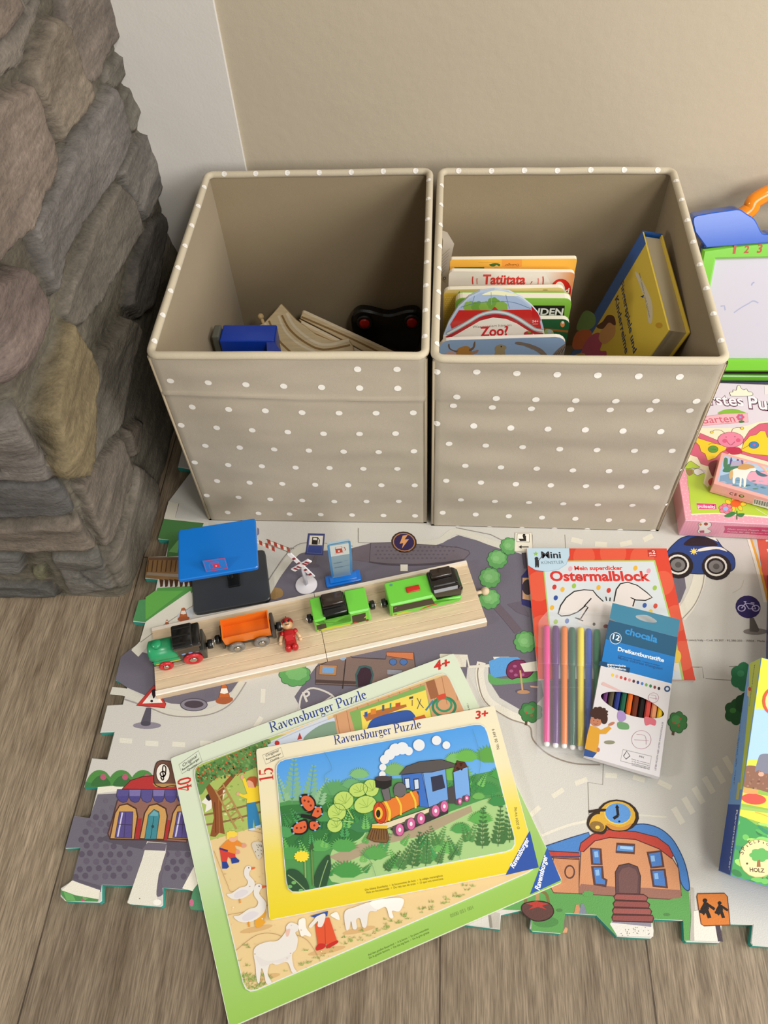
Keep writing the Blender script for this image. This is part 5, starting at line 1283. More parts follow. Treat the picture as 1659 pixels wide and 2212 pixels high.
for sx in (-1, 1):
    mb = MB(); mb.X = FS; mb.tube([(sx*.0074, .001, .0232), (sx*.0100, .0014, .0185), (sx*.0108, .0016, .0150)], [.0022, .0022, .0020], 'd9b48a', 10); mb.ball((sx*.0109, .0016, .0135), .0023, .0022, .0023, 'd9b48a'); mb.build('arm', M_PLASTIC, root)
mb = MB(); mb.X = FS; mb.ball((0, 0, .0335), .0062, .0060, .0066, 'd6a878')
for sx in (-1, 1): mb.ball((sx*.0023, -.0054, .0348), .0016, .0009, .0014, '241713')
mb.tube([(-.0024, -.0056, .0310), (0, -.0061, .0303), (.0024, -.0056, .0310)], .0004, '2a1512', 6); mb.ball((0, -.0062, .0330), .0008, .0008, .0009, 'c98f68'); mb.rbox(-.0052, .0052, -.0058, -.0048, .0358, .0372, '3a1a16', .0003, 1)
mb.build('head', M_PLASTIC, root)
mb = MB(); mb.X = FS
prof = [(.0060, .0338), (.0068, .0352), (.0068, .0375), (.0056, .0400), (.0032, .0412), (0, .0416)]
mb.lathe(prof, 'b0201c', 18, xf=Matrix.Translation((0, .0006, 0))); mb.tube([(0, 0, .041), (0, .0002, .0445)], [.0009, .0005], 'b0201c', 8); mb.build('helmet', M_PLASTIC, root)

# ------------------------------------------------------------------ petrol station canopy
STV = (370, 1110, 7.213)
sB = [on_z(STV[0]+x/STV[2], STV[1]+y/STV[2], .0165) for x, y in ((345, 1560), (1540, 1318), (1440, 520))]
ex = (sB[1]-sB[0]); sw = .1045; sa = math.degrees(math.atan2(ex.y, ex.x)); sd = .0846
M_S = rotz((sB[0].x, sB[0].y, MZ), sa-1.2)
root = thing('petrol_station', 'toy petrol station with blue flat roof over a black base, behind the track', 'toy building', M_S)
def rrect(x0, x1, y0, y1, r): return rr([(x0, y0), (x1, y0), (x1, y1), (x0, y1)], r)
mb = MB(); mb.prism(rrect(0, sw, 0, sd, .008), 0.0, .0065, '3a3d41', '1d1f22', bev=.0012); mb.rbox(.050, .066, .030, .060, .0062, .010, '141516', .001, 2); mb.build('base', M_PLASTIC, root)
mb = MB(); mb.lathe([(.0060, .0060), (.0042, .010), (.0042, .068), (.008, .0735)], '141516', 18, xf=Matrix.Translation((.0545, .047, 0))); mb.build('pillar', M_PLASTIC, root)
ZR = .0735
rq = [on_z(STV[0]+x/STV[2], STV[1]+y/STV[2], MZ+ZR+.0055) for x, y in ((108, 1040), (1352, 832), (1308, 62), (108, 250))]
iv = M_S.inverted(); rl = [iv @ q for q in rq]
mb = MB(); mb.prism(rr([(q.x, q.y) for q in rl], .004), ZR, ZR+.0055, '0a72cc', '096cc4', bev=.0012); mb.build('roof', M_PLASTIC, root)['label'] = 'blue flat roof'
# clear sticker sign standing on the roof edge
a0 = on_z(STV[0]+540/STV[2], STV[1]+915/STV[2], MZ+ZR+.0056); a1 = on_z(STV[0]+890/STV[2], STV[1]+860/STV[2], MZ+ZR+.0056)
upv = Vector((-.05, .62, .78))
Fs = frame(a0, a1-a0, upv); Fl = iv @ Fs
mb = MB(); mb.X = Fl; wS = (a1-a0).length; pr = Ink(MB(), Matrix(), Fs); pr.V = STV; tl, tr = pr.uv((480, 730)), pr.uv((840, 680))
mb.prism([(0, .0003), (wS, .0003), (tr.x, tr.y), (tl.x, tl.y)], -.0012, 0, '2a78c8')
k = mb.build('sign_plate', M_TINT, root); k['label'] = 'clear sign plate with red border and pump symbol'
mb = MB(); I = Ink(mb, M_S, Fl); I.V = STV
R_ = 'b8223a'; I.line([(552, 900), (500, 740), (828, 692), (878, 850)], .0009, R_, closed=True)
I.poly([(640, 790), (735, 775), (765, 830), (660, 850)], R_); I.poly([(625, 755), (730, 738), (740, 775), (632, 795)], '3f5fae', line=R_, lw=.0005); I.line([(640, 850), (780, 828)], .0007, R_); I.line([(605, 850), (590, 800), (615, 760)], .0007, R_); I.up(2); I.ell((700, 812), 14, 9, 'd8a8b8')
mb.build('sign_print', M_PLASTIC, k)

# level-crossing sign
cV = (600, 1140, 8.295)
def cz(x, y, z): return on_z(cV[0]+x/cV[2], cV[1]+y/cV[2], z)
def cy(x, y, Y): return on_y(cV[0]+x/cV[2], cV[1]+y/cV[2], Y)
bc = cz(510, 1015, .0125); Yc = bc.y
M_C = Matrix.Translation((bc.x, bc.y, MZ))
root = thing('crossing_sign', 'white and red toy railway crossing sign on a round white foot', 'toy sign', M_C)
mb = MB(); mb.lathe([(.0145, 0), (.0150, .0006), (.0150, .0018), (.0140, .0026), (.0045, .0030), (.0030, .0042)], 'e6e4ea', 36); mb.build('foot', M_PLASTIC, root)
mb = MB(); top = cy(420, 640, Yc); mb.tube([(0, 0, .0028), (top.x-bc.x, .0006, top.z-MZ)], [.0032, .0022], 'dedde6', 4); mb.build('post', M_PLASTIC, root)
Fp = frame((0, -.0030, 0), (1, 0, 0), (0, 0, 1))
def board(a, b, w, n, off, ts):
    Fo = Matrix.Translation((0, -off, 0)) @ Fp
    pr = Ink(MB(), M_C, Fo); pr.V = cV
    p, q = pr.uv(a), pr.uv(b); d = (q-p).normalized(); nn = Vector((-d.y, d.x))*(w/2)
    mb = MB(); mb.prism([tuple(p+nn), tuple(p-nn), tuple(q-nn), tuple(q+nn)], 0, .0018, 'e9e6ea', xf=Fo, bev=.0003)
    I = Ink(mb, M_C, Fo @ Matrix.Translation((0, 0, .0018))); L_ = (q-p).length; I.metric = True
    for t in ts:
        c0 = p+d*(L_*t); s_ = .0022
        I.poly([tuple(c0-d*s_+nn*.85), tuple(c0-d*s_*.2-nn*.85), tuple(c0+d*s_*1.6-nn*.85), tuple(c0+d*s_+nn*.85)], '8e1f33')
    mb.build('cross_board', M_PLASTIC, root)
board((205, 455), (635, 865), .0060, 4, .0000, (.18, .38, .66, .86))
board((275, 750), (575, 575), .0072, 4, .0022, (.16, .34, .66, .82))

# fuel price sign
fb = [cz(x, y, .0165) for x, y in ((850, 850), (1465, 745), (1490, 920), (870, 1050))]
ex = fb[2]-fb[3]; fa = math.degrees(math.atan2(ex.y, ex.x))
ctr = (fb[0]+fb[1]+fb[2]+fb[3])/4
M_F = rotz((ctr.x, ctr.y, MZ), fa)
root = thing('fuel_sign', 'small clear toy fuel sign with red pump symbol on a blue foot', 'toy sign', M_F)
mb = MB(); mb.rbox(-.0245, .0245, -.0090, .0090, 0, .0050, '0b72d6', .0018, 3); mb.rbox(-.0190, .0190, -.0062, .0050, .0045, .0078, '0b76da', .0012, 3)
mb.build('foot', M_SHINY, root)
Fq = M_F @ frame((0, .001, .0070), (1, 0, 0), (0, -.20, 1)); ivf = M_F.inverted()
pr = Ink(MB(), Matrix(), Fq); pr.V = cV
q4 = [pr.uv(p) for p in ((890, 300), (985, 905), (1315, 850), (1290, 222))]
mb = MB(); mb.X = ivf @ Fq; mb.prism([(p.x, max(p.y, 0)) for p in q4], -.0022, 0, 'a9c3d2', bev=.0003)
k = mb.build('panel', M_TINT, root); k['label'] = 'clear pale blue sign panel'
mb = MB(); I = Ink(mb, M_F, ivf @ Fq); I.V = cV
I.line([(905, 318), (930, 500), (985, 880)], .0030, '4f93cc'); I.line([(905, 312), (1280, 238)], .0030, '4f93cc'); I.line([(1280, 238), (1310, 500), (1318, 810)], .0030, '4f93cc'); I.up(2)
I.poly([(928, 330), (1270, 275), (1285, 465), (955, 520)], 'dfe3e2'); I.up()
I.poly([(1030, 380), (1150, 365), (1165, 435), (1040, 455)], 'c9412c'); I.line([(1030, 350), (1145, 332), (1150, 370), (1030, 385)], .0008, 'c9412c', closed=True); I.line([(1020, 468), (1180, 440)], .0009, 'c9412c'); I.line([(1160, 350), (1195, 345), (1215, 400), (1185, 410)], .0010, 'c9412c'); I.up(); I.ell((1095, 415), 20, 14, 'f0e8e2')
I.text('DIESEL', (1005, 645), (1165, 618), '56789a', .02); I.text('SUPER', (1020, 725), (1170, 700), '56789a', .02); I.line([(1180, 600), (1260, 580)], .0008, '6f97bd'); I.line([(1180, 690), (1290, 665)], .0008, '6f97bd')
mb.build('sign_print', M_PLASTIC, k)
# ------------------------------------------------------------------ tray puzzles on the floor
def corner_frame(tl, tr, bl, z):
    """plane frame: origin bottom left, x to the right, y towards the top edge"""
    a, b = on_z(*tl, z), on_z(*tr, z); e = (b-a); w = e.length; e.normalize(); n = Vector((-e.y, e.x, 0))
    c = on_z(*bl, z); h = (a-c).dot(n)
    o = a-n*h
    return frame((o.x, o.y, z), e, n), w, h
def leafy(I, x, y, L_, ang, n, col, w=.5, rib=None):
    """a fern frond: paired leaflets along a stem"""
    ca, sa = math.cos(ang), math.sin(ang)
    for k in range(n):
        t = (k+.6)/n; r = L_*.30*(1-t*.75)*w*2
        bx, by = x+ca*L_*t, y+sa*L_*t
        for sd_ in (-1, 1):
            a = ang+sd_*1.0; ex, ey = bx+math.cos(a)*r, by+math.sin(a)*r; nx_, ny_ = -math.sin(a)*r*.28, math.cos(a)*r*.28
            mx, my = (bx+ex)/2, (by+ey)/2
            I.poly([(bx, by), (mx+nx_, my+ny_), (ex, ey), (mx-nx_, my-ny_)], col)
    if rib: I.line([(x, y), (x+ca*L_, y+sa*L_)], .0006, rib)
def spiky(I, cx, cy, r, n, col, a0=180, a1=360, inner=.35):
    pts = []
    for k in range(n*2+1):
        a = math.radians(a0+(a1-a0)*k/(n*2)); rr_ = r*(1 if k % 2 else .72)
        pts.append((cx+rr_*math.cos(a), cy+rr_*math.sin(a)*.8))
    I.poly(pts+[(cx+r*inner, cy+r*.2), (cx-r*inner, cy+r*.2)], col)
def board(name, label, M, w, h, th, cols, group):
    root = thing(name, label, 'puzzle', M, group)
    mb = MB(); r = .004; P = rr([(0, 0), (w, 0), (w, h), (0, h)], r)
    mb.prism(P, -th, 0, cols[0], 'e4dfd0')
    I = Ink(mb, M, Matrix()); I.metric = True
    stops = [(1.0, cols[0]), (.62, cols[1]), (.35, cols[2]), (0.0, cols[3])]
    for (a, ca), (b, cb) in zip(stops[:-1], stops[1:]):
        I.poly([(.0006, h*b+(.0006 if b == 0 else 0)), (w-.0006, h*b+(.0006 if b == 0 else 0)), (w-.0006, h*a-(.0006 if a == 1 else 0)), (.0006, h*a-(.0006 if a == 1 else 0))], [cb, cb, ca, ca])
    I.metric = False; I.up(2)
    return root, mb, I
VC, V4, VB = (360, 1600, 3.6136), (360, 1400, 1.8852), (540, 1500, 2.37)

M40, w40, h40 = corner_frame((368, 1638), (980, 1411), (494, 2222), .0142)
root, mb, I = board('tray_puzzle', 'large green-edged farm tray puzzle with 40 pieces, underneath the yellow train puzzle', M40, w40, h40, .0038, ('d6dfc9', 'cfdcbc', 'a8c97e', '90bb50'), 'tray puzzles')
I.view(*V4)
I.serif('Ravensburger Puzzle', (424, 345), (818, 204), '2c3f8a', .92, .85)
I.up(3); I.text('4+', (1092, 92), (1160, 74), 'c8302a', .03, shear=.25, hs=.9); I.serif('40', (103, 578), (97, 520), 'c8302a', .95)
I.line([(50, 475), (130, 418), (145, 462), (63, 512)], .0005, '8a8a80', closed=True); I.text('Original', (68, 484), (128, 442), '5a5a55', .0, shear=.3, hs=.9); I.text('Ravensburger', (66, 500), (136, 452), '4a4a45', .01, hs=.9); I.text('Quality', (86, 502), (126, 476), '4a4a45', .0, hs=.9)
I.text('Auf dem großen Bauernhof  •  A la ferme  •  En plena naturaleza', (822, 1254), (1068, 1146), '5f7f30', .0); I.text('De la grande fattoria  •  On the big farm  •  De la gran granja', (826, 1266), (1070, 1160), '5f7f30', .0)
I.text('0500 051 001', (1158, 1098), (1250, 1062), '7fa04a', .0); I.text('No. 06 432 1', (1240, 270), (1228, 226), '6a6a5a', .0)
I.poly([(1480, 1003), (1550, 812), (1606, 945)], '2c55a5'); I.up(); I.text('Ravensburger', (1518, 988), (1552, 846), 'f0f2f6', .03, shear=.2, hs=1.15)
mb.build('tray', M_PAPER, root)
pr = Ink(MB(), M40, Matrix()); pr.view()
a, b, c, d = pr.uv((421, 1652)), pr.uv((978, 1448)), pr.uv((1150, 1890)), pr.uv((522, 2146))
x0, x1, y0, y1 = (a.x+d.x)/2, (b.x+c.x)/2, (c.y+d.y)/2, (a.y+b.y)/2
mb = MB(); RP = rr([(x0, y0), (x1, y0), (x1, y1), (x0, y1)], .012)
mb.prism(RP, -.0002, .0015, 'dcdfd8', 'dcdfd8')
I = Ink(mb, M40, Matrix.Translation((0, 0, .0015))); q = inset(RP, .0010); I.clip = q
I.metric = True; I.poly([tuple(p) for p in q], 'e2c690'); I.metric = False
rnd = random.Random(11)
I.up(); I.view(*VC)
I.poly([(150, 60), (1000, -60), (1000, 640), (640, 690), (300, 790), (200, 500)], 'a9bb62'); I.poly([(800, 10), (1250, -190), (1300, -60), (820, 60)], 'cfd6e0')
I.up()
for k in range(60): I.ell((rnd.uniform(300, 760), rnd.uniform(300, 700)), rnd.uniform(6, 18), rnd.uniform(4, 9), rnd.choice(['8aa54a', 'bccb7a', '9db556', 'd5dc9a']), n=7)
I.up()
for y_ in (560, 640): I.line([(290, y_+20), (460, y_-10), (760, y_-90)], .0022, '8a6a44')
I.poly([(300, 560), (310, 500), (270, 480), (300, 450), (360, 440), (350, 530)], 'e8e4da'); I.poly([(305, 440), (330, 415), (358, 440), (330, 470)], '2b2622', sm=True); I.poly([(440, 470), (460, 390), (400, 380), (380, 410), (440, 430)], 'e0dcd2'); I.poly([(390, 400), (420, 385), (440, 420)], '3a2c26', sm=True)
# apple tree
I.up(); I.poly([(340, 745), (370, 600), (350, 470), (300, 350), (330, 330), (385, 400), (430, 350), (520, 250), (540, 270), (440, 390), (430, 520), (440, 640), (455, 730), (410, 720), (380, 752)], '8a4f2a', sm=False)
I.up(); I.line([(375, 480), (385, 720)], .0008, '5f3218'); I.line([(405, 450), (415, 720)], .0008, 'a96a3a')
I.up(); I.poly([(230, 240), (300, 190), (430, 130), (560, 80), (690, 20), (800, -10), (800, 60), (700, 200), (560, 260), (440, 270), (330, 340), (270, 420), (235, 380)], '5f8a4a', sm=True)
I.up(); I.k += 1
for k in range(190):
    x, y = rnd.uniform(235, 800), 0; t = (x-235)/565; y = rnd.uniform(225-235*t, 330-120*t)
    I.ell((x, y), rnd.uniform(8, 18), rnd.uniform(5, 10), rnd.choice(['44733a', '75a05a', '527f42', '3a6238']), rot=rnd.uniform(0, 90), n=6)
for k in range(150):
    x = rnd.uniform(240, 800); t = (x-235)/565; y = rnd.uniform(215-225*t, 340-125*t)
    I.ell((x, y), rnd.uniform(4, 8), rnd.uniform(4, 7), rnd.choice(['c9482a', 'd86a3a', 'b8391f', 'd98a4a']), n=7)
# ladder and boy in yellow
I.up(2)
I.line([(378, 385), (545, 690)], .0018, 'b08850'); I.line([(440, 340), (600, 630)], .0018, 'b08850')
for k in range(7): t = k/7; I.line([(385+165*t, 400+270*t), (445+155*t, 360+260*t)], .0014, 'b08850')
I.up(); I.poly([(625, 490), (690, 470), (715, 560), (735, 660), (690, 680), (680, 600), (672, 685), (640, 690), (632, 600)], '2f7fb0'); I.poly([(640, 690), (690, 680), (690, 700), (645, 706)], 'c9d3dc'); I.poly([(690, 672), (735, 655), (735, 678), (700, 686)], 'c9d3dc')
I.up(); I.poly([(625, 490), (632, 420), (600, 330), (590, 300), (612, 292), (640, 365), (690, 360), (735, 350), (735, 470)], 'f0cf2f'); I.poly([(640, 415), (640, 455), (590, 440), (555, 420), (560, 405), (600, 422)], 'f0cf2f', sm=True); I.ell((590, 285), 13, 20, 'e0a888'); I.ell((558, 415), 14, 12, 'e0a888')
I.ell((665, 330), 40, 40, 'e0a888'); I.up(); I.poly([(625, 310), (650, 285), (700, 285), (705, 330), (690, 370), (675, 330), (650, 312)], 'b4502a', sm=True)
I.up()
for k in range(26): leafy(I, rnd.uniform(340, 730), rnd.uniform(690, 790)-0, rnd.uniform(20, 40), -math.pi/2+rnd.uniform(-.5, .5), 2, rnd.choice(['6d8f3a', '8aa54a', '527a30']), .35)
# blond child
I.up(); I.poly([(415, 850), (430, 950), (470, 950), (480, 905), (500, 925), (540, 925), (535, 870), (480, 850)], 'cf3f34'); I.poly([(432, 945), (470, 945), (488, 985), (470, 1000), (435, 1000)], '26408f'); I.poly([(500, 918), (538, 910), (568, 935), (565, 950), (510, 962)], '26408f')
I.up(); I.poly([(415, 835), (470, 780), (540, 770), (590, 805), (580, 830), (530, 815), (545, 850), (560, 870), (535, 885), (480, 870)], 'e2882f', sm=False); I.poly([(415, 835), (480, 855), (478, 870), (412, 850)], '4a2f6a'); I.ell((604, 820), 20, 17, 'd99a80'); I.ell((555, 870), 16, 18, 'd99a80')
I.ell((518, 762), 34, 30, 'e3ae8a'); I.up(); I.blob((510, 730), 38, 22, 'f0cf4a', 8, .2); I.ell((480, 752), 12, 20, 'f0cf4a')
# geese
def goose(ox, oy, s):
    g = lambda P: [(ox+x*s, oy+y*s) for x, y in P]
    I.poly(g([(0, 160), (40, 150), (100, 110), (150, 95), (165, 60), (140, 20), (135, -20), (150, -55), (180, -60), (195, -40), (180, -20), (175, 10), (215, 60), (215, 110), (190, 150), (130, 190), (70, 200), (30, 190)]), 'e2ddd6', sm=True)
    I.up(); I.poly(g([(60, 160), (120, 125), (170, 140), (120, 180), (70, 190)]), 'd8d2d4', sm=True); I.poly(g([(190, -48), (222, -52), (218, -40), (192, -30)]), 'd9622f'); I.ell((ox+172*s, oy-46*s), 4*s, 5*s, '1d1a18', n=8); I.line(g([(100, 195), (105, 230)]), .0014, 'd9902f'); I.k -= 1
I.up(); goose(470, 1040, 1.0); I.up(2); goose(525, 1190, 1.15); I.poly([(690, 1440), (700, 1380), (750, 1330), (775, 1340), (760, 1400), (770, 1420), (720, 1460)], 'e0a030', sm=True)
I.up(); I.poly([(665, 815), (690, 790), (745, 800), (745, 900), (715, 925), (690, 880)], 'cfc6b4', sm=True)
for k in range(12): I.ell((rnd.uniform(690, 745), rnd.uniform(800, 900)), 7, 3, '5a544a', rot=60, n=6)
# sheep, lamb and red trousers
I.up(); I.poly([(1160, 1440), (1200, 1400), (1270, 1380), (1330, 1560), (1310, 1600), (1240, 1590), (1180, 1600)], 'd9532f', sm=False); I.poly([(1165, 1620), (1190, 1585), (1240, 1590), (1230, 1620), (1175, 1640)], 'c02a20', sm=True); I.poly([(1245, 1610), (1270, 1585), (1330, 1560), (1335, 1580), (1260, 1622)], 'c02a20', sm=True)
I.line([(1235, 1430), (1240, 1590)], .0006, '9a3420'); I.poly([(1120, 1370), (1260, 1330), (1255, 1370), (1180, 1390)], '2f4f9a')
I.poly([(1110, 1450), (1150, 1400), (1170, 1375), (1230, 1350), (1240, 1380), (1215, 1450), (1180, 1450), (1180, 1410), (1130, 1460)], 'e2ddd6', sm=True)
def sheep(ox, oy, s, leg=True):
    g = lambda P: [(ox+x*s, oy+y*s) for x, y in P]
    I.poly(g([(0, 90), (30, 40), (110, 10), (190, 0), (250, -70), (255, -110), (290, -140), (345, -120), (350, -80), (325, -60), (345, -10), (330, 70), (300, 110), (310, 200), (335, 245), (300, 250), (262, 170), (180, 190), (130, 180), (110, 260), (140, 330), (100, 335), (80, 260), (60, 220), (45, 330), (25, 310), (15, 200)]), 'e2ddd6', sm=True)
    I.up(); I.poly(g([(20, 120), (60, 200), (150, 180), (250, 165), (290, 110), (200, 150), (100, 160)]), 'dcd6d0', sm=True); I.poly(g([(250, -75), (285, -90), (275, -40), (255, -30)]), 'e0b8a8', sm=True); I.k -= 1
I.up(); sheep(680, 1560, 1.0)
I.poly([(1035, 1400), (1080, 1390), (1090, 1460), (1125, 1510), (1120, 1530), (1080, 1520), (1050, 1525), (1030, 1450)], 'efe9e0', sm=True); I.poly([(1280, 1360), (1330, 1340), (1350, 1400), (1300, 1380)], 'efe9e0', sm=True)
I.up(); I.poly([(1390, 1340), (1470, 1300), (1590, 1260), (1640, 1270), (1640, 1330), (1580, 1340), (1560, 1450), (1530, 1455), (1510, 1390), (1480, 1400), (1485, 1465), (1455, 1470), (1440, 1410), (1425, 1470), (1400, 1470)], 'e2ddd6', sm=True); I.poly([(1590, 1260), (1750, 1230), (1850, 1240), (1820, 1330), (1760, 1330), (1770, 1380), (1740, 1380), (1710, 1300), (1640, 1320)], 'eee9e2', sm=True)
# stones, grass tufts, cut lines of the pieces
I.up()
for k in range(34): I.ell((rnd.uniform(400, 1400), rnd.uniform(1000, 1700)), rnd.uniform(3, 9), rnd.uniform(2, 5), rnd.choice(['c9a878', 'b89468', 'efe4cc']), n=6)
def tuft(x, y, r, cols):
    for j in range(7):
        an = -math.pi/2+rnd.uniform(-1.0, 1.0); l_ = r*rnd.uniform(.6, 1.1); bx = x+rnd.uniform(-r, r)*.7
        I.poly([(bx-r*.09, y), (bx+math.cos(an)*l_, y+math.sin(an)*l_), (bx+r*.09, y)], rnd.choice(cols))
GC = ['8fa84e', '6f9440', 'a9bc68', '7f9f48', 'b9c47c']
for k in range(75):
    x = rnd.uniform(560, 2400); yb = 1960-(x-600)*.435
    I.k = 14+k % 4; tuft(x, yb-rnd.uniform(0, 90)**1.0*rnd.random(), rnd.uniform(18, 34), GC)
for k in range(40): I.k = 14+k % 4; tuft(rnd.uniform(560, 840), rnd.uniform(1830, 1960), rnd.uniform(22, 40), GC)
for x, y in ((610, 1600), (640, 1620), (640, 1760), (1080, 1640), (1390, 1590), (1160, 1700), (560, 1720), (1440, 1560), (1700, 1400), (1850, 1360)): I.k = 15; tuft(x, y, 30, GC)
I.k = 16
for k in range(130): I.ell((rnd.uniform(400, 1900), rnd.uniform(800, 1900)), rnd.uniform(2, 6), rnd.uniform(1.5, 3), rnd.choice(['c9a06a', 'b8905c', 'd9b888', 'eddcb8']), n=6)
for x, y, w_ in ((700, 1470, 130), (1250, 1640, 150), (760, 1850, 130), (1500, 1480, 130)): I.k = 4; I.ell((x, y), w_, 22, 'd2ac76', rot=-12)
I.k = 18
for pts in ([(370, 860), (470, 1110), (520, 1180), (700, 1100)], [(480, 1360), (640, 1330), (800, 1280)], [(540, 1640), (700, 1520), (850, 1510), (980, 1580)], [(640, 700), (760, 740), (690, 860)], [(960, 1500), (1100, 1560), (1200, 1720)]):
    I.line(pts, .0004, 'b08a58', sm=True)
# upper strip: hills, plank wall, window with tools
I.up(2); I.view(*V4); I.poly([(410, 395), (560, 330), (690, 280), (700, 350), (420, 420)], 'c9d3e2'); I.up(); I.poly([(560, 365), (620, 318), (690, 300), (700, 350), (580, 380)], '7f9a84', sm=True); I.ell((450, 388), 10, 10, 'c0302a'); I.poly([(532, 375), (542, 345), (552, 370)], 'b03a30'); I.line([(440, 400), (700, 350)], .001, '5f8a4a')
I.up(); I.poly([(682, 275), (1200, 90), (1260, 300), (700, 380)], 'cf9a70')
I.up()
for k in range(12): I.line([(690+k*43, 272-k*15.5), (712+k*43, 390-k*16)], .0008, 'a9764e')
I.poly([(1055, 140), (1090, 128), (1110, 200), (1075, 210)], '9a6240')
I.poly([(745, 262), (1050, 150), (1085, 290), (770, 350)], '7faa5a'); I.up(); I.poly([(790, 258), (1055, 172), (1080, 300), (800, 350)], 'ecd45a')
I.up(); I.poly([(800, 275), (850, 256), (975, 230), (978, 240), (815, 300)], 'b06a34')
for q, w_, h_, c_ in (((812, 272), 12, 20, '2f5aa0'), ((842, 262), 22, 22, 'd9822f'), ((882, 246), 9, 24, '4a5a6a'), ((912, 238), 7, 24, '4f8a5a'), ((942, 234), 20, 16, 'c0502f'), ((996, 205), 16, 9, '4a4a4a'), ((1000, 225), 4, 24, '8a6a40')): I.poly([(q[0]-w_/2, q[1]-h_/2), (q[0]+w_/2, q[1]-h_/2-w_*.2), (q[0]+w_/2, q[1]+h_/2-w_*.2), (q[0]-w_/2, q[1]+h_/2)], c_)
I.line([(1020, 205), (1030, 225), (1046, 245)], .0010, '5a5a5a'); I.line([(1036, 208), (1030, 225), (1020, 250)], .0010, '5a5a5a')
I.up(); I.poly([(820, 320), (850, 285), (960, 255), (1000, 262), (1000, 300), (830, 345)], '2f55a0', sm=True); I.poly([(1005, 285), (1050, 272), (1056, 285), (1010, 298)], 'c9602f')
I.line([(1130+46*math.cos(a*.7), 240+38*math.sin(a*.7)) for a in range(9)], .0030, '2f7f5a', sm=True, closed=True); I.line([(1130+30*math.cos(a*.7), 232+26*math.sin(a*.7)) for a in range(9)], .0026, '35906a', sm=True, closed=True); I.poly([(1098, 195), (1135, 185), (1140, 205), (1104, 215)], 'cf4a34'); I.line([(1055, 255), (1085, 215)], .0022, '3f7fa0')
mb.build('picture', M_GLOSS, root)

M15, w15, h15 = corner_frame((553, 1618), (1068, 1524), (583, 1988), .0204)
root, mb, I = board('tray_puzzle', 'smaller yellow-edged train tray puzzle with 15 pieces, lying on top of the farm puzzle', M15, w15, h15, .0032, ('e6dec2', 'e7dcb4', 'e5d354', 'e1cb22'), 'tray puzzles')
I.view(*VB)
I.serif('Ravensburger Puzzle', (432, 258), (880, 172), '2f3f86', .92, .85)
I.up(3); I.text('3+', (1155, 126), (1225, 114), 'c8302a', .03, shear=.25, hs=.9); I.serif('15', (120, 440), (116, 372), 'c8302a', .95)
I.line([(64, 312), (158, 272), (172, 318), (82, 358)], .0005, '9a9a8a', closed=True); I.text('Original', (82, 320), (150, 292), '5a5a55', .0, shear=.3, hs=.9); I.text('Ravensburger', (84, 338), (160, 306), '4a4a45', .01, hs=.9); I.text('Quality', (106, 346), (150, 326), '4a4a45', .0, hs=.9)
I.text('Die kleine Eisenbahn  •  la locomotive de bois  •  la valigia maravigliosa', (590, 1006), (988, 932), '8a7a20', .0); I.text('Reis en locomotiefje  •  De reis van de trein  •  O que nos emociona', (598, 1020), (990, 948), '8a7a20', .0)
I.text('No. 06 349 9', (1278, 280), (1252, 176), '6a6450', .0); I.text('© 2004 Verlag', (1382, 690), (1362, 578), '8a8050', .0)
I.poly([(1308, 926), (1432, 698), (1478, 886)], '2c50a0'); I.up(); I.text('Ravensburger', (1350, 892), (1432, 742), 'f0f2f6', .03, shear=.2, hs=1.15)
mb.build('tray', M_PAPER, root)
pr = Ink(MB(), M15, Matrix()); pr.V = VB
a, b, c, d = pr.uv((134, 338)), pr.uv((1212, 146)), pr.uv((1362, 796)), pr.uv((184, 1032))
x0, x1, y0, y1 = (a.x+d.x)/2, (b.x+c.x)/2, (c.y+d.y)/2, (a.y+b.y)/2
mb = MB(); RP = rr([(x0, y0), (x1, y0), (x1, y1), (x0, y1)], .013)
mb.prism(RP, -.0002, .0015, 'dcdfd8', 'dcdfd8')
I = Ink(mb, M15, Matrix.Translation((0, 0, .0015))); q = inset(RP, .0010); I.clip = q
I.metric = True; H_ = y1-y0
I.poly([(x0, y0), (x1, y0), (x1, y1), (x0, y1)], ['8cc3ec', '8cc3ec', '4f9be4', '4f9be4'])
I.up(); I.metric = False; I.V = VB; rnd = random.Random(4)
I.poly([(100, 560), (250, 520), (420, 470), (560, 440), (760, 430), (1000, 440), (1300, 380), (1420, 820), (150, 1060)], '4f9150')
I.poly([(500, 700), (900, 640), (1330, 520), (1400, 800), (900, 900), (420, 960)], 'a3c783', sm=True)
I.poly([(110, 600), (300, 560), (520, 560), (600, 640), (560, 740), (380, 790), (120, 820)], '35763c', sm=True)
I.up(); I.poly([(405, 830), (620, 740), (900, 660), (1130, 570), (1140, 600), (900, 720), (720, 760), (560, 830), (470, 870)], 'a9997c')
for k, (x, y, L_, a) in enumerate(((215, 560, 230, -1.52), (300, 580, 220, -1.45), (180, 560, 160, -1.85), (345, 570, 150, -1.2))): leafy(I, x, y, L_, a, 9, '7fb08a' if k < 2 else '8fba8e', .5, '6a9a78')
I.up()
for x, y, r, c in ((440, 500, 85, '5f9f62'), (1050, 420, 100, '6fb04f'), (1230, 330, 95, '5fa048'), (740, 400, 70, '7fb06a'), (1215, 500, 70, '3f8a4a'), (580, 690, 85, '3f7f50'), (210, 830, 80, '4f9a50'), (360, 790, 70, '5aa455'), (480, 790, 80, '55a050'), (640, 830, 80, '5aa050'), (500, 920, 90, '4a9548'), (1170, 530, 40, '6fae5a')):
    spiky(I, x, y, r, 15, c); I.up()
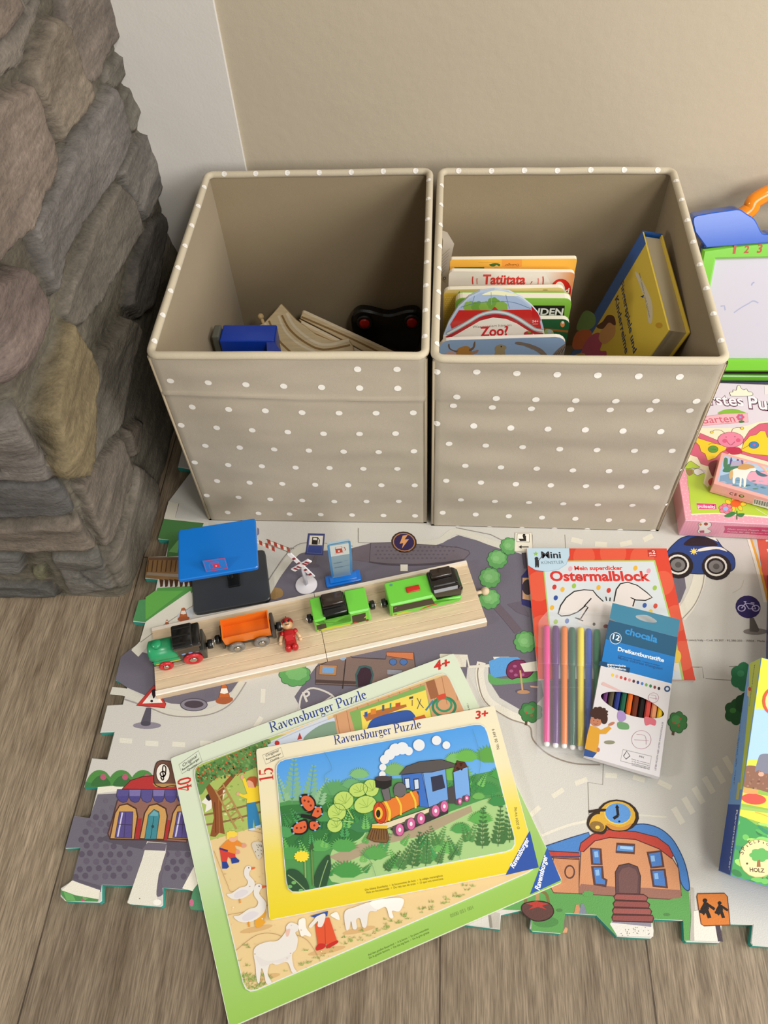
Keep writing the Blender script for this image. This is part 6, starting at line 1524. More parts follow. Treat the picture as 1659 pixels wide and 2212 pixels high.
for k in range(46):
    zone = k % 4
    if zone == 0: x, y = rnd.uniform(140, 420), rnd.uniform(640, 940)
    elif zone == 1: x, y = rnd.uniform(980, 1300), rnd.uniform(420, 640)
    elif zone == 2: x, y = rnd.uniform(560, 1000), rnd.uniform(760, 930)
    else: x, y = rnd.uniform(420, 620), rnd.uniform(560, 760)
    I.k = 10+k % 5; leafy(I, x, y, rnd.uniform(60, 110), -math.pi/2+rnd.uniform(-.8, .8), 7, rnd.choice(['3f8a48', '5aa850', '2f7240', '72b85e', '4a9a58']), .6)
for x, y, r, c in ((900, 850, 60, '4f9a50'), (1000, 800, 70, '6ab05a'), (1080, 700, 60, '4f9a50'), (1180, 650, 70, '5fa850'), (560, 420, 60, '7fb878'), (520, 470, 60, '6aa870'), (1290, 420, 70, '4a9a4a'), (1270, 560, 60, '3f8a4a'), (1050, 340, 60, '7ab868'), (1110, 330, 70, '6ab04f'), (380, 640, 60, '4a9050'), (170, 720, 70, '4f9a58'), (740, 880, 60, '55a050')):
    I.k = 16; spiky(I, x, y, r, 17, c)
I.k = 17
for x, y in ((960, 780), (1050, 830), (1120, 760)): leafy(I, x, y, 110, -1.9, 8, '4a8044', .5); leafy(I, x, y, 110, -1.2, 8, '57904e', .5)
# big round leaves and daisies on the left
for x, y, rx, ry in ((480, 545, 52, 48), (555, 490, 48, 36), (620, 480, 40, 45), (445, 605, 48, 45), (435, 670, 40, 38), (590, 565, 58, 45)):
    I.k = 22; I.ell((x, y), rx, ry, 'b9d36a', rot=-15, line='4a7a3a', lw=.0006); I.up(2)
    for a in range(5): I.line([(x+10, y+ry*.3), (x+10+rx*.75*math.cos(a*.75+2.6), y+ry*.75*math.sin(a*.75+2.6))], .0004, '86aa4a')
I.line([(500, 590), (530, 640)], .0014, 'a5c860'); I.line([(480, 650), (530, 655)], .0014, 'a5c860')
# plain butterfly
I.k = 24
def wing(P, dots):
    I.poly(P, '1c1a1c', sm=True); I.up(); cx = sum(p[0] for p in P)/len(P); cy_ = sum(p[1] for p in P)/len(P)
    I.poly([(cx+(x-cx)*.78, cy_+(y-cy_)*.78) for x, y in P], 'd9653a', sm=True); I.up()
    for dq in dots: I.ell(dq, 6, 6, '7a2a1c', n=8)
    for x, y in P[1:4]: I.ell((cx+(x-cx)*.9, cy_+(y-cy_)*.9), 6, 5, '7ab4d8', n=7)
    I.k -= 2
wing([(300, 610), (262, 570), (256, 520), (300, 512), (335, 545), (335, 590)], ((280, 545), (300, 550), (312, 570)))
wing([(310, 630), (335, 575), (365, 575), (372, 615), (340, 640)], ((348, 600),))
wing([(290, 640), (240, 655), (212, 685), (220, 715), (270, 718), (300, 690)], ((240, 685), (262, 685), (280, 680)))
wing([(305, 650), (345, 650), (360, 675), (335, 700), (305, 690)], ((330, 672),))
I.k = 28; I.line([(262, 622), (300, 628), (338, 640)], .0040, '1c1a1c'); I.line([(265, 618), (235, 618), (225, 630)], .0005, '1c1a1c', sm=True); I.line([(268, 628), (240, 640), (232, 632)], .0005, '1c1a1c', sm=True)
# dandelion and dark leaves
I.k = 24; I.line([(282, 850), (285, 940)], .0016, '8aa860'); I.line([(315, 790), (325, 980)], .0016, '6a8a4a'); I.blob((265, 830), 32, 24, 'efd63a', 13, .25); I.poly([(305, 790), (318, 752), (328, 785), (318, 798)], '3a5a34')
I.poly([(190, 905), (240, 900), (290, 950), (300, 1010), (230, 1020), (200, 990)], '2c4f34', sm=True); I.poly([(330, 980), (335, 920), (365, 860), (405, 822), (415, 880), (400, 950), (380, 1000)], '2c4f34', sm=True)
I.up(); I.line([(195, 925), (240, 960), (290, 1010)], .0010, '86a86a', sm=True); I.line([(400, 850), (375, 920), (355, 990)], .0010, '86a86a', sm=True)
for x, y in ((225, 965), (262, 1005), (205, 985)): I.ell((x, y), 12, 9, '6fae5f')
# leafy sprays on the right
I.k = 18
for x, y, L_, a in ((690, 905, 130, -.9), (760, 900, 170, -1.1), (830, 890, 190, -1.35), (900, 880, 170, -1.5), (960, 870, 120, -1.2), (1020, 850, 80, -1.0), (1190, 790, 210, -1.55), (1270, 780, 210, -1.5), (1330, 760, 200, -1.6)): leafy(I, x, y, L_, a, 9, '44713f' if x % 20 else '507f48', .42, '3a5f38')
# plain steam train
I.k = 26; D_ = '6a3020'
I.poly([(880, 405), (1000, 380), (1015, 540), (915, 580)], '6f9fdc', line='2c3f6a', lw=.0007); I.poly([(778, 415), (885, 400), (915, 580), (868, 575), (862, 500), (790, 480)], '3f6fc0', line='2c3f6a', lw=.0007)
I.poly([(1040, 400), (1115, 372), (1128, 520), (1055, 560)], '78a8e2', line='2c3f6a', lw=.0007); I.poly([(1000, 480), (1045, 470), (1055, 560), (1018, 560)], '4a4648')
I.up(2); I.poly([(764, 412), (800, 370), (870, 345), (980, 335), (1045, 355), (1050, 372), (930, 400), (880, 402)], '55504f', line='2a2626', lw=.0006)
I.poly([(1040, 398), (1060, 340), (1100, 350), (1114, 372)], '5a3222', line='33190f', lw=.0006); I.up()
for k in range(10): I.ell((1055+rnd.uniform(0, 45), 352+rnd.uniform(0, 36)), 5, 5, '33190f', n=6)
for x, y in ((805, 458), (852, 462)): I.poly([(x-15, y-28), (x+12, y-30), (x+17, y+26), (x-10, y+30)], '2a2a38'); I.up(); I.poly([(x-11, y-23), (x+9, y-25), (x+13, y+21), (x-7, y+25)], 'c9d8ea'); I.k -= 1
I.poly([(925, 425), (985, 412), (1000, 480), (935, 500)], '33354a')
I.k = 28; I.poly([(625, 665), (705, 655), (985, 560), (1010, 570), (700, 690), (625, 682)], 'ddd0b0', line='4a3a2a', lw=.0006); I.poly([(715, 690), (1015, 575), (1015, 610), (760, 720)], '3a3436')
I.up(); I.poly([(660, 560), (720, 535), (850, 492), (865, 520), (866, 570), (740, 630), (690, 660), (665, 650)], 'dd7a2f', line=D_, lw=.0007); I.ell((665, 608), 32, 56, 'c9461f', rot=-8, line=D_, lw=.0007); I.up(2); I.ell((660, 610), 20, 32, 'e6b83a'); I.up(); I.ell((657, 612), 11, 20, '2a2020')
I.line([(690, 545), (715, 600), (712, 648)], .0028, 'e8c23a', sm=True); I.line([(748, 522), (772, 570), (772, 620)], .0022, 'e8c23a', sm=True); I.line([(822, 498), (845, 545), (848, 585)], .0022, 'e8c23a', sm=True)
I.poly([(672, 490), (712, 480), (722, 540), (690, 550)], '6a6668', line='2a2626', lw=.0006); I.ell((768, 490), 33, 38, '6a6668', line='2a2626', lw=.0006)
I.up(2); I.poly([(640, 435), (726, 420), (725, 470), (690, 488), (645, 478)], '231f20'); I.ell((684, 432), 45, 14, '4a4040'); I.poly([(768, 470), (735, 488), (740, 520), (802, 512), (798, 480)], '6a6668')
for x, y, r in ((767, 695, 30), (825, 665, 30), (876, 637, 29), (951, 598, 29), (995, 575, 28), (1075, 550, 16), (1110, 533, 16)):
    I.k = 32; I.ell((x-12, y+2), r*.8, r, '554a4c'); I.up(); I.ell((x, y), r*.72, r*1.05, 'd06a9c', line='7a3058', lw=.0006); I.up(2); I.ell((x, y), r*.25, r*.36, 'efe6ec')
I.k = 32; I.poly([(628, 668), (705, 672), (702, 688), (622, 690)], 'e0b83a'); I.poly([(622, 688), (702, 690), (712, 740), (700, 762), (640, 756), (598, 738)], '7a5632', line='4a3018', lw=.0006); I.up(2)
for k in range(7): I.line([(630+k*11, 692), (612+k*15, 745)], .0006, '4a3018')
# steam
I.k = 34
for x, y, r in ((678, 412, 17), (680, 375, 18), (690, 335, 24), (715, 310, 28), (745, 285, 32), (780, 278, 32), (812, 292, 22), (865, 262, 30), (955, 238, 24), (1005, 262, 20)): I.ell((x, y), r, r, 'e4e6e8')
# puzzle cut lines
I.k = 40
for pts in ([(380, 295), (420, 380), (380, 430), (440, 560)], [(1140, 180), (1180, 330), (1160, 480)], [(560, 800), (620, 860), (660, 990)], [(1000, 720), (1060, 800), (1080, 860)], [(150, 620), (300, 600)]): I.line(pts, .0003, '5f8a7a', sm=True)
mb.build('picture', M_GLOSS, root)

# ------------------------------------------------------------------ drawing pad, felt pens, coloured pencils
pa, pb = on_z(1137.6, 1184.6, .0165), on_z(1439.5, 1184.6, .0165); e = pb-pa; Wp = e.length; e.normalize(); nn = Vector((-e.y, e.x, 0)); Hp = .1945
M_P = frame(pa-nn*Hp-Vector((0, 0, .0065)), e, nn)
root = thing('drawing_pad', 'red Easter drawing pad with a white rabbit outline, under the felt pens and pencils', 'drawing pad', M_P)
mb = MB(); mb.rbox(0, Wp, 0, Hp, 0, .0060, 'ece8df', .0002, 1); mb.build('pages', M_PAPER, root)
mb = MB(); mb.rbox(-.0003, Wp+.0003, -.0003, Hp, .0060, .0065, 'd8402c')
I = Ink(mb, M_P, Matrix.Translation((0, 0, .0065))); I.V = VE
q = [(0, 0), (Wp, 0), (Wp, Hp), (0, Hp)]; I.clip = q
I.up()
for x, y, r in ((320, 230, 120), (520, 240, 90), (700, 210, 110), (880, 250, 100), (240, 420, 110), (260, 700, 120), (1010, 400, 90), (1090, 620, 100), (1130, 850, 110)): I.ell((x, y), r*.75, r*.85, 'df5a40')
I.up(); I.poly([(262, 262), (960, 258), (1080, 700), (1140, 1000), (340, 1000), (300, 640)], 'a9c86a'); I.up(); I.poly([(270, 270), (952, 266), (1070, 700), (1125, 1000), (348, 1000), (308, 640)], 'd2d9dd')
I.up(); I.text('Mein superdicker', (462, 320), (760, 318), 'd8382c', .03); I.text('Ostermalblock', (312, 386), (932, 386), 'd2302a', .035, hs=1.0)
rnd = random.Random(2)
for x, y, c in ((337, 425, 'c93a30'), (387, 440, 'e6b23a'), (458, 418, '9abf4a'), (610, 428, 'e6b23a'), (673, 446, 'c93a30'), (345, 492, '2f4f9a'), (322, 553, 'e6b23a'), (838, 308, 'e6b23a'), (920, 325, 'dfa0b0'), (958, 430, '9abf4a'), (895, 538, '2f5aa8'), (962, 542, 'd04a3a'), (932, 578, 'e6c24a'), (345, 640, '9abf4a'), (415, 635, '5a78b8'), (435, 312, 'e2a8b0')): I.ell((x, y), 13, 16, c, rot=20)
I.k = 8
ear1 = [(360, 590), (375, 540), (410, 490), (460, 452), (520, 442), (575, 445), (600, 480), (650, 520), (690, 515), (705, 500), (720, 440), (745, 405), (790, 395), (850, 415), (910, 460), (942, 490), (935, 500), (890, 508), (840, 505), (820, 600), (760, 690), (640, 690), (520, 660), (480, 640), (510, 560), (480, 580), (420, 605)]
I.poly(ear1, 'e0d9d4'); I.up()
I.line([(640, 515), (600, 478), (575, 446), (520, 442), (460, 452), (410, 490), (375, 540), (360, 590), (380, 605), (430, 600), (480, 580), (530, 540), (520, 545), (565, 495)], .0016, '231f1e', sm=False); I.line([(525, 540), (545, 550), (500, 620), (465, 615), (515, 635)], .0016, '231f1e'); I.line([(705, 515), (720, 440), (745, 405), (790, 395), (850, 415), (910, 460), (942, 490), (900, 508), (840, 505), (808, 490), (835, 500), (822, 545)], .0016, '231f1e'); I.line([(655, 485), (660, 510)], .0014, '231f1e'); I.line([(682, 490), (680, 512)], .0014, '231f1e'); I.ell((582, 655), 9, 10, '231f1e'); I.ell((655, 668), 16, 12, '8a2a30')
I.k = 9; I.ell((1095, 855), 26, 40, 'e6c24a'); I.ell((1090, 920), 20, 26, 'e0d8c8')
I.up(); I.poly([(160, 180), (428, 184), (430, 230), (410, 285), (360, 318), (290, 328), (220, 320), (172, 290)], 'b9d3e2', sm=False, line='8fb3c8', lw=.0006); I.up(2)
I.text('Mini', (258, 246), (378, 246), '2a2a30', .025, hs=.95); I.text('KÜNSTLER', (258, 284), (396, 280), '6a8088', .0, hs=1.05); I.poly([(205, 215), (217, 214), (222, 204), (227, 214), (236, 216), (228, 222), (230, 232), (221, 226), (212, 232), (214, 222)], '8fbf4a'); I.ell((226, 250), 12, 11, '2a2a30'); I.poly([(216, 258), (240, 258), (242, 290), (240, 304), (232, 304), (229, 290), (226, 304), (218, 304), (217, 285)], '2a2a30'); I.line([(238, 262), (262, 232)], .0008, '2a2a30')
I.poly([(915, 195), (965, 195), (970, 238), (920, 238)], 'b92e24'); I.up(); I.text('2', (944, 220), (962, 220), 'f0e0d8', .03); I.text('ab', (922, 220), (940, 220), 'f0e0d8', .01); I.text('Jahren', (924, 234), (964, 234), 'f0e0d8', .01)
mb.build('cover', M_GLOSS, root)

# felt pens in a clear wallet; the wallet lies partly on the pad and tips down onto the mat
tilt = math.radians(1.45)
ca_ = on_z(1181, 1352, .022); cb_ = on_z(1181, 1609, .016)
M_W = frame((cb_.x-.002, -.338, .0108), (Vector((1, -.045, 0))), Vector((.045, 1, .033)))
VW = VE
pr = Ink(MB(), M_W, Matrix.Translation((0, 0, .0045))); pr.V = VW
def wuv(x, y): return pr.uv((x, y))
root = thing('pen_wallet', 'clear plastic wallet holding felt pens, lying on the red pad', 'pen wallet', M_W)
wl = [wuv(228, 1445), wuv(560, 1475), wuv(760, 1460), wuv(745, 640), wuv(690, 590), wuv(300, 572), wuv(240, 640)]
P = [(q.x, q.y) for q in wl]
for nm, z0, z1 in (('back_sheet', -.0003, 0), ('front_sheet', .0092, .0094)):
    mb = MB(); mb.prism(rr(P, .004) if nm == 'front_sheet' else P, z0, z1, 'f2f3f5')
    if nm == 'front_sheet':
        for yy in (905, 1050): mb.tube([tuple(wuv(232, yy))+(.0094,), tuple(wuv(560, yy+8))+(.0094,), tuple(wuv(740, yy+20))+(.0094,)], .0003, 'f2f3f5', 6)
        mb.tube([(p[0], p[1], .0046) for p in P], .0006, 'f2f3f5', 6, True)
    mb.build(nm, M_CLEAR, root)
pens = [('pink', 'e0308a', 290, 290, 665, 1400), ('purple', '5a2a72', 345, 344, 668, 1408), ('orange', 'e07a22', 398, 398, 672, 1412), ('dark green', '155a44', 446, 450, 678, 1420), ('yellow', 'ead32a', 499, 500, 676, 1424), ('blue', '2a4fae', 548, 552, 686, 1428), ('green', '117a46', 600, 604, 690, 1430)]
place = ('first from the left', 'second from the left', 'third from the left', 'fourth from the left', 'fifth from the left', 'sixth from the left, half under the pencil carton', 'partly hidden under the pencil carton')
for (nm, c, xt, xb, yt, yb), pl in zip(pens, place):
    t, b = wuv(xt, yt), wuv(xb, yb); d = (t-b); L_ = d.length; d.normalize()
    Mp = M_W @ frame((b.x, b.y, .0048), (d.y, -d.x, 0), None, (d.x, d.y, 0))
    pn = thing('felt_pen', '%s felt pen in the clear wallet, %s' % (nm, pl), 'felt pen', Mp, 'felt pens in the wallet')
    mb = MB(); mb.lathe([(.0030, .002), (.0038, .003), (.0038, L_*.66), (.0034, L_*.67)], c, 16); mb.build('barrel', M_PLASTIC, pn)
    mb = MB(); mb.lathe([(.0040, L_*.655), (.0043, L_*.66), (.0043, L_-.004), (.0036, L_-.0006), (.002, L_)], c, 16); mb.build('cap', M_PLASTIC, pn)
    mb = MB(); mb.lathe([(.0012, -.0022), (.0026, -.0014), (.0033, .0006), (.0033, .0032)], 'eeecea', 14); mb.build('end_plug', M_PLASTIC, pn)['label'] = 'white end plug'

# carton of coloured pencils, resting across the pens
ZT = .0345
c4_ = [on_z(1296, 1636, ZT-.004), on_z(1425, 1678, ZT-.006), on_z(1470, 1340, ZT+.003), on_z(1325, 1303, ZT+.003)]
bl, br, tr, tl = on_z(1262, 1632, ZT-.005), on_z(1425, 1678, ZT-.005), on_z(1470, 1340, ZT+.003), on_z(1325, 1303, ZT+.003)
ex = ((br-bl)+(tr-tl)).normalized(); ey = ((tl-bl)+(tr-br)).normalized()
Fc = frame((bl+br)/2, ex, ey)
pr = Ink(MB(), Fc, Matrix()); pr.V = VE
TK = .0095
M_B = Fc @ Matrix.Translation((0, 0, -TK))
Wb = ((br-bl).length+(tr-tl).length)/2; hw = Wb/2
yfold = (pr.uv((675, 628)).y+pr.uv((1112, 738)).y)/2; ytop = (pr.uv((712, 522)).y+pr.uv((1118, 632)).y)/2; ydk = (pr.uv((640, 745)).y+pr.uv((1092, 856)).y)/2; ybl = (pr.uv((610, 905)).y+pr.uv((1075, 1022)).y)/2
root = thing('pencil_carton', 'blue and white carton of twelve triangular coloured pencils with an oval window', 'pencil box', M_B)
oc = pr.uv((818, 1154)); orx = (pr.uv((1012, 1200))-pr.uv((620, 1100))).length/2; ory = .0135; oang = math.radians(-1.5)
mb = MB(); mb.X = Matrix.Translation((0, 0, TK))
# lower front with the real oval opening
N_ = 48; vs = []; fs = []
for k in range(N_):
    a = 2*math.pi*k/N_; x, y = orx*math.cos(a), ory*math.sin(a)*(1-.18*math.cos(a)**2)
    vs.append((oc.x+x*math.cos(oang)-y*math.sin(oang), oc.y+x*math.sin(oang)+y*math.cos(oang), 0))
for k in range(N_):
    a = 2*math.pi*k/N_; dx, dy = math.cos(a), math.sin(a)
    tmax = min([((hw if dx > 0 else -hw)-oc.x)/dx if abs(dx) > 1e-6 else 9, ((ybl if dy > 0 else 0)-oc.y)/dy if abs(dy) > 1e-6 else 9])
    vs.append((oc.x+dx*tmax, oc.y+dy*tmax, 0))
for k in range(N_): fs.append([k, N_+k, N_+(k+1) % N_, (k+1) % N_])
WHT = 'd8d4d6'
mb.add(vs, fs, WHT)
for cx_, cy_ in ((hw, ybl), (-hw, ybl), (-hw, 0), (hw, 0)):   # corners missed by the fan
    near = sorted(range(N_, 2*N_), key=lambda k: (vs[k][0]-cx_)**2+(vs[k][1]-cy_)**2)[:2]
    mb.add([vs[near[0]], vs[near[1]], (cx_, cy_, 0)], [[0, 1, 2]], WHT)
mb.add([(-hw, ybl, 0), (hw, ybl, 0), (hw, ydk, 0), (-hw, ydk, 0)], [[0, 1, 2, 3]], '1b78c2'); mb.add([(-hw, ydk, 0), (hw, ydk, 0), (hw, yfold, 0), (-hw, yfold, 0)], [[0, 1, 2, 3]], '1d5577')
for x in (-hw, hw): mb.add([(x, 0, 0), (x, ybl, 0), (x, ybl, -TK), (x, 0, -TK)], [[0, 1, 2, 3]], WHT); mb.add([(x, ybl, 0), (x, yfold, 0), (x, yfold, -TK), (x, ybl, -TK)], [[0, 1, 2, 3]], '1b78c2')
mb.add([(-hw, 0, 0), (hw, 0, 0), (hw, 0, -TK), (-hw, 0, -TK)], [[0, 1, 2, 3]], WHT); mb.add([(-hw, yfold, 0), (hw, yfold, 0), (hw, yfold, -TK), (-hw, yfold, -TK)], [[0, 1, 2, 3]], '1d5577'); mb.add([(-hw, 0, -TK), (hw, 0, -TK), (hw, yfold, -TK), (-hw, yfold, -TK)], [[0, 1, 2, 3]], '2a2a30')
I = Ink(mb, M_B, Matrix.Translation((0, 0, 0))); I.o = (M_B @ mb.X).inverted() @ CAM_C; I.Wi = (M_B @ mb.X).inverted(); I.W3 = I.Wi.to_3x3(); I.V = VE; I.k = 2
I.text('chocala', (772, 712), (972, 770), '2f8ccc', .03); I.ell((716, 742), 37, 37, 'c9d6e0'); I.up(); I.ell((716, 742), 33, 33, '1d5577'); I.up(); I.text('12', (696, 746), (738, 758), 'eef2f4', .02)
I.text('Dreikantbuntstifte', (728, 818), (1014, 890), 'e4eef4', .03); I.text('Colored pencils triangular  Crayons de couleur', (732, 852), (990, 915), '1f5a96', .01); I.text('Matite colorate triangolari', (730, 868), (1005, 938), '1f5a96', .01)
I.poly([(620, 882), (805, 925), (800, 955), (610, 908)], '14446a'); I.up(); I.text('ergonomische', (664, 908), (778, 920), 'e4eaf0', .03); I.text('Zeichenform', (662, 925), (780, 942), 'e4eaf0', .03)
for k, c in enumerate(('e6c83a', 'e6a8a0', 'd04a3a', 'c02a30', 'd98a90', '5a2a3a', '2a3f8a', '4a7ac0', '6aa85a', '2f7a4a', '7a3a34', '231f1e')): I.ell((698+k*26, 970+k*7.5), 8, 10, c)
I.ell((1035, 1055), 19, 19, '2a4470'); I.up(); I.ell((1035, 1055), 10, 10, 'c9d3e0'); I.poly([(630, 1020), (640, 1012), (760, 1072), (745, 1074), (628, 1030)], 'd9b4b0')
for x, y in ((950, 1110), (875, 1370)):
    s_ = .8 if y < 1200 else 1.5; I.line([(x+40*s_*math.cos(a*.7), y+38*s_*math.sin(a*.7)) for a in range(9)], .0004, 'b07a8a', sm=True, closed=True); I.line([(x-30*s_, y), (x+30*s_, y+6)], .0004, 'b07a8a'); I.line([(x-20*s_, y-22*s_), (x+15*s_, y-16*s_), (x+20*s_, y+20*s_)], .0004, 'b07a8a', sm=True)
I.poly([(895, 1230), (935, 1235), (965, 1250), (960, 1282), (930, 1275), (900, 1280)], 'cf6a78', sm=True); I.poly([(735, 1190), (770, 1200), (780, 1240), (745, 1262), (725, 1230)], 'a58ac0', sm=True); I.poly([(730, 1262), (790, 1270), (795, 1305), (735, 1300)], '6a9a6a', sm=True); I.ell((678, 1386), 34, 12, '8a8a70')
# printed child in a yellow jumper
I.k = 6; I.poly([(525, 1425), (600, 1450), (575, 1480), (518, 1470)], '2f4f8a'); I.up(); I.poly([(525, 1425), (540, 1340), (556, 1282), (600, 1292), (625, 1310), (675, 1285), (690, 1300), (655, 1335), (615, 1335), (612, 1390), (600, 1452)], 'd29a34', sm=False); I.ell((690, 1272), 22, 9, 'b8785a', rot=-25); I.up(); I.ell((594, 1256), 36, 32, 'b8785a', rot=10); I.ell((608, 1432), 10, 14, 'b8785a'); I.up(); I.blob((612, 1205), 50, 34, '3f2720', 11, .18); I.ell((645, 1240), 22, 34, '3f2720'); I.up(); I.line([(578, 1270), (592, 1276), (606, 1270)], .0004, '5a2a22'); I.ell((580, 1252), 3, 2, '2a1a16', n=6); I.ell((605, 1256), 3, 2, '2a1a16', n=6)
I.k = 4; I.line([(762, 1430), (938, 1472), (925, 1550), (746, 1500)], .0005, '8a8a88', closed=True); I.line([(765, 1470), (785, 1440), (805, 1470), (780, 1490), (765, 1470)], .0008, '4a4a48'); I.text('MIX', (862, 1478), (892, 1486), '4a4a48', .0)
for k in range(4): I.text('Papier aus verantwortungsvollen Quellen'[k*4:k*4+22], (815, 1492+k*12), (925, 1520+k*12), '5a5a58', .0, hs=.8)
I.text('LISTED MOLSON ASER UNTER WWW.CHOCALA.DE', (966, 1560), (1012, 1262), '5a5a66', .0)
mb.build('carton', M_GLOSS, root)
# hang tab with a real euro slot
mb = MB(); mb.X = Matrix.Translation((0, 0, TK)); hc = pr.uv((905, 622)); vs = []; fs = []
for k in range(N_):
    a = 2*math.pi*k/N_; r_ = 1+.35*max(0, math.cos(a-math.pi/2))**6
    vs.append((hc.x+.0132*math.cos(a), hc.y+.0032*math.sin(a)*r_*1.25, .0002))
for k in range(N_):
    a = 2*math.pi*k/N_; dx, dy = math.cos(a), math.sin(a)
    tmax = min([((hw if dx > 0 else -hw)-hc.x)/dx if abs(dx) > 1e-6 else 9, ((ytop if dy > 0 else yfold)-hc.y)/dy if abs(dy) > 1e-6 else 9]); vs.append((hc.x+dx*tmax, hc.y+dy*tmax, .0002))
cols = []
for k in range(N_): fs.append([k, N_+k, N_+(k+1) % N_, (k+1) % N_])
mb.add(vs, fs, '3a7f9c')
for cx_, cy_ in ((hw, ytop), (-hw, ytop), (-hw, yfold), (hw, yfold)):
    near = sorted(range(N_, 2*N_), key=lambda k: (vs[k][0]-cx_)**2+(vs[k][1]-cy_)**2)[:2]; mb.add([vs[near[0]], vs[near[1]], (cx_, cy_, .0002)], [[0, 1, 2]], '3a7f9c')
mb.build('hang_tab', M_GLOSS, root)
# pencils seen through the window
pc = [('purple', '5a2560'), ('brown-grey', '4f4630'), ('dark blue', '1f2f7a'), ('green', '145a42'), ('orange', 'd9671f'), ('brown', '6a2c18'), ('black', '141214'), ('salmon red', 'c9483f'), ('peach', 'dd9468'), ('yellow', 'e6c32a')]
for k, (nm, c) in enumerate(pc):
    xk = oc.x-orx+.0052+k*(2*orx-.0090)/9
    Mp = M_B @ Matrix.Translation((xk, .006, .0044)) @ Matrix.Rotation(-math.pi/2, 4, 'X')
    Mp = M_B @ frame((xk, .006, .0046), (1, 0, 0), None, (0, 1, 0))
    p_ = thing('coloured_pencil', '%s pencil, number %s from the left in the carton window' % (nm, ('one', 'two', 'three', 'four', 'five', 'six', 'seven', 'eight', 'nine', 'ten')[k]), 'pencil', Mp, 'coloured pencils in the carton')
    mb = MB(); mb.lathe([(.0030, 0), (.0033, .0006), (.0033, .150)], c, 9, sm=False); mb.build('shaft', M_PLASTIC, p_)
    mb = MB(); mb.lathe([(.0033, .150), (.0010, .164)], 'd9b98a', 9, sm=False); t_ = mb.build('sharpened_tip', M_WOOD, p_)
    mb = MB(); mb.lathe([(.0010, .164), (.0002, .168)], c, 8); mb.build('lead', M_PLASTIC, t_)
# ------------------------------------------------------------------ things along the right edge
VJ, VK, VBd = (1420, 800, 5.5314), (1500, 1400, 4.0943), (1490, 400, 5.0296)
# pink first-puzzle box
ZB = .0480
p0 = on_z(1480, 1124, ZB)
M_PB = rotz((p0.x, p0.y, MZ), -2.6)
BW, BD, BH = .27, .268, ZB-MZ
root = thing('puzzle_box', 'pink garden puzzle box with a butterfly on its lid, beside the right fabric box', 'puzzle box', M_PB)
PK, PK2 = 'eaa0b0', 'f4c4cc'
mb = MB(); mb.rbox(.0015, BW-.0015, .0015, BD-.0015, 0, BH-.004, 'bfb4ae', .0006, 1); mb.build('box_base', M_PAPER, root)
mb = MB(); mb.rbox(0, BW, 0, BD, .003, BH, PK, .0008, 1)
rnd = random.Random(9)
I = Ink(mb, M_PB, Matrix.Translation((0, 0, BH))); I.clip = [(.0006, .0006), (BW-.0006, .0006), (BW-.0006, BD-.0006), (.0006, BD-.0006)]; I.metric = True
I.k = 1
for k in range(44):
    for j in range(3):
        I.ell((.003+k*.0062, .003+j*.0056+(k % 2)*.0028), .0009, .0009, PK2, n=6)
        if k < 42: I.ell((.003+j*.0056+(k % 2)*.0028, .003+k*.0062), .0009, .0009, PK2, n=6)
        if k < 42: I.ell((.003+k*.0062, BD-.003-j*.0045), .0009, .0009, PK2, n=6)
I.metric = False; I.k = 4; I.V = VJ
I.poly([(405, 1720), (385, 1500), (355, 1260), (320, 1180), (500, 600), (640, 150), (1900, 190), (1900, 1830), (1100, 1745), (700, 1710)], 'ddd3dc')
I.up(); I.poly([(405, 1722), (385, 1500), (355, 1260), (330, 1165), (420, 1180), (560, 1230), (700, 1300), (1900, 1300), (1900, 1840), (1322, 1745), (1000, 1722), (700, 1705)], 'b3cc3f')
I.poly([(405, 1716), (700, 1705), (1322, 1748), (1322, 1762), (700, 1716), (400, 1728)], 'f2e6c8')
# cream butterfly backing and wings
I.up(); I.poly([(250, 1060), (480, 690), (600, 690), (720, 690), (900, 690), (1080, 660), (1200, 620), (1700, 580), (1800, 1250), (1000, 1250), (700, 1250), (600, 1400), (550, 1350), (580, 1200), (420, 1140)], 'efe6c6')
L_ = '6a3a3a'
I.up(); I.poly([(510, 750), (700, 830), (830, 900), (900, 960), (830, 1010), (650, 1160), (520, 1120), (480, 1040), (390, 1010), (430, 900), (460, 860)], 'd4607a', line=L_, lw=.0005); I.poly([(1030, 830), (1100, 720), (1220, 640), (1400, 620), (1700, 700), (1700, 1120), (1320, 1090), (1000, 1000)], 'd4607a', line=L_, lw=.0005)
I.up(2); I.poly([(480, 810), (640, 860), (740, 890), (830, 910), (820, 950), (760, 980), (690, 1050), (600, 1080), (570, 1000), (520, 970), (500, 900), (460, 860)], 'f0cc2a', line=L_, lw=.0005); I.poly([(1000, 960), (1030, 870), (1100, 790), (1180, 770), (1230, 725), (1290, 730), (1310, 800), (1500, 900), (1480, 1010), (1320, 1020), (1120, 1000)], 'f0cc2a', line=L_, lw=.0005)
I.up(2); I.ell((665, 945), 60, 42, '5a9a3a', line=L_, lw=.0005); I.ell((1152, 895), 60, 42, '2f7fc0', line=L_, lw=.0005); I.up(2); I.ell((1155, 895), 20, 14, 'c05a8a'); I.line([(630, 940), (700, 950)], .0006, '2f5a24')
I.line([(610, 890), (640, 875), (700, 880)], .0005, L_); I.line([(1010, 945), (1090, 900)], .0005, L_)
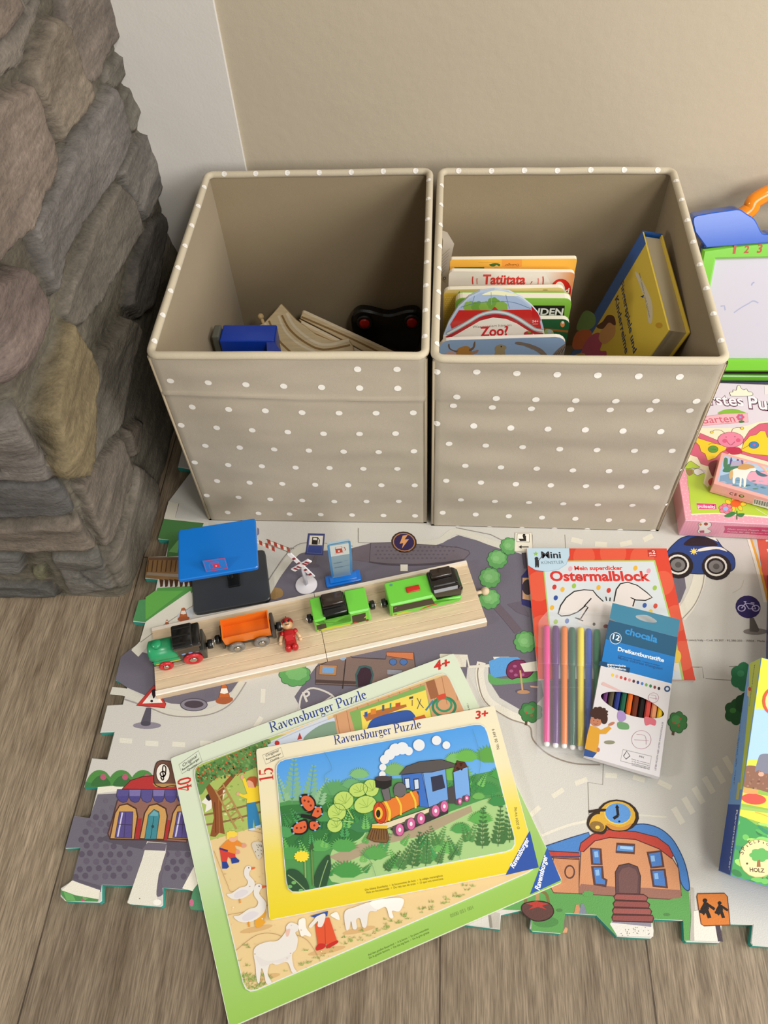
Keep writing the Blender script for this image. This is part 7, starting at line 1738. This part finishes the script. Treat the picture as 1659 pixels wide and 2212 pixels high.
I.k = 10; I.poly([(820, 940), (900, 920), (985, 930), (1010, 990), (900, 1010), (830, 970)], 'c0284f', sm=True); I.up(); I.ell((875, 832), 155, 92, 'e584a0', line=L_, lw=.0006); I.up(2); I.ell((805, 845), 30, 24, 'd85a80'); I.ell((965, 838), 28, 24, 'd85a80'); I.up(); I.line([(830, 850), (875, 895), (925, 855)], .0007, '8a2f4a', sm=True); I.ell((820, 800), 8, 4, L_, n=8); I.ell((925, 795), 8, 4, L_, n=8)
I.line([(805, 755), (760, 720), (690, 715), (655, 735)], .0006, L_, sm=True); I.line([(885, 740), (905, 700), (960, 685), (1010, 690)], .0006, L_, sm=True); I.up(); I.ell((650, 742), 18, 14, 'f0d24a', line=L_, lw=.0004); I.ell((1012, 695), 20, 16, 'f0d24a', line=L_, lw=.0004)
I.k = 12; I.poly([(320, 1170), (370, 1100), (400, 1085), (510, 1160), (470, 1180), (420, 1170), (370, 1180)], 'b3cc3f', line='3a3a20', lw=.0006); I.poly([(335, 1185), (420, 1185), (425, 1240), (380, 1265), (355, 1240)], '9a7a4a'); I.poly([(430, 1200), (470, 1170), (520, 1190), (560, 1225), (480, 1260), (440, 1240)], 'e8e6e0', line='3a3a30', lw=.0005)
I.poly([(605, 1330), (640, 1290), (690, 1300), (690, 1380), (630, 1375)], 'c03a3a', sm=True); I.poly([(610, 1130), (680, 1080), (720, 1090), (690, 1250), (650, 1260)], '8a2030', sm=True)
# lettering, cloud, bush and banner
I.k = 9; I.text('Erstes', (520, 405), (1040, 432), '6a3a52', .06, hs=1.25); I.text('Puzzle', (1090, 455), (1700, 510), '6a3a52', .06, hs=1.25); I.up(); I.text('Erstes', (524, 402), (1036, 428), 'f2ecf0', .02, hs=1.25); I.text('Puzzle', (1096, 450), (1694, 504), 'f2ecf0', .02, hs=1.25)
I.poly([(870, 290), (865, 265), (900, 260), (905, 235), (940, 240), (955, 190), (985, 185), (1000, 215), (1030, 235), (1065, 225), (1085, 255), (1130, 265), (1120, 305), (900, 310)], 'efead0', sm=True, line='4a4040', lw=.0007); I.poly([(1280, 190), (1400, 190), (1400, 290), (1280, 290)], 'e6e0dc')
I.poly([(735, 525), (780, 480), (900, 462), (1000, 485), (1045, 520)], '86b83a', sm=True); I.up(); I.poly([(540, 560), (800, 520), (1075, 512), (1085, 620), (800, 640), (520, 665)], 'edb4bc', line='c05a70', lw=.0005); I.up(2); I.text('Garten', (520, 640), (935, 618), 'cf5a72', .0, hs=1.15)
for a in range(6): I.ell((990+30*math.cos(a*1.05), 562+24*math.sin(a*1.05)), 20, 16, 'cf5a80')
I.up(); I.ell((990, 562), 16, 13, '8aaad8'); I.poly([(970, 610), (1010, 600), (1040, 620), (990, 632)], '3f7a3a', sm=True)
# logo and flowers on the green field
I.k = 8; I.poly([(465, 1585), (700, 1598), (708, 1665), (480, 1660)], 'd2447c', line='f0c0cc', lw=.0006); I.up(2); I.text('pulselti', (482, 1640), (690, 1652), 'f2d4de', .03, hs=.9); I.ell((670, 1615), 9, 8, '5a1a30')
for a in range(7): I.k = 8; I.ell((930+95*math.cos(a*.9), 1600+60*math.sin(a*.9)), 36, 24, 'f2cc3a', rot=math.degrees(a*.9), line='7a5a1a', lw=.0004)
I.k = 10; I.ell((935, 1592), 62, 44, 'e2632a')
for a in range(6): I.k = 10; I.ell((815+50*math.cos(a*1.05+.3), 1655+36*math.sin(a*1.05+.3)), 34, 27, 'e27a92', line='8a3a4a', lw=.0004)
I.up(3); I.ell((815, 1655), 32, 25, '8fb4e0'); I.line([(950, 1680), (950, 1785)], .0012, '2f6a34'); I.poly([(800, 1745), (880, 1695), (940, 1710), (870, 1755)], '2f7a3f', sm=True); I.poly([(960, 1715), (1040, 1715), (1010, 1755), (965, 1745)], '2f7a3f', sm=True); I.line([(1170, 1650), (1250, 1700), (1322, 1742)], .0008, 'efe8c8')
# front side
I = Ink(mb, M_PB, frame((0, 0, 0), (1, 0, 0), (0, 0, 1))); I.metric = True; I.clip = [(.001, .004), (BW-.001, .004), (BW-.001, BH-.001), (.001, BH-.001)]
for k in range(80):
    for j in range(12): I.ell((.002+k*.0036, .004+j*.0032+(k % 2)*.0016), .0006, .0006, PK2, n=5)
I.metric = False; I.V = VJ; I.k = 3
I.poly([(490, 1830), (560, 1805), (635, 1820), (640, 1860), (600, 1890), (645, 1920), (600, 1945), (520, 1945), (480, 1930), (500, 1880)], 'efe6da', sm=True, line='5a4a40', lw=.0004); I.up(2); I.ell((580, 1835), 24, 18, 'b04a3a'); I.ell((515, 1840), 16, 14, 'c9803a'); I.poly([(500, 1915), (560, 1910), (560, 1940), (510, 1940)], 'c05a7a')
I.poly([(800, 1858), (1900, 1900), (1900, 2010), (790, 1940), (810, 1900)], 'cc4a74'); I.up(); I.text('Mein erstes Puzzle  Mein erstes', (835, 1902), (1480, 1930), 'f0b4c4', .02, hs=.8); I.text('Puzzle für die Kleinen im Garten', (835, 1932), (1480, 1962), 'f0b4c4', .02, hs=.8)
mb.build('lid', M_GLOSS, root)

# small pink unicorn box on top
ztop = .0700
q0 = on_z(1541, 1044, ztop)
M_UB = rotz((q0.x, q0.y, ZB+.0022), -21.2)
UW, UD, UH = .092, .0604, ztop-ZB-.0022
root = thing('card_box', 'small pale pink box with a white unicorn picture, lying on the pink puzzle box', 'small box', M_UB)
mb = MB(); mb.rbox(0, UW, 0, UD, 0, UH, 'eba8a0', .0008, 2)
I = Ink(mb, M_UB, Matrix.Translation((0, 0, UH))); I.V = VJ
pr = Ink(MB(), M_UB, Matrix.Translation((0, 0, UH))); I.metric = True
cl = rr([(.0045, .0055), (UW-.0045, .0055), (UW-.0045, UD-.0045), (.0045, UD-.0045)], .004); I.clip = cl
I.poly(cl, 'a9c4e2'); I.metric = False; I.up()
I.poly([(750, 1260), (1000, 1200), (1400, 1200), (1400, 1600), (740, 1330)], '7a9ab8'); I.poly([(780, 1200), (850, 1120), (960, 1130), (980, 1190), (840, 1220)], '3f7a5a', sm=True); I.poly([(1080, 1230), (1250, 1210), (1400, 1250), (1400, 1370), (1150, 1340), (1070, 1290)], 'e0a0b4', sm=True)
I.up(); I.line([(1000, 1120), (1080, 1075), (1180, 1090), (1280, 1170), (1340, 1260)], .0022, 'ecc08a', sm=True); I.line([(1020, 1130), (1090, 1090), (1170, 1105), (1270, 1185), (1330, 1275)], .0012, 'e6a0a8', sm=True)
for x, c in ((880, '5a4f8a'), (960, '4a5a9a'), (1010, '6a5a92')): I.poly([(x-16, 1120), (x-12, 1075), (x+2, 1025), (x+16, 1075), (x+18, 1125)], c)
I.poly([(870, 1150), (890, 1085), (1000, 1080), (1010, 1140)], 'b0a4c0'); I.poly([(800, 1050), (840, 1060), (830, 1160), (790, 1150)], '4a7a5a', sm=True)
rnd = random.Random(6)
for k in range(26): I.ell((rnd.uniform(770, 1380), rnd.uniform(1290, 1420)), rnd.uniform(14, 40), rnd.uniform(5, 10), rnd.choice(['3f6f78', '5a8a9a', 'c9a0b4', '8fb4c8', '4a7a5a']), n=8)
I.up(); I.poly([(895, 1195), (960, 1170), (1040, 1190), (1090, 1180), (1140, 1160), (1185, 1185), (1160, 1205), (1120, 1205), (1085, 1240), (1065, 1290), (1060, 1340), (1050, 1390), (1030, 1385), (1030, 1310), (1010, 1290), (1000, 1380), (980, 1380), (985, 1290), (950, 1280), (930, 1300), (925, 1350), (900, 1345), (900, 1270)], 'efe4dc', sm=True)
I.up(); I.poly([(960, 1175), (990, 1130), (1060, 1120), (1140, 1135), (1160, 1165), (1100, 1175), (1040, 1190)], 'c9985a', sm=True); I.poly([(895, 1190), (860, 1220), (855, 1280), (880, 1300), (905, 1250)], 'd0a872', sm=True); I.line([(1165, 1160), (1205, 1145)], .0006, 'e6d0a0'); I.poly([(1180, 1190), (1230, 1220), (1320, 1260), (1250, 1270), (1190, 1240)], '3f6a7a', sm=True)
I = Ink(mb, M_UB, frame((0, 0, 0), (1, 0, 0), (0, 0, 1))); I.V = VJ; I.metric = True; I.clip = [(.001, .001), (UW-.001, .001), (UW-.001, UH-.001), (.001, UH-.001)]; I.metric = False
I.text('CE', (858, 1484), (948, 1502), '3a2a2a', .02, space=1.3); I.ell((1005, 1502), 34, 17, '3a4a2a', rot=8); I.up(); I.ell((1008, 1500), 20, 8, 'c9cf8a', rot=8); I.ell((800, 1440), 30, 18, 'e6bcb8'); I.up(); I.ell((800, 1440), 24, 14, 'eba8a0')
for k in range(4): I.line([(668-k*4, 1448+k*14), (1140-k*3, 1570+k*14)], .0003, 'b07a7a')
I.poly([(1160, 1530), (1400, 1590), (1390, 1670), (1135, 1605)], 'e6e0de'); I.up()
for k in range(22): x = 1168+k*10; I.line([(x, 1540+k*2.4), (x-12, 1592+k*2.4)], (.0004 if k % 3 else .0009), '2a2a30')
mb.build('carton', M_GLOSS, root)

# garden board game box
gpsi, gth, GL, GH, GW = 0.2544, 0.3166, 0.229, 0.0483, 0.19
gax = Vector((math.sin(gpsi)*math.cos(gth), math.cos(gpsi)*math.cos(gth), math.sin(gth)))
M_G = frame((0.3164, -0.4541, 0.011), (math.cos(gpsi), -math.sin(gpsi), 0), gax)
root = thing('board_game', 'garden board game box with blue side, its far end propped up, at the right edge', 'board game', M_G)
mb = MB(); mb.rbox(.0012, GW-.0012, .0012, GL-.0012, 0, .012, 'c9c4b4', .0005, 1); mb.build('box_base', M_PAPER, root)
mb = MB(); mb.rbox(0, GW, 0, GL, .002, GH, '6f9fd8', .0009, 2)
I = Ink(mb, M_G, Matrix.Translation((0, 0, GH))); I.metric = True; I.clip = [(.0007, .0007), (GW-.0007, .0007), (GW-.0007, GL-.0007), (.0007, GL-.0007)]; I.poly([(0, 0), (GW, 0), (GW, GL), (0, GL)], 'ecdf3f'); I.metric = False; I.V = VK
I.up(); I.poly([(528, 545), (560, 535), (651, 545), (1300, 640), (2600, 840), (2600, 1400), (1100, 1110), (440, 1010)], 'a9cdee'); I.poly([(450, 1000), (651, 1010), (1100, 1080), (2600, 1330), (2600, 3300), (300, 2000)], '8fb84a')
I.up(); I.poly([(450, 1000), (560, 990), (651, 1010), (900, 1050), (1700, 1190), (1700, 1290), (900, 1140), (440, 1060)], 'cfd84a', sm=True); I.poly([(440, 1060), (520, 1040), (600, 1070), (760, 1130), (760, 1290), (560, 1250), (420, 1210)], '8a5f4a', sm=True); I.poly([(565, 975), (590, 940), (660, 935), (760, 960), (780, 1080), (640, 1110), (570, 1080), (535, 1090)], '7a7d90', sm=True); I.up()
for k in range(20): I.ell((rnd.uniform(450, 700), rnd.uniform(1080, 1250)), rnd.uniform(6, 16), rnd.uniform(5, 11), rnd.choice(['a87a62', '6f4838', '9a6f58']), n=7)
I.ell((590, 1115), 26, 20, 'd9a890')
I.poly([(405, 1260), (760, 1330), (1900, 1590), (1900, 1720), (760, 1440), (400, 1370)], 'f0d23a'); I.up(); I.ell((525, 1335), 110, 48, 'cf5040', rot=6); I.poly([(440, 1240), (560, 1255), (540, 1290), (430, 1275)], 'e8a05a', sm=True)
I.poly([(400, 1405), (760, 1470), (1900, 1760), (1900, 1960), (760, 1600), (390, 1480)], 'f2d84a'); I.up(); I.poly([(395, 1395), (760, 1450), (760, 1475), (392, 1425)], '9ac05a'); I.line([(535, 1450), (600, 1470), (651, 1490)], .0008, 'd9a83a', sm=True)
I.up(); I.poly([(395, 1480), (450, 1500), (540, 1560), (700, 1600), (900, 1680), (2400, 2160), (2400, 3200), (300, 2020), (340, 1750)], '3f9a4f'); I.up()
for k in range(80):
    x = rnd.uniform(370, 700) if k < 34 else rnd.uniform(700, 1700); y = rnd.uniform(1500, 2080)+max(0, x-700)*.42; I.ell((x, y), rnd.uniform(30, 70), rnd.uniform(12, 30), rnd.choice(['6fbf5a', '2f7a40', '8ad06a', '4fae55', 'a3d86a', '2f8a60']), rot=rnd.uniform(0, 40), n=12)
I.up(2); I.ell((565, 1860), 168, 168, 'ead9a0', line='c0a860', lw=.0006); I.up(2); I.blob((580, 1830), 80, 52, '5fb05a', 7, .2); I.poly([(555, 1880), (580, 1870), (585, 1935), (550, 1935)], '9a6a3a'); I.text('HOLZ', (490, 1975), (620, 1985), '4a3a2a', .02); I.ell((465, 1905), 9, 9, '4a3a2a')
for ch, a in zip('SPIELFIGUREN', range(12)):
    an = math.radians(198+a*15); cx, cy_ = 565+138*math.cos(an), 1860+138*math.sin(an); tx, ty = -math.sin(an), math.cos(an)
    hw_ = {'I': 4, 'L': 9, 'F': 9}.get(ch, 12); I.text(ch, (cx-tx*hw_, cy_-ty*hw_), (cx+tx*hw_, cy_+ty*hw_), '4a3a2a', .0, hs={'I': .28, 'L': .75, 'F': .75}.get(ch, .9))
I.up(); I.ell((720, 470), 120, 130, 'e0503a'); I.up(); I.ell((725, 472), 100, 112, 'f0d88a')
I = Ink(mb, M_G, frame((0, 0, 0), (0, -1, 0), (0, 0, 1))); I.V = VK; I.metric = True; I.clip = [(-GL+.0008, .003), (-.0008, .003), (-.0008, GH-.0008), (-GL+.0008, GH-.0008)]; I.metric = False
I.poly([(180, 1980), (275, 1380), (420, 1385), (340, 2060)], '24489a'); I.poly([(485, 60), (640, 40), (560, 560), (470, 1000), (440, 1250), (400, 1250), (440, 900), (480, 480)], 'bfd04a'); I.up()
I.text('Ravensburger', (372, 1430), (300, 1965), 'd8dfee', .02, hs=.8)
I.text('Maulwurf Company', (530, 150), (482, 520), '6a7a4a', .02, hs=.8); I.text('Garten-Spiel ab vier', (415, 530), (345, 1215), '4a6a9a', .0, hs=.7); I.text('Das Spiel mit dem Holz', (440, 660), (395, 960), 'c9cf9a', .0, hs=.6)
I.poly([(490, 330), (470, 350), (468, 420), (490, 440)], 'd8c07a'); I.ell((490, 362), 14, 18, 'c9402a'); I.poly([(385, 1190), (410, 1190), (392, 1340), (366, 1340)], 'b8b86a')
mb.build('lid', M_PAPER, root)

# dark blue box just inside the right edge
b0, b1 = on_z(1654, 1425, MZ), on_z(1657, 1243, MZ); dv = (b1-b0).normalized(); o_ = b0-dv*.072; BL_ = (b1-b0).length+.072
M_DB = rotz((o_.x, o_.y, MZ), math.degrees(math.atan2(dv.y, dv.x))-90)
mb = MB(); mb.rbox(0, .14, 0, BL_, 0, .0650, '24356f', .0012, 2); mb.rbox(.008, .132, .060, BL_-.008, .0648, .0654, '34488a', .0002, 1)
tag(mb.build('game_box', M_GLOSS, M=M_DB), 'dark blue box at the right edge, under the raised end of the garden game', 'game box')

# magnetic drawing board leaning on the wall
yv = Vector((0, .100, .235)).normalized()
BZ = on_z(1600, 828, .022)
Fd = frame((BZ.x, BZ.y, .0125), (1, 0, 0), yv)
root = thing('drawing_board', 'green and blue magnetic drawing board with orange handle, leaning against the wall', 'drawing board', Fd)
pr = Ink(MB(), Matrix(), Fd @ Matrix.Translation((0, 0, .016))); pr.V = VBd
def bu(x, y): q = pr.uv((x, y)); return (q.x, q.y)
sTL, sTR, sBL = bu(275, 800), bu(850, 795), bu(400, 1890)
gT, gB = bu(500, 618)[1], bu(600, 2025)[1]
XL = sTL[0]-.020; XR = XL+.36; sXR = XR-.020
bt = bu(500, 2120)[1]
mb = MB(); mb.prism(smooth_pts([(XL+.006, bt-.004), (XR-.006, bt-.004), (XR+.002, .05), (XR, gT-.01), (XR-.03, gT+.004), ((XL+XR)/2, gT+.012), (XL+.03, gT+.004), (XL, gT-.01), (XL-.002, .05)], 4), 0, .010, '0c3f9a', bev=.003, sm=False); mb.build('back_shell', M_SHINY, root)
# blue crown with the handle humps
mb = MB(); cx = (XL+XR)/2
hump = [bu(40, 500), bu(20, 345), bu(150, 300), bu(400, 262), bu(520, 252), bu(600, 300), bu(690, 365), bu(770, 510), bu(850, 512)]
L_ = [(x, y) for x, y in hump]; Rm = [(2*cx-x, y) for x, y in hump][::-1]
low = [(XR-.002, gT-.006), (cx, gT+.0065), (XL+.002, gT-.006)]
P = smooth_pts(L_, 4, False)+smooth_pts(Rm, 4, False)+[Vector(p) for p in low]
mb.prism([(p.x, p.y) for p in P], .0, .024, '0f58c4', bev=.0015); mb.build('crown', M_SHINY, root)['label'] = 'glossy blue crown'
# green frame around the screen
mb = MB(); LGb = '7ac83a'
def ring(out, inn, z0, z1, col, bev):
    n = len(out); vs = [(p[0], p[1], z0) for p in out]+[(p[0], p[1], z1-bev) for p in out]
    oi = inset(out, bev); vs += [(p[0], p[1], z1) for p in oi]; ii = inset(inn, -bev)
    vs += [(p[0], p[1], z1) for p in ii]+[(p[0], p[1], z1-bev) for p in inn]+[(p[0], p[1], z0) for p in inn]
    fs = []
    for k in range(5):
        for i in range(n): fs.append([k*n+i, k*n+(i+1) % n, (k+1)*n+(i+1) % n, (k+1)*n+i])
    mb.add(vs, fs, col, 0, False)
def arch(x0, x1, y0, yc, ye, n=12, side=6):
    pts = [(x0+(x1-x0)*k/n, y0) for k in range(n+1)]
    pts += [(x1, y0+(ye-y0)*k/side) for k in range(1, side)]
    for k in range(n+1): t = k/n; pts.append((x1+(x0-x1)*t, ye+(yc-ye)*4*t*(1-t)))
    pts += [(x0, ye+(y0-ye)*k/side) for k in range(1, side)]
    return pts
ring(arch(XL, XR, gB, gT+.004, gT-.010), arch(sTL[0]+.001, sXR, sBL[1], sTL[1]+.0015, sTL[1]-.0005), .008, .0185, LGb, .003)
mb.rbox(XL+.01, XR-.01, bt-.001, bu(500, 2062)[1], .009, .0170, '5faa2c', .002, 3)
mb.rbox(XL+.012, XR-.012, bu(500, 2062)[1]-.001, gB+.001, .008, .0125, '101410')
I = Ink(mb, Fd, Matrix.Translation((0, 0, .0185))); I.V = VBd; I.k = 3
for ch, a, b in (('1', (466, 736), (496, 735)), ('2', (584, 735), (638, 735)), ('3', (726, 733), (780, 731))): I.text(ch, a, b, 'b04a24', .03, hs=1.0 if ch != '1' else 1.9)
I.metric = True
for k, ch in enumerate('4567890'): x = bu(866, 733)[0]+k*.0285; I.text(ch, (x, bu(780, 733)[1]), (x+.011, bu(780, 733)[1]), 'b04a24', .03)
mb.build('frame', M_SHINY, root)['label'] = 'bright green frame with numbers'
mb = MB(); mb.rbox(sTL[0]-.004, sXR+.004, sBL[1]-.004, sTL[1]+.004, .0085, .0105, 'c4c2cd')
I = Ink(mb, Fd, Matrix.Translation((0, 0, .0105))); I.V = VBd
I.line([(480, 1385), (560, 1330), (640, 1285), (690, 1258), (745, 1280)], .0020, 'a3a8c4', sm=True); I.line([(670, 1090), (680, 1065), (702, 1055)], .0022, '9aa0be'); I.line([(335, 1315), (375, 1310), (385, 1360)], .0022, 'a3a8c4'); I.ell((735, 1512), 18, 18, 'c2c1cf')
mb.build('screen', M_GLOSS, root)['label'] = 'pale grey screen with faint pen strokes'
mb = MB(); a = bu(560, 320); m_ = bu(850, 130)
pts = [(a[0]-.004, a[1]-.006, .012), (a[0]+.012, a[1]+.006, .012), (m_[0]-.014, m_[1]-.004, .012), (m_[0]+.02, m_[1]+.010, .012), (cx, m_[1]+.016, .012)]
pts += [(2*cx-p[0], p[1], p[2]) for p in pts[:-1][::-1]]
mb.tube([tuple(p) for p in smooth_pts(pts, 5, False)], .0115, 'f08a12', 16, flat=.8); mb.build('handle', M_SHINY, root)['label'] = 'orange carrying handle'
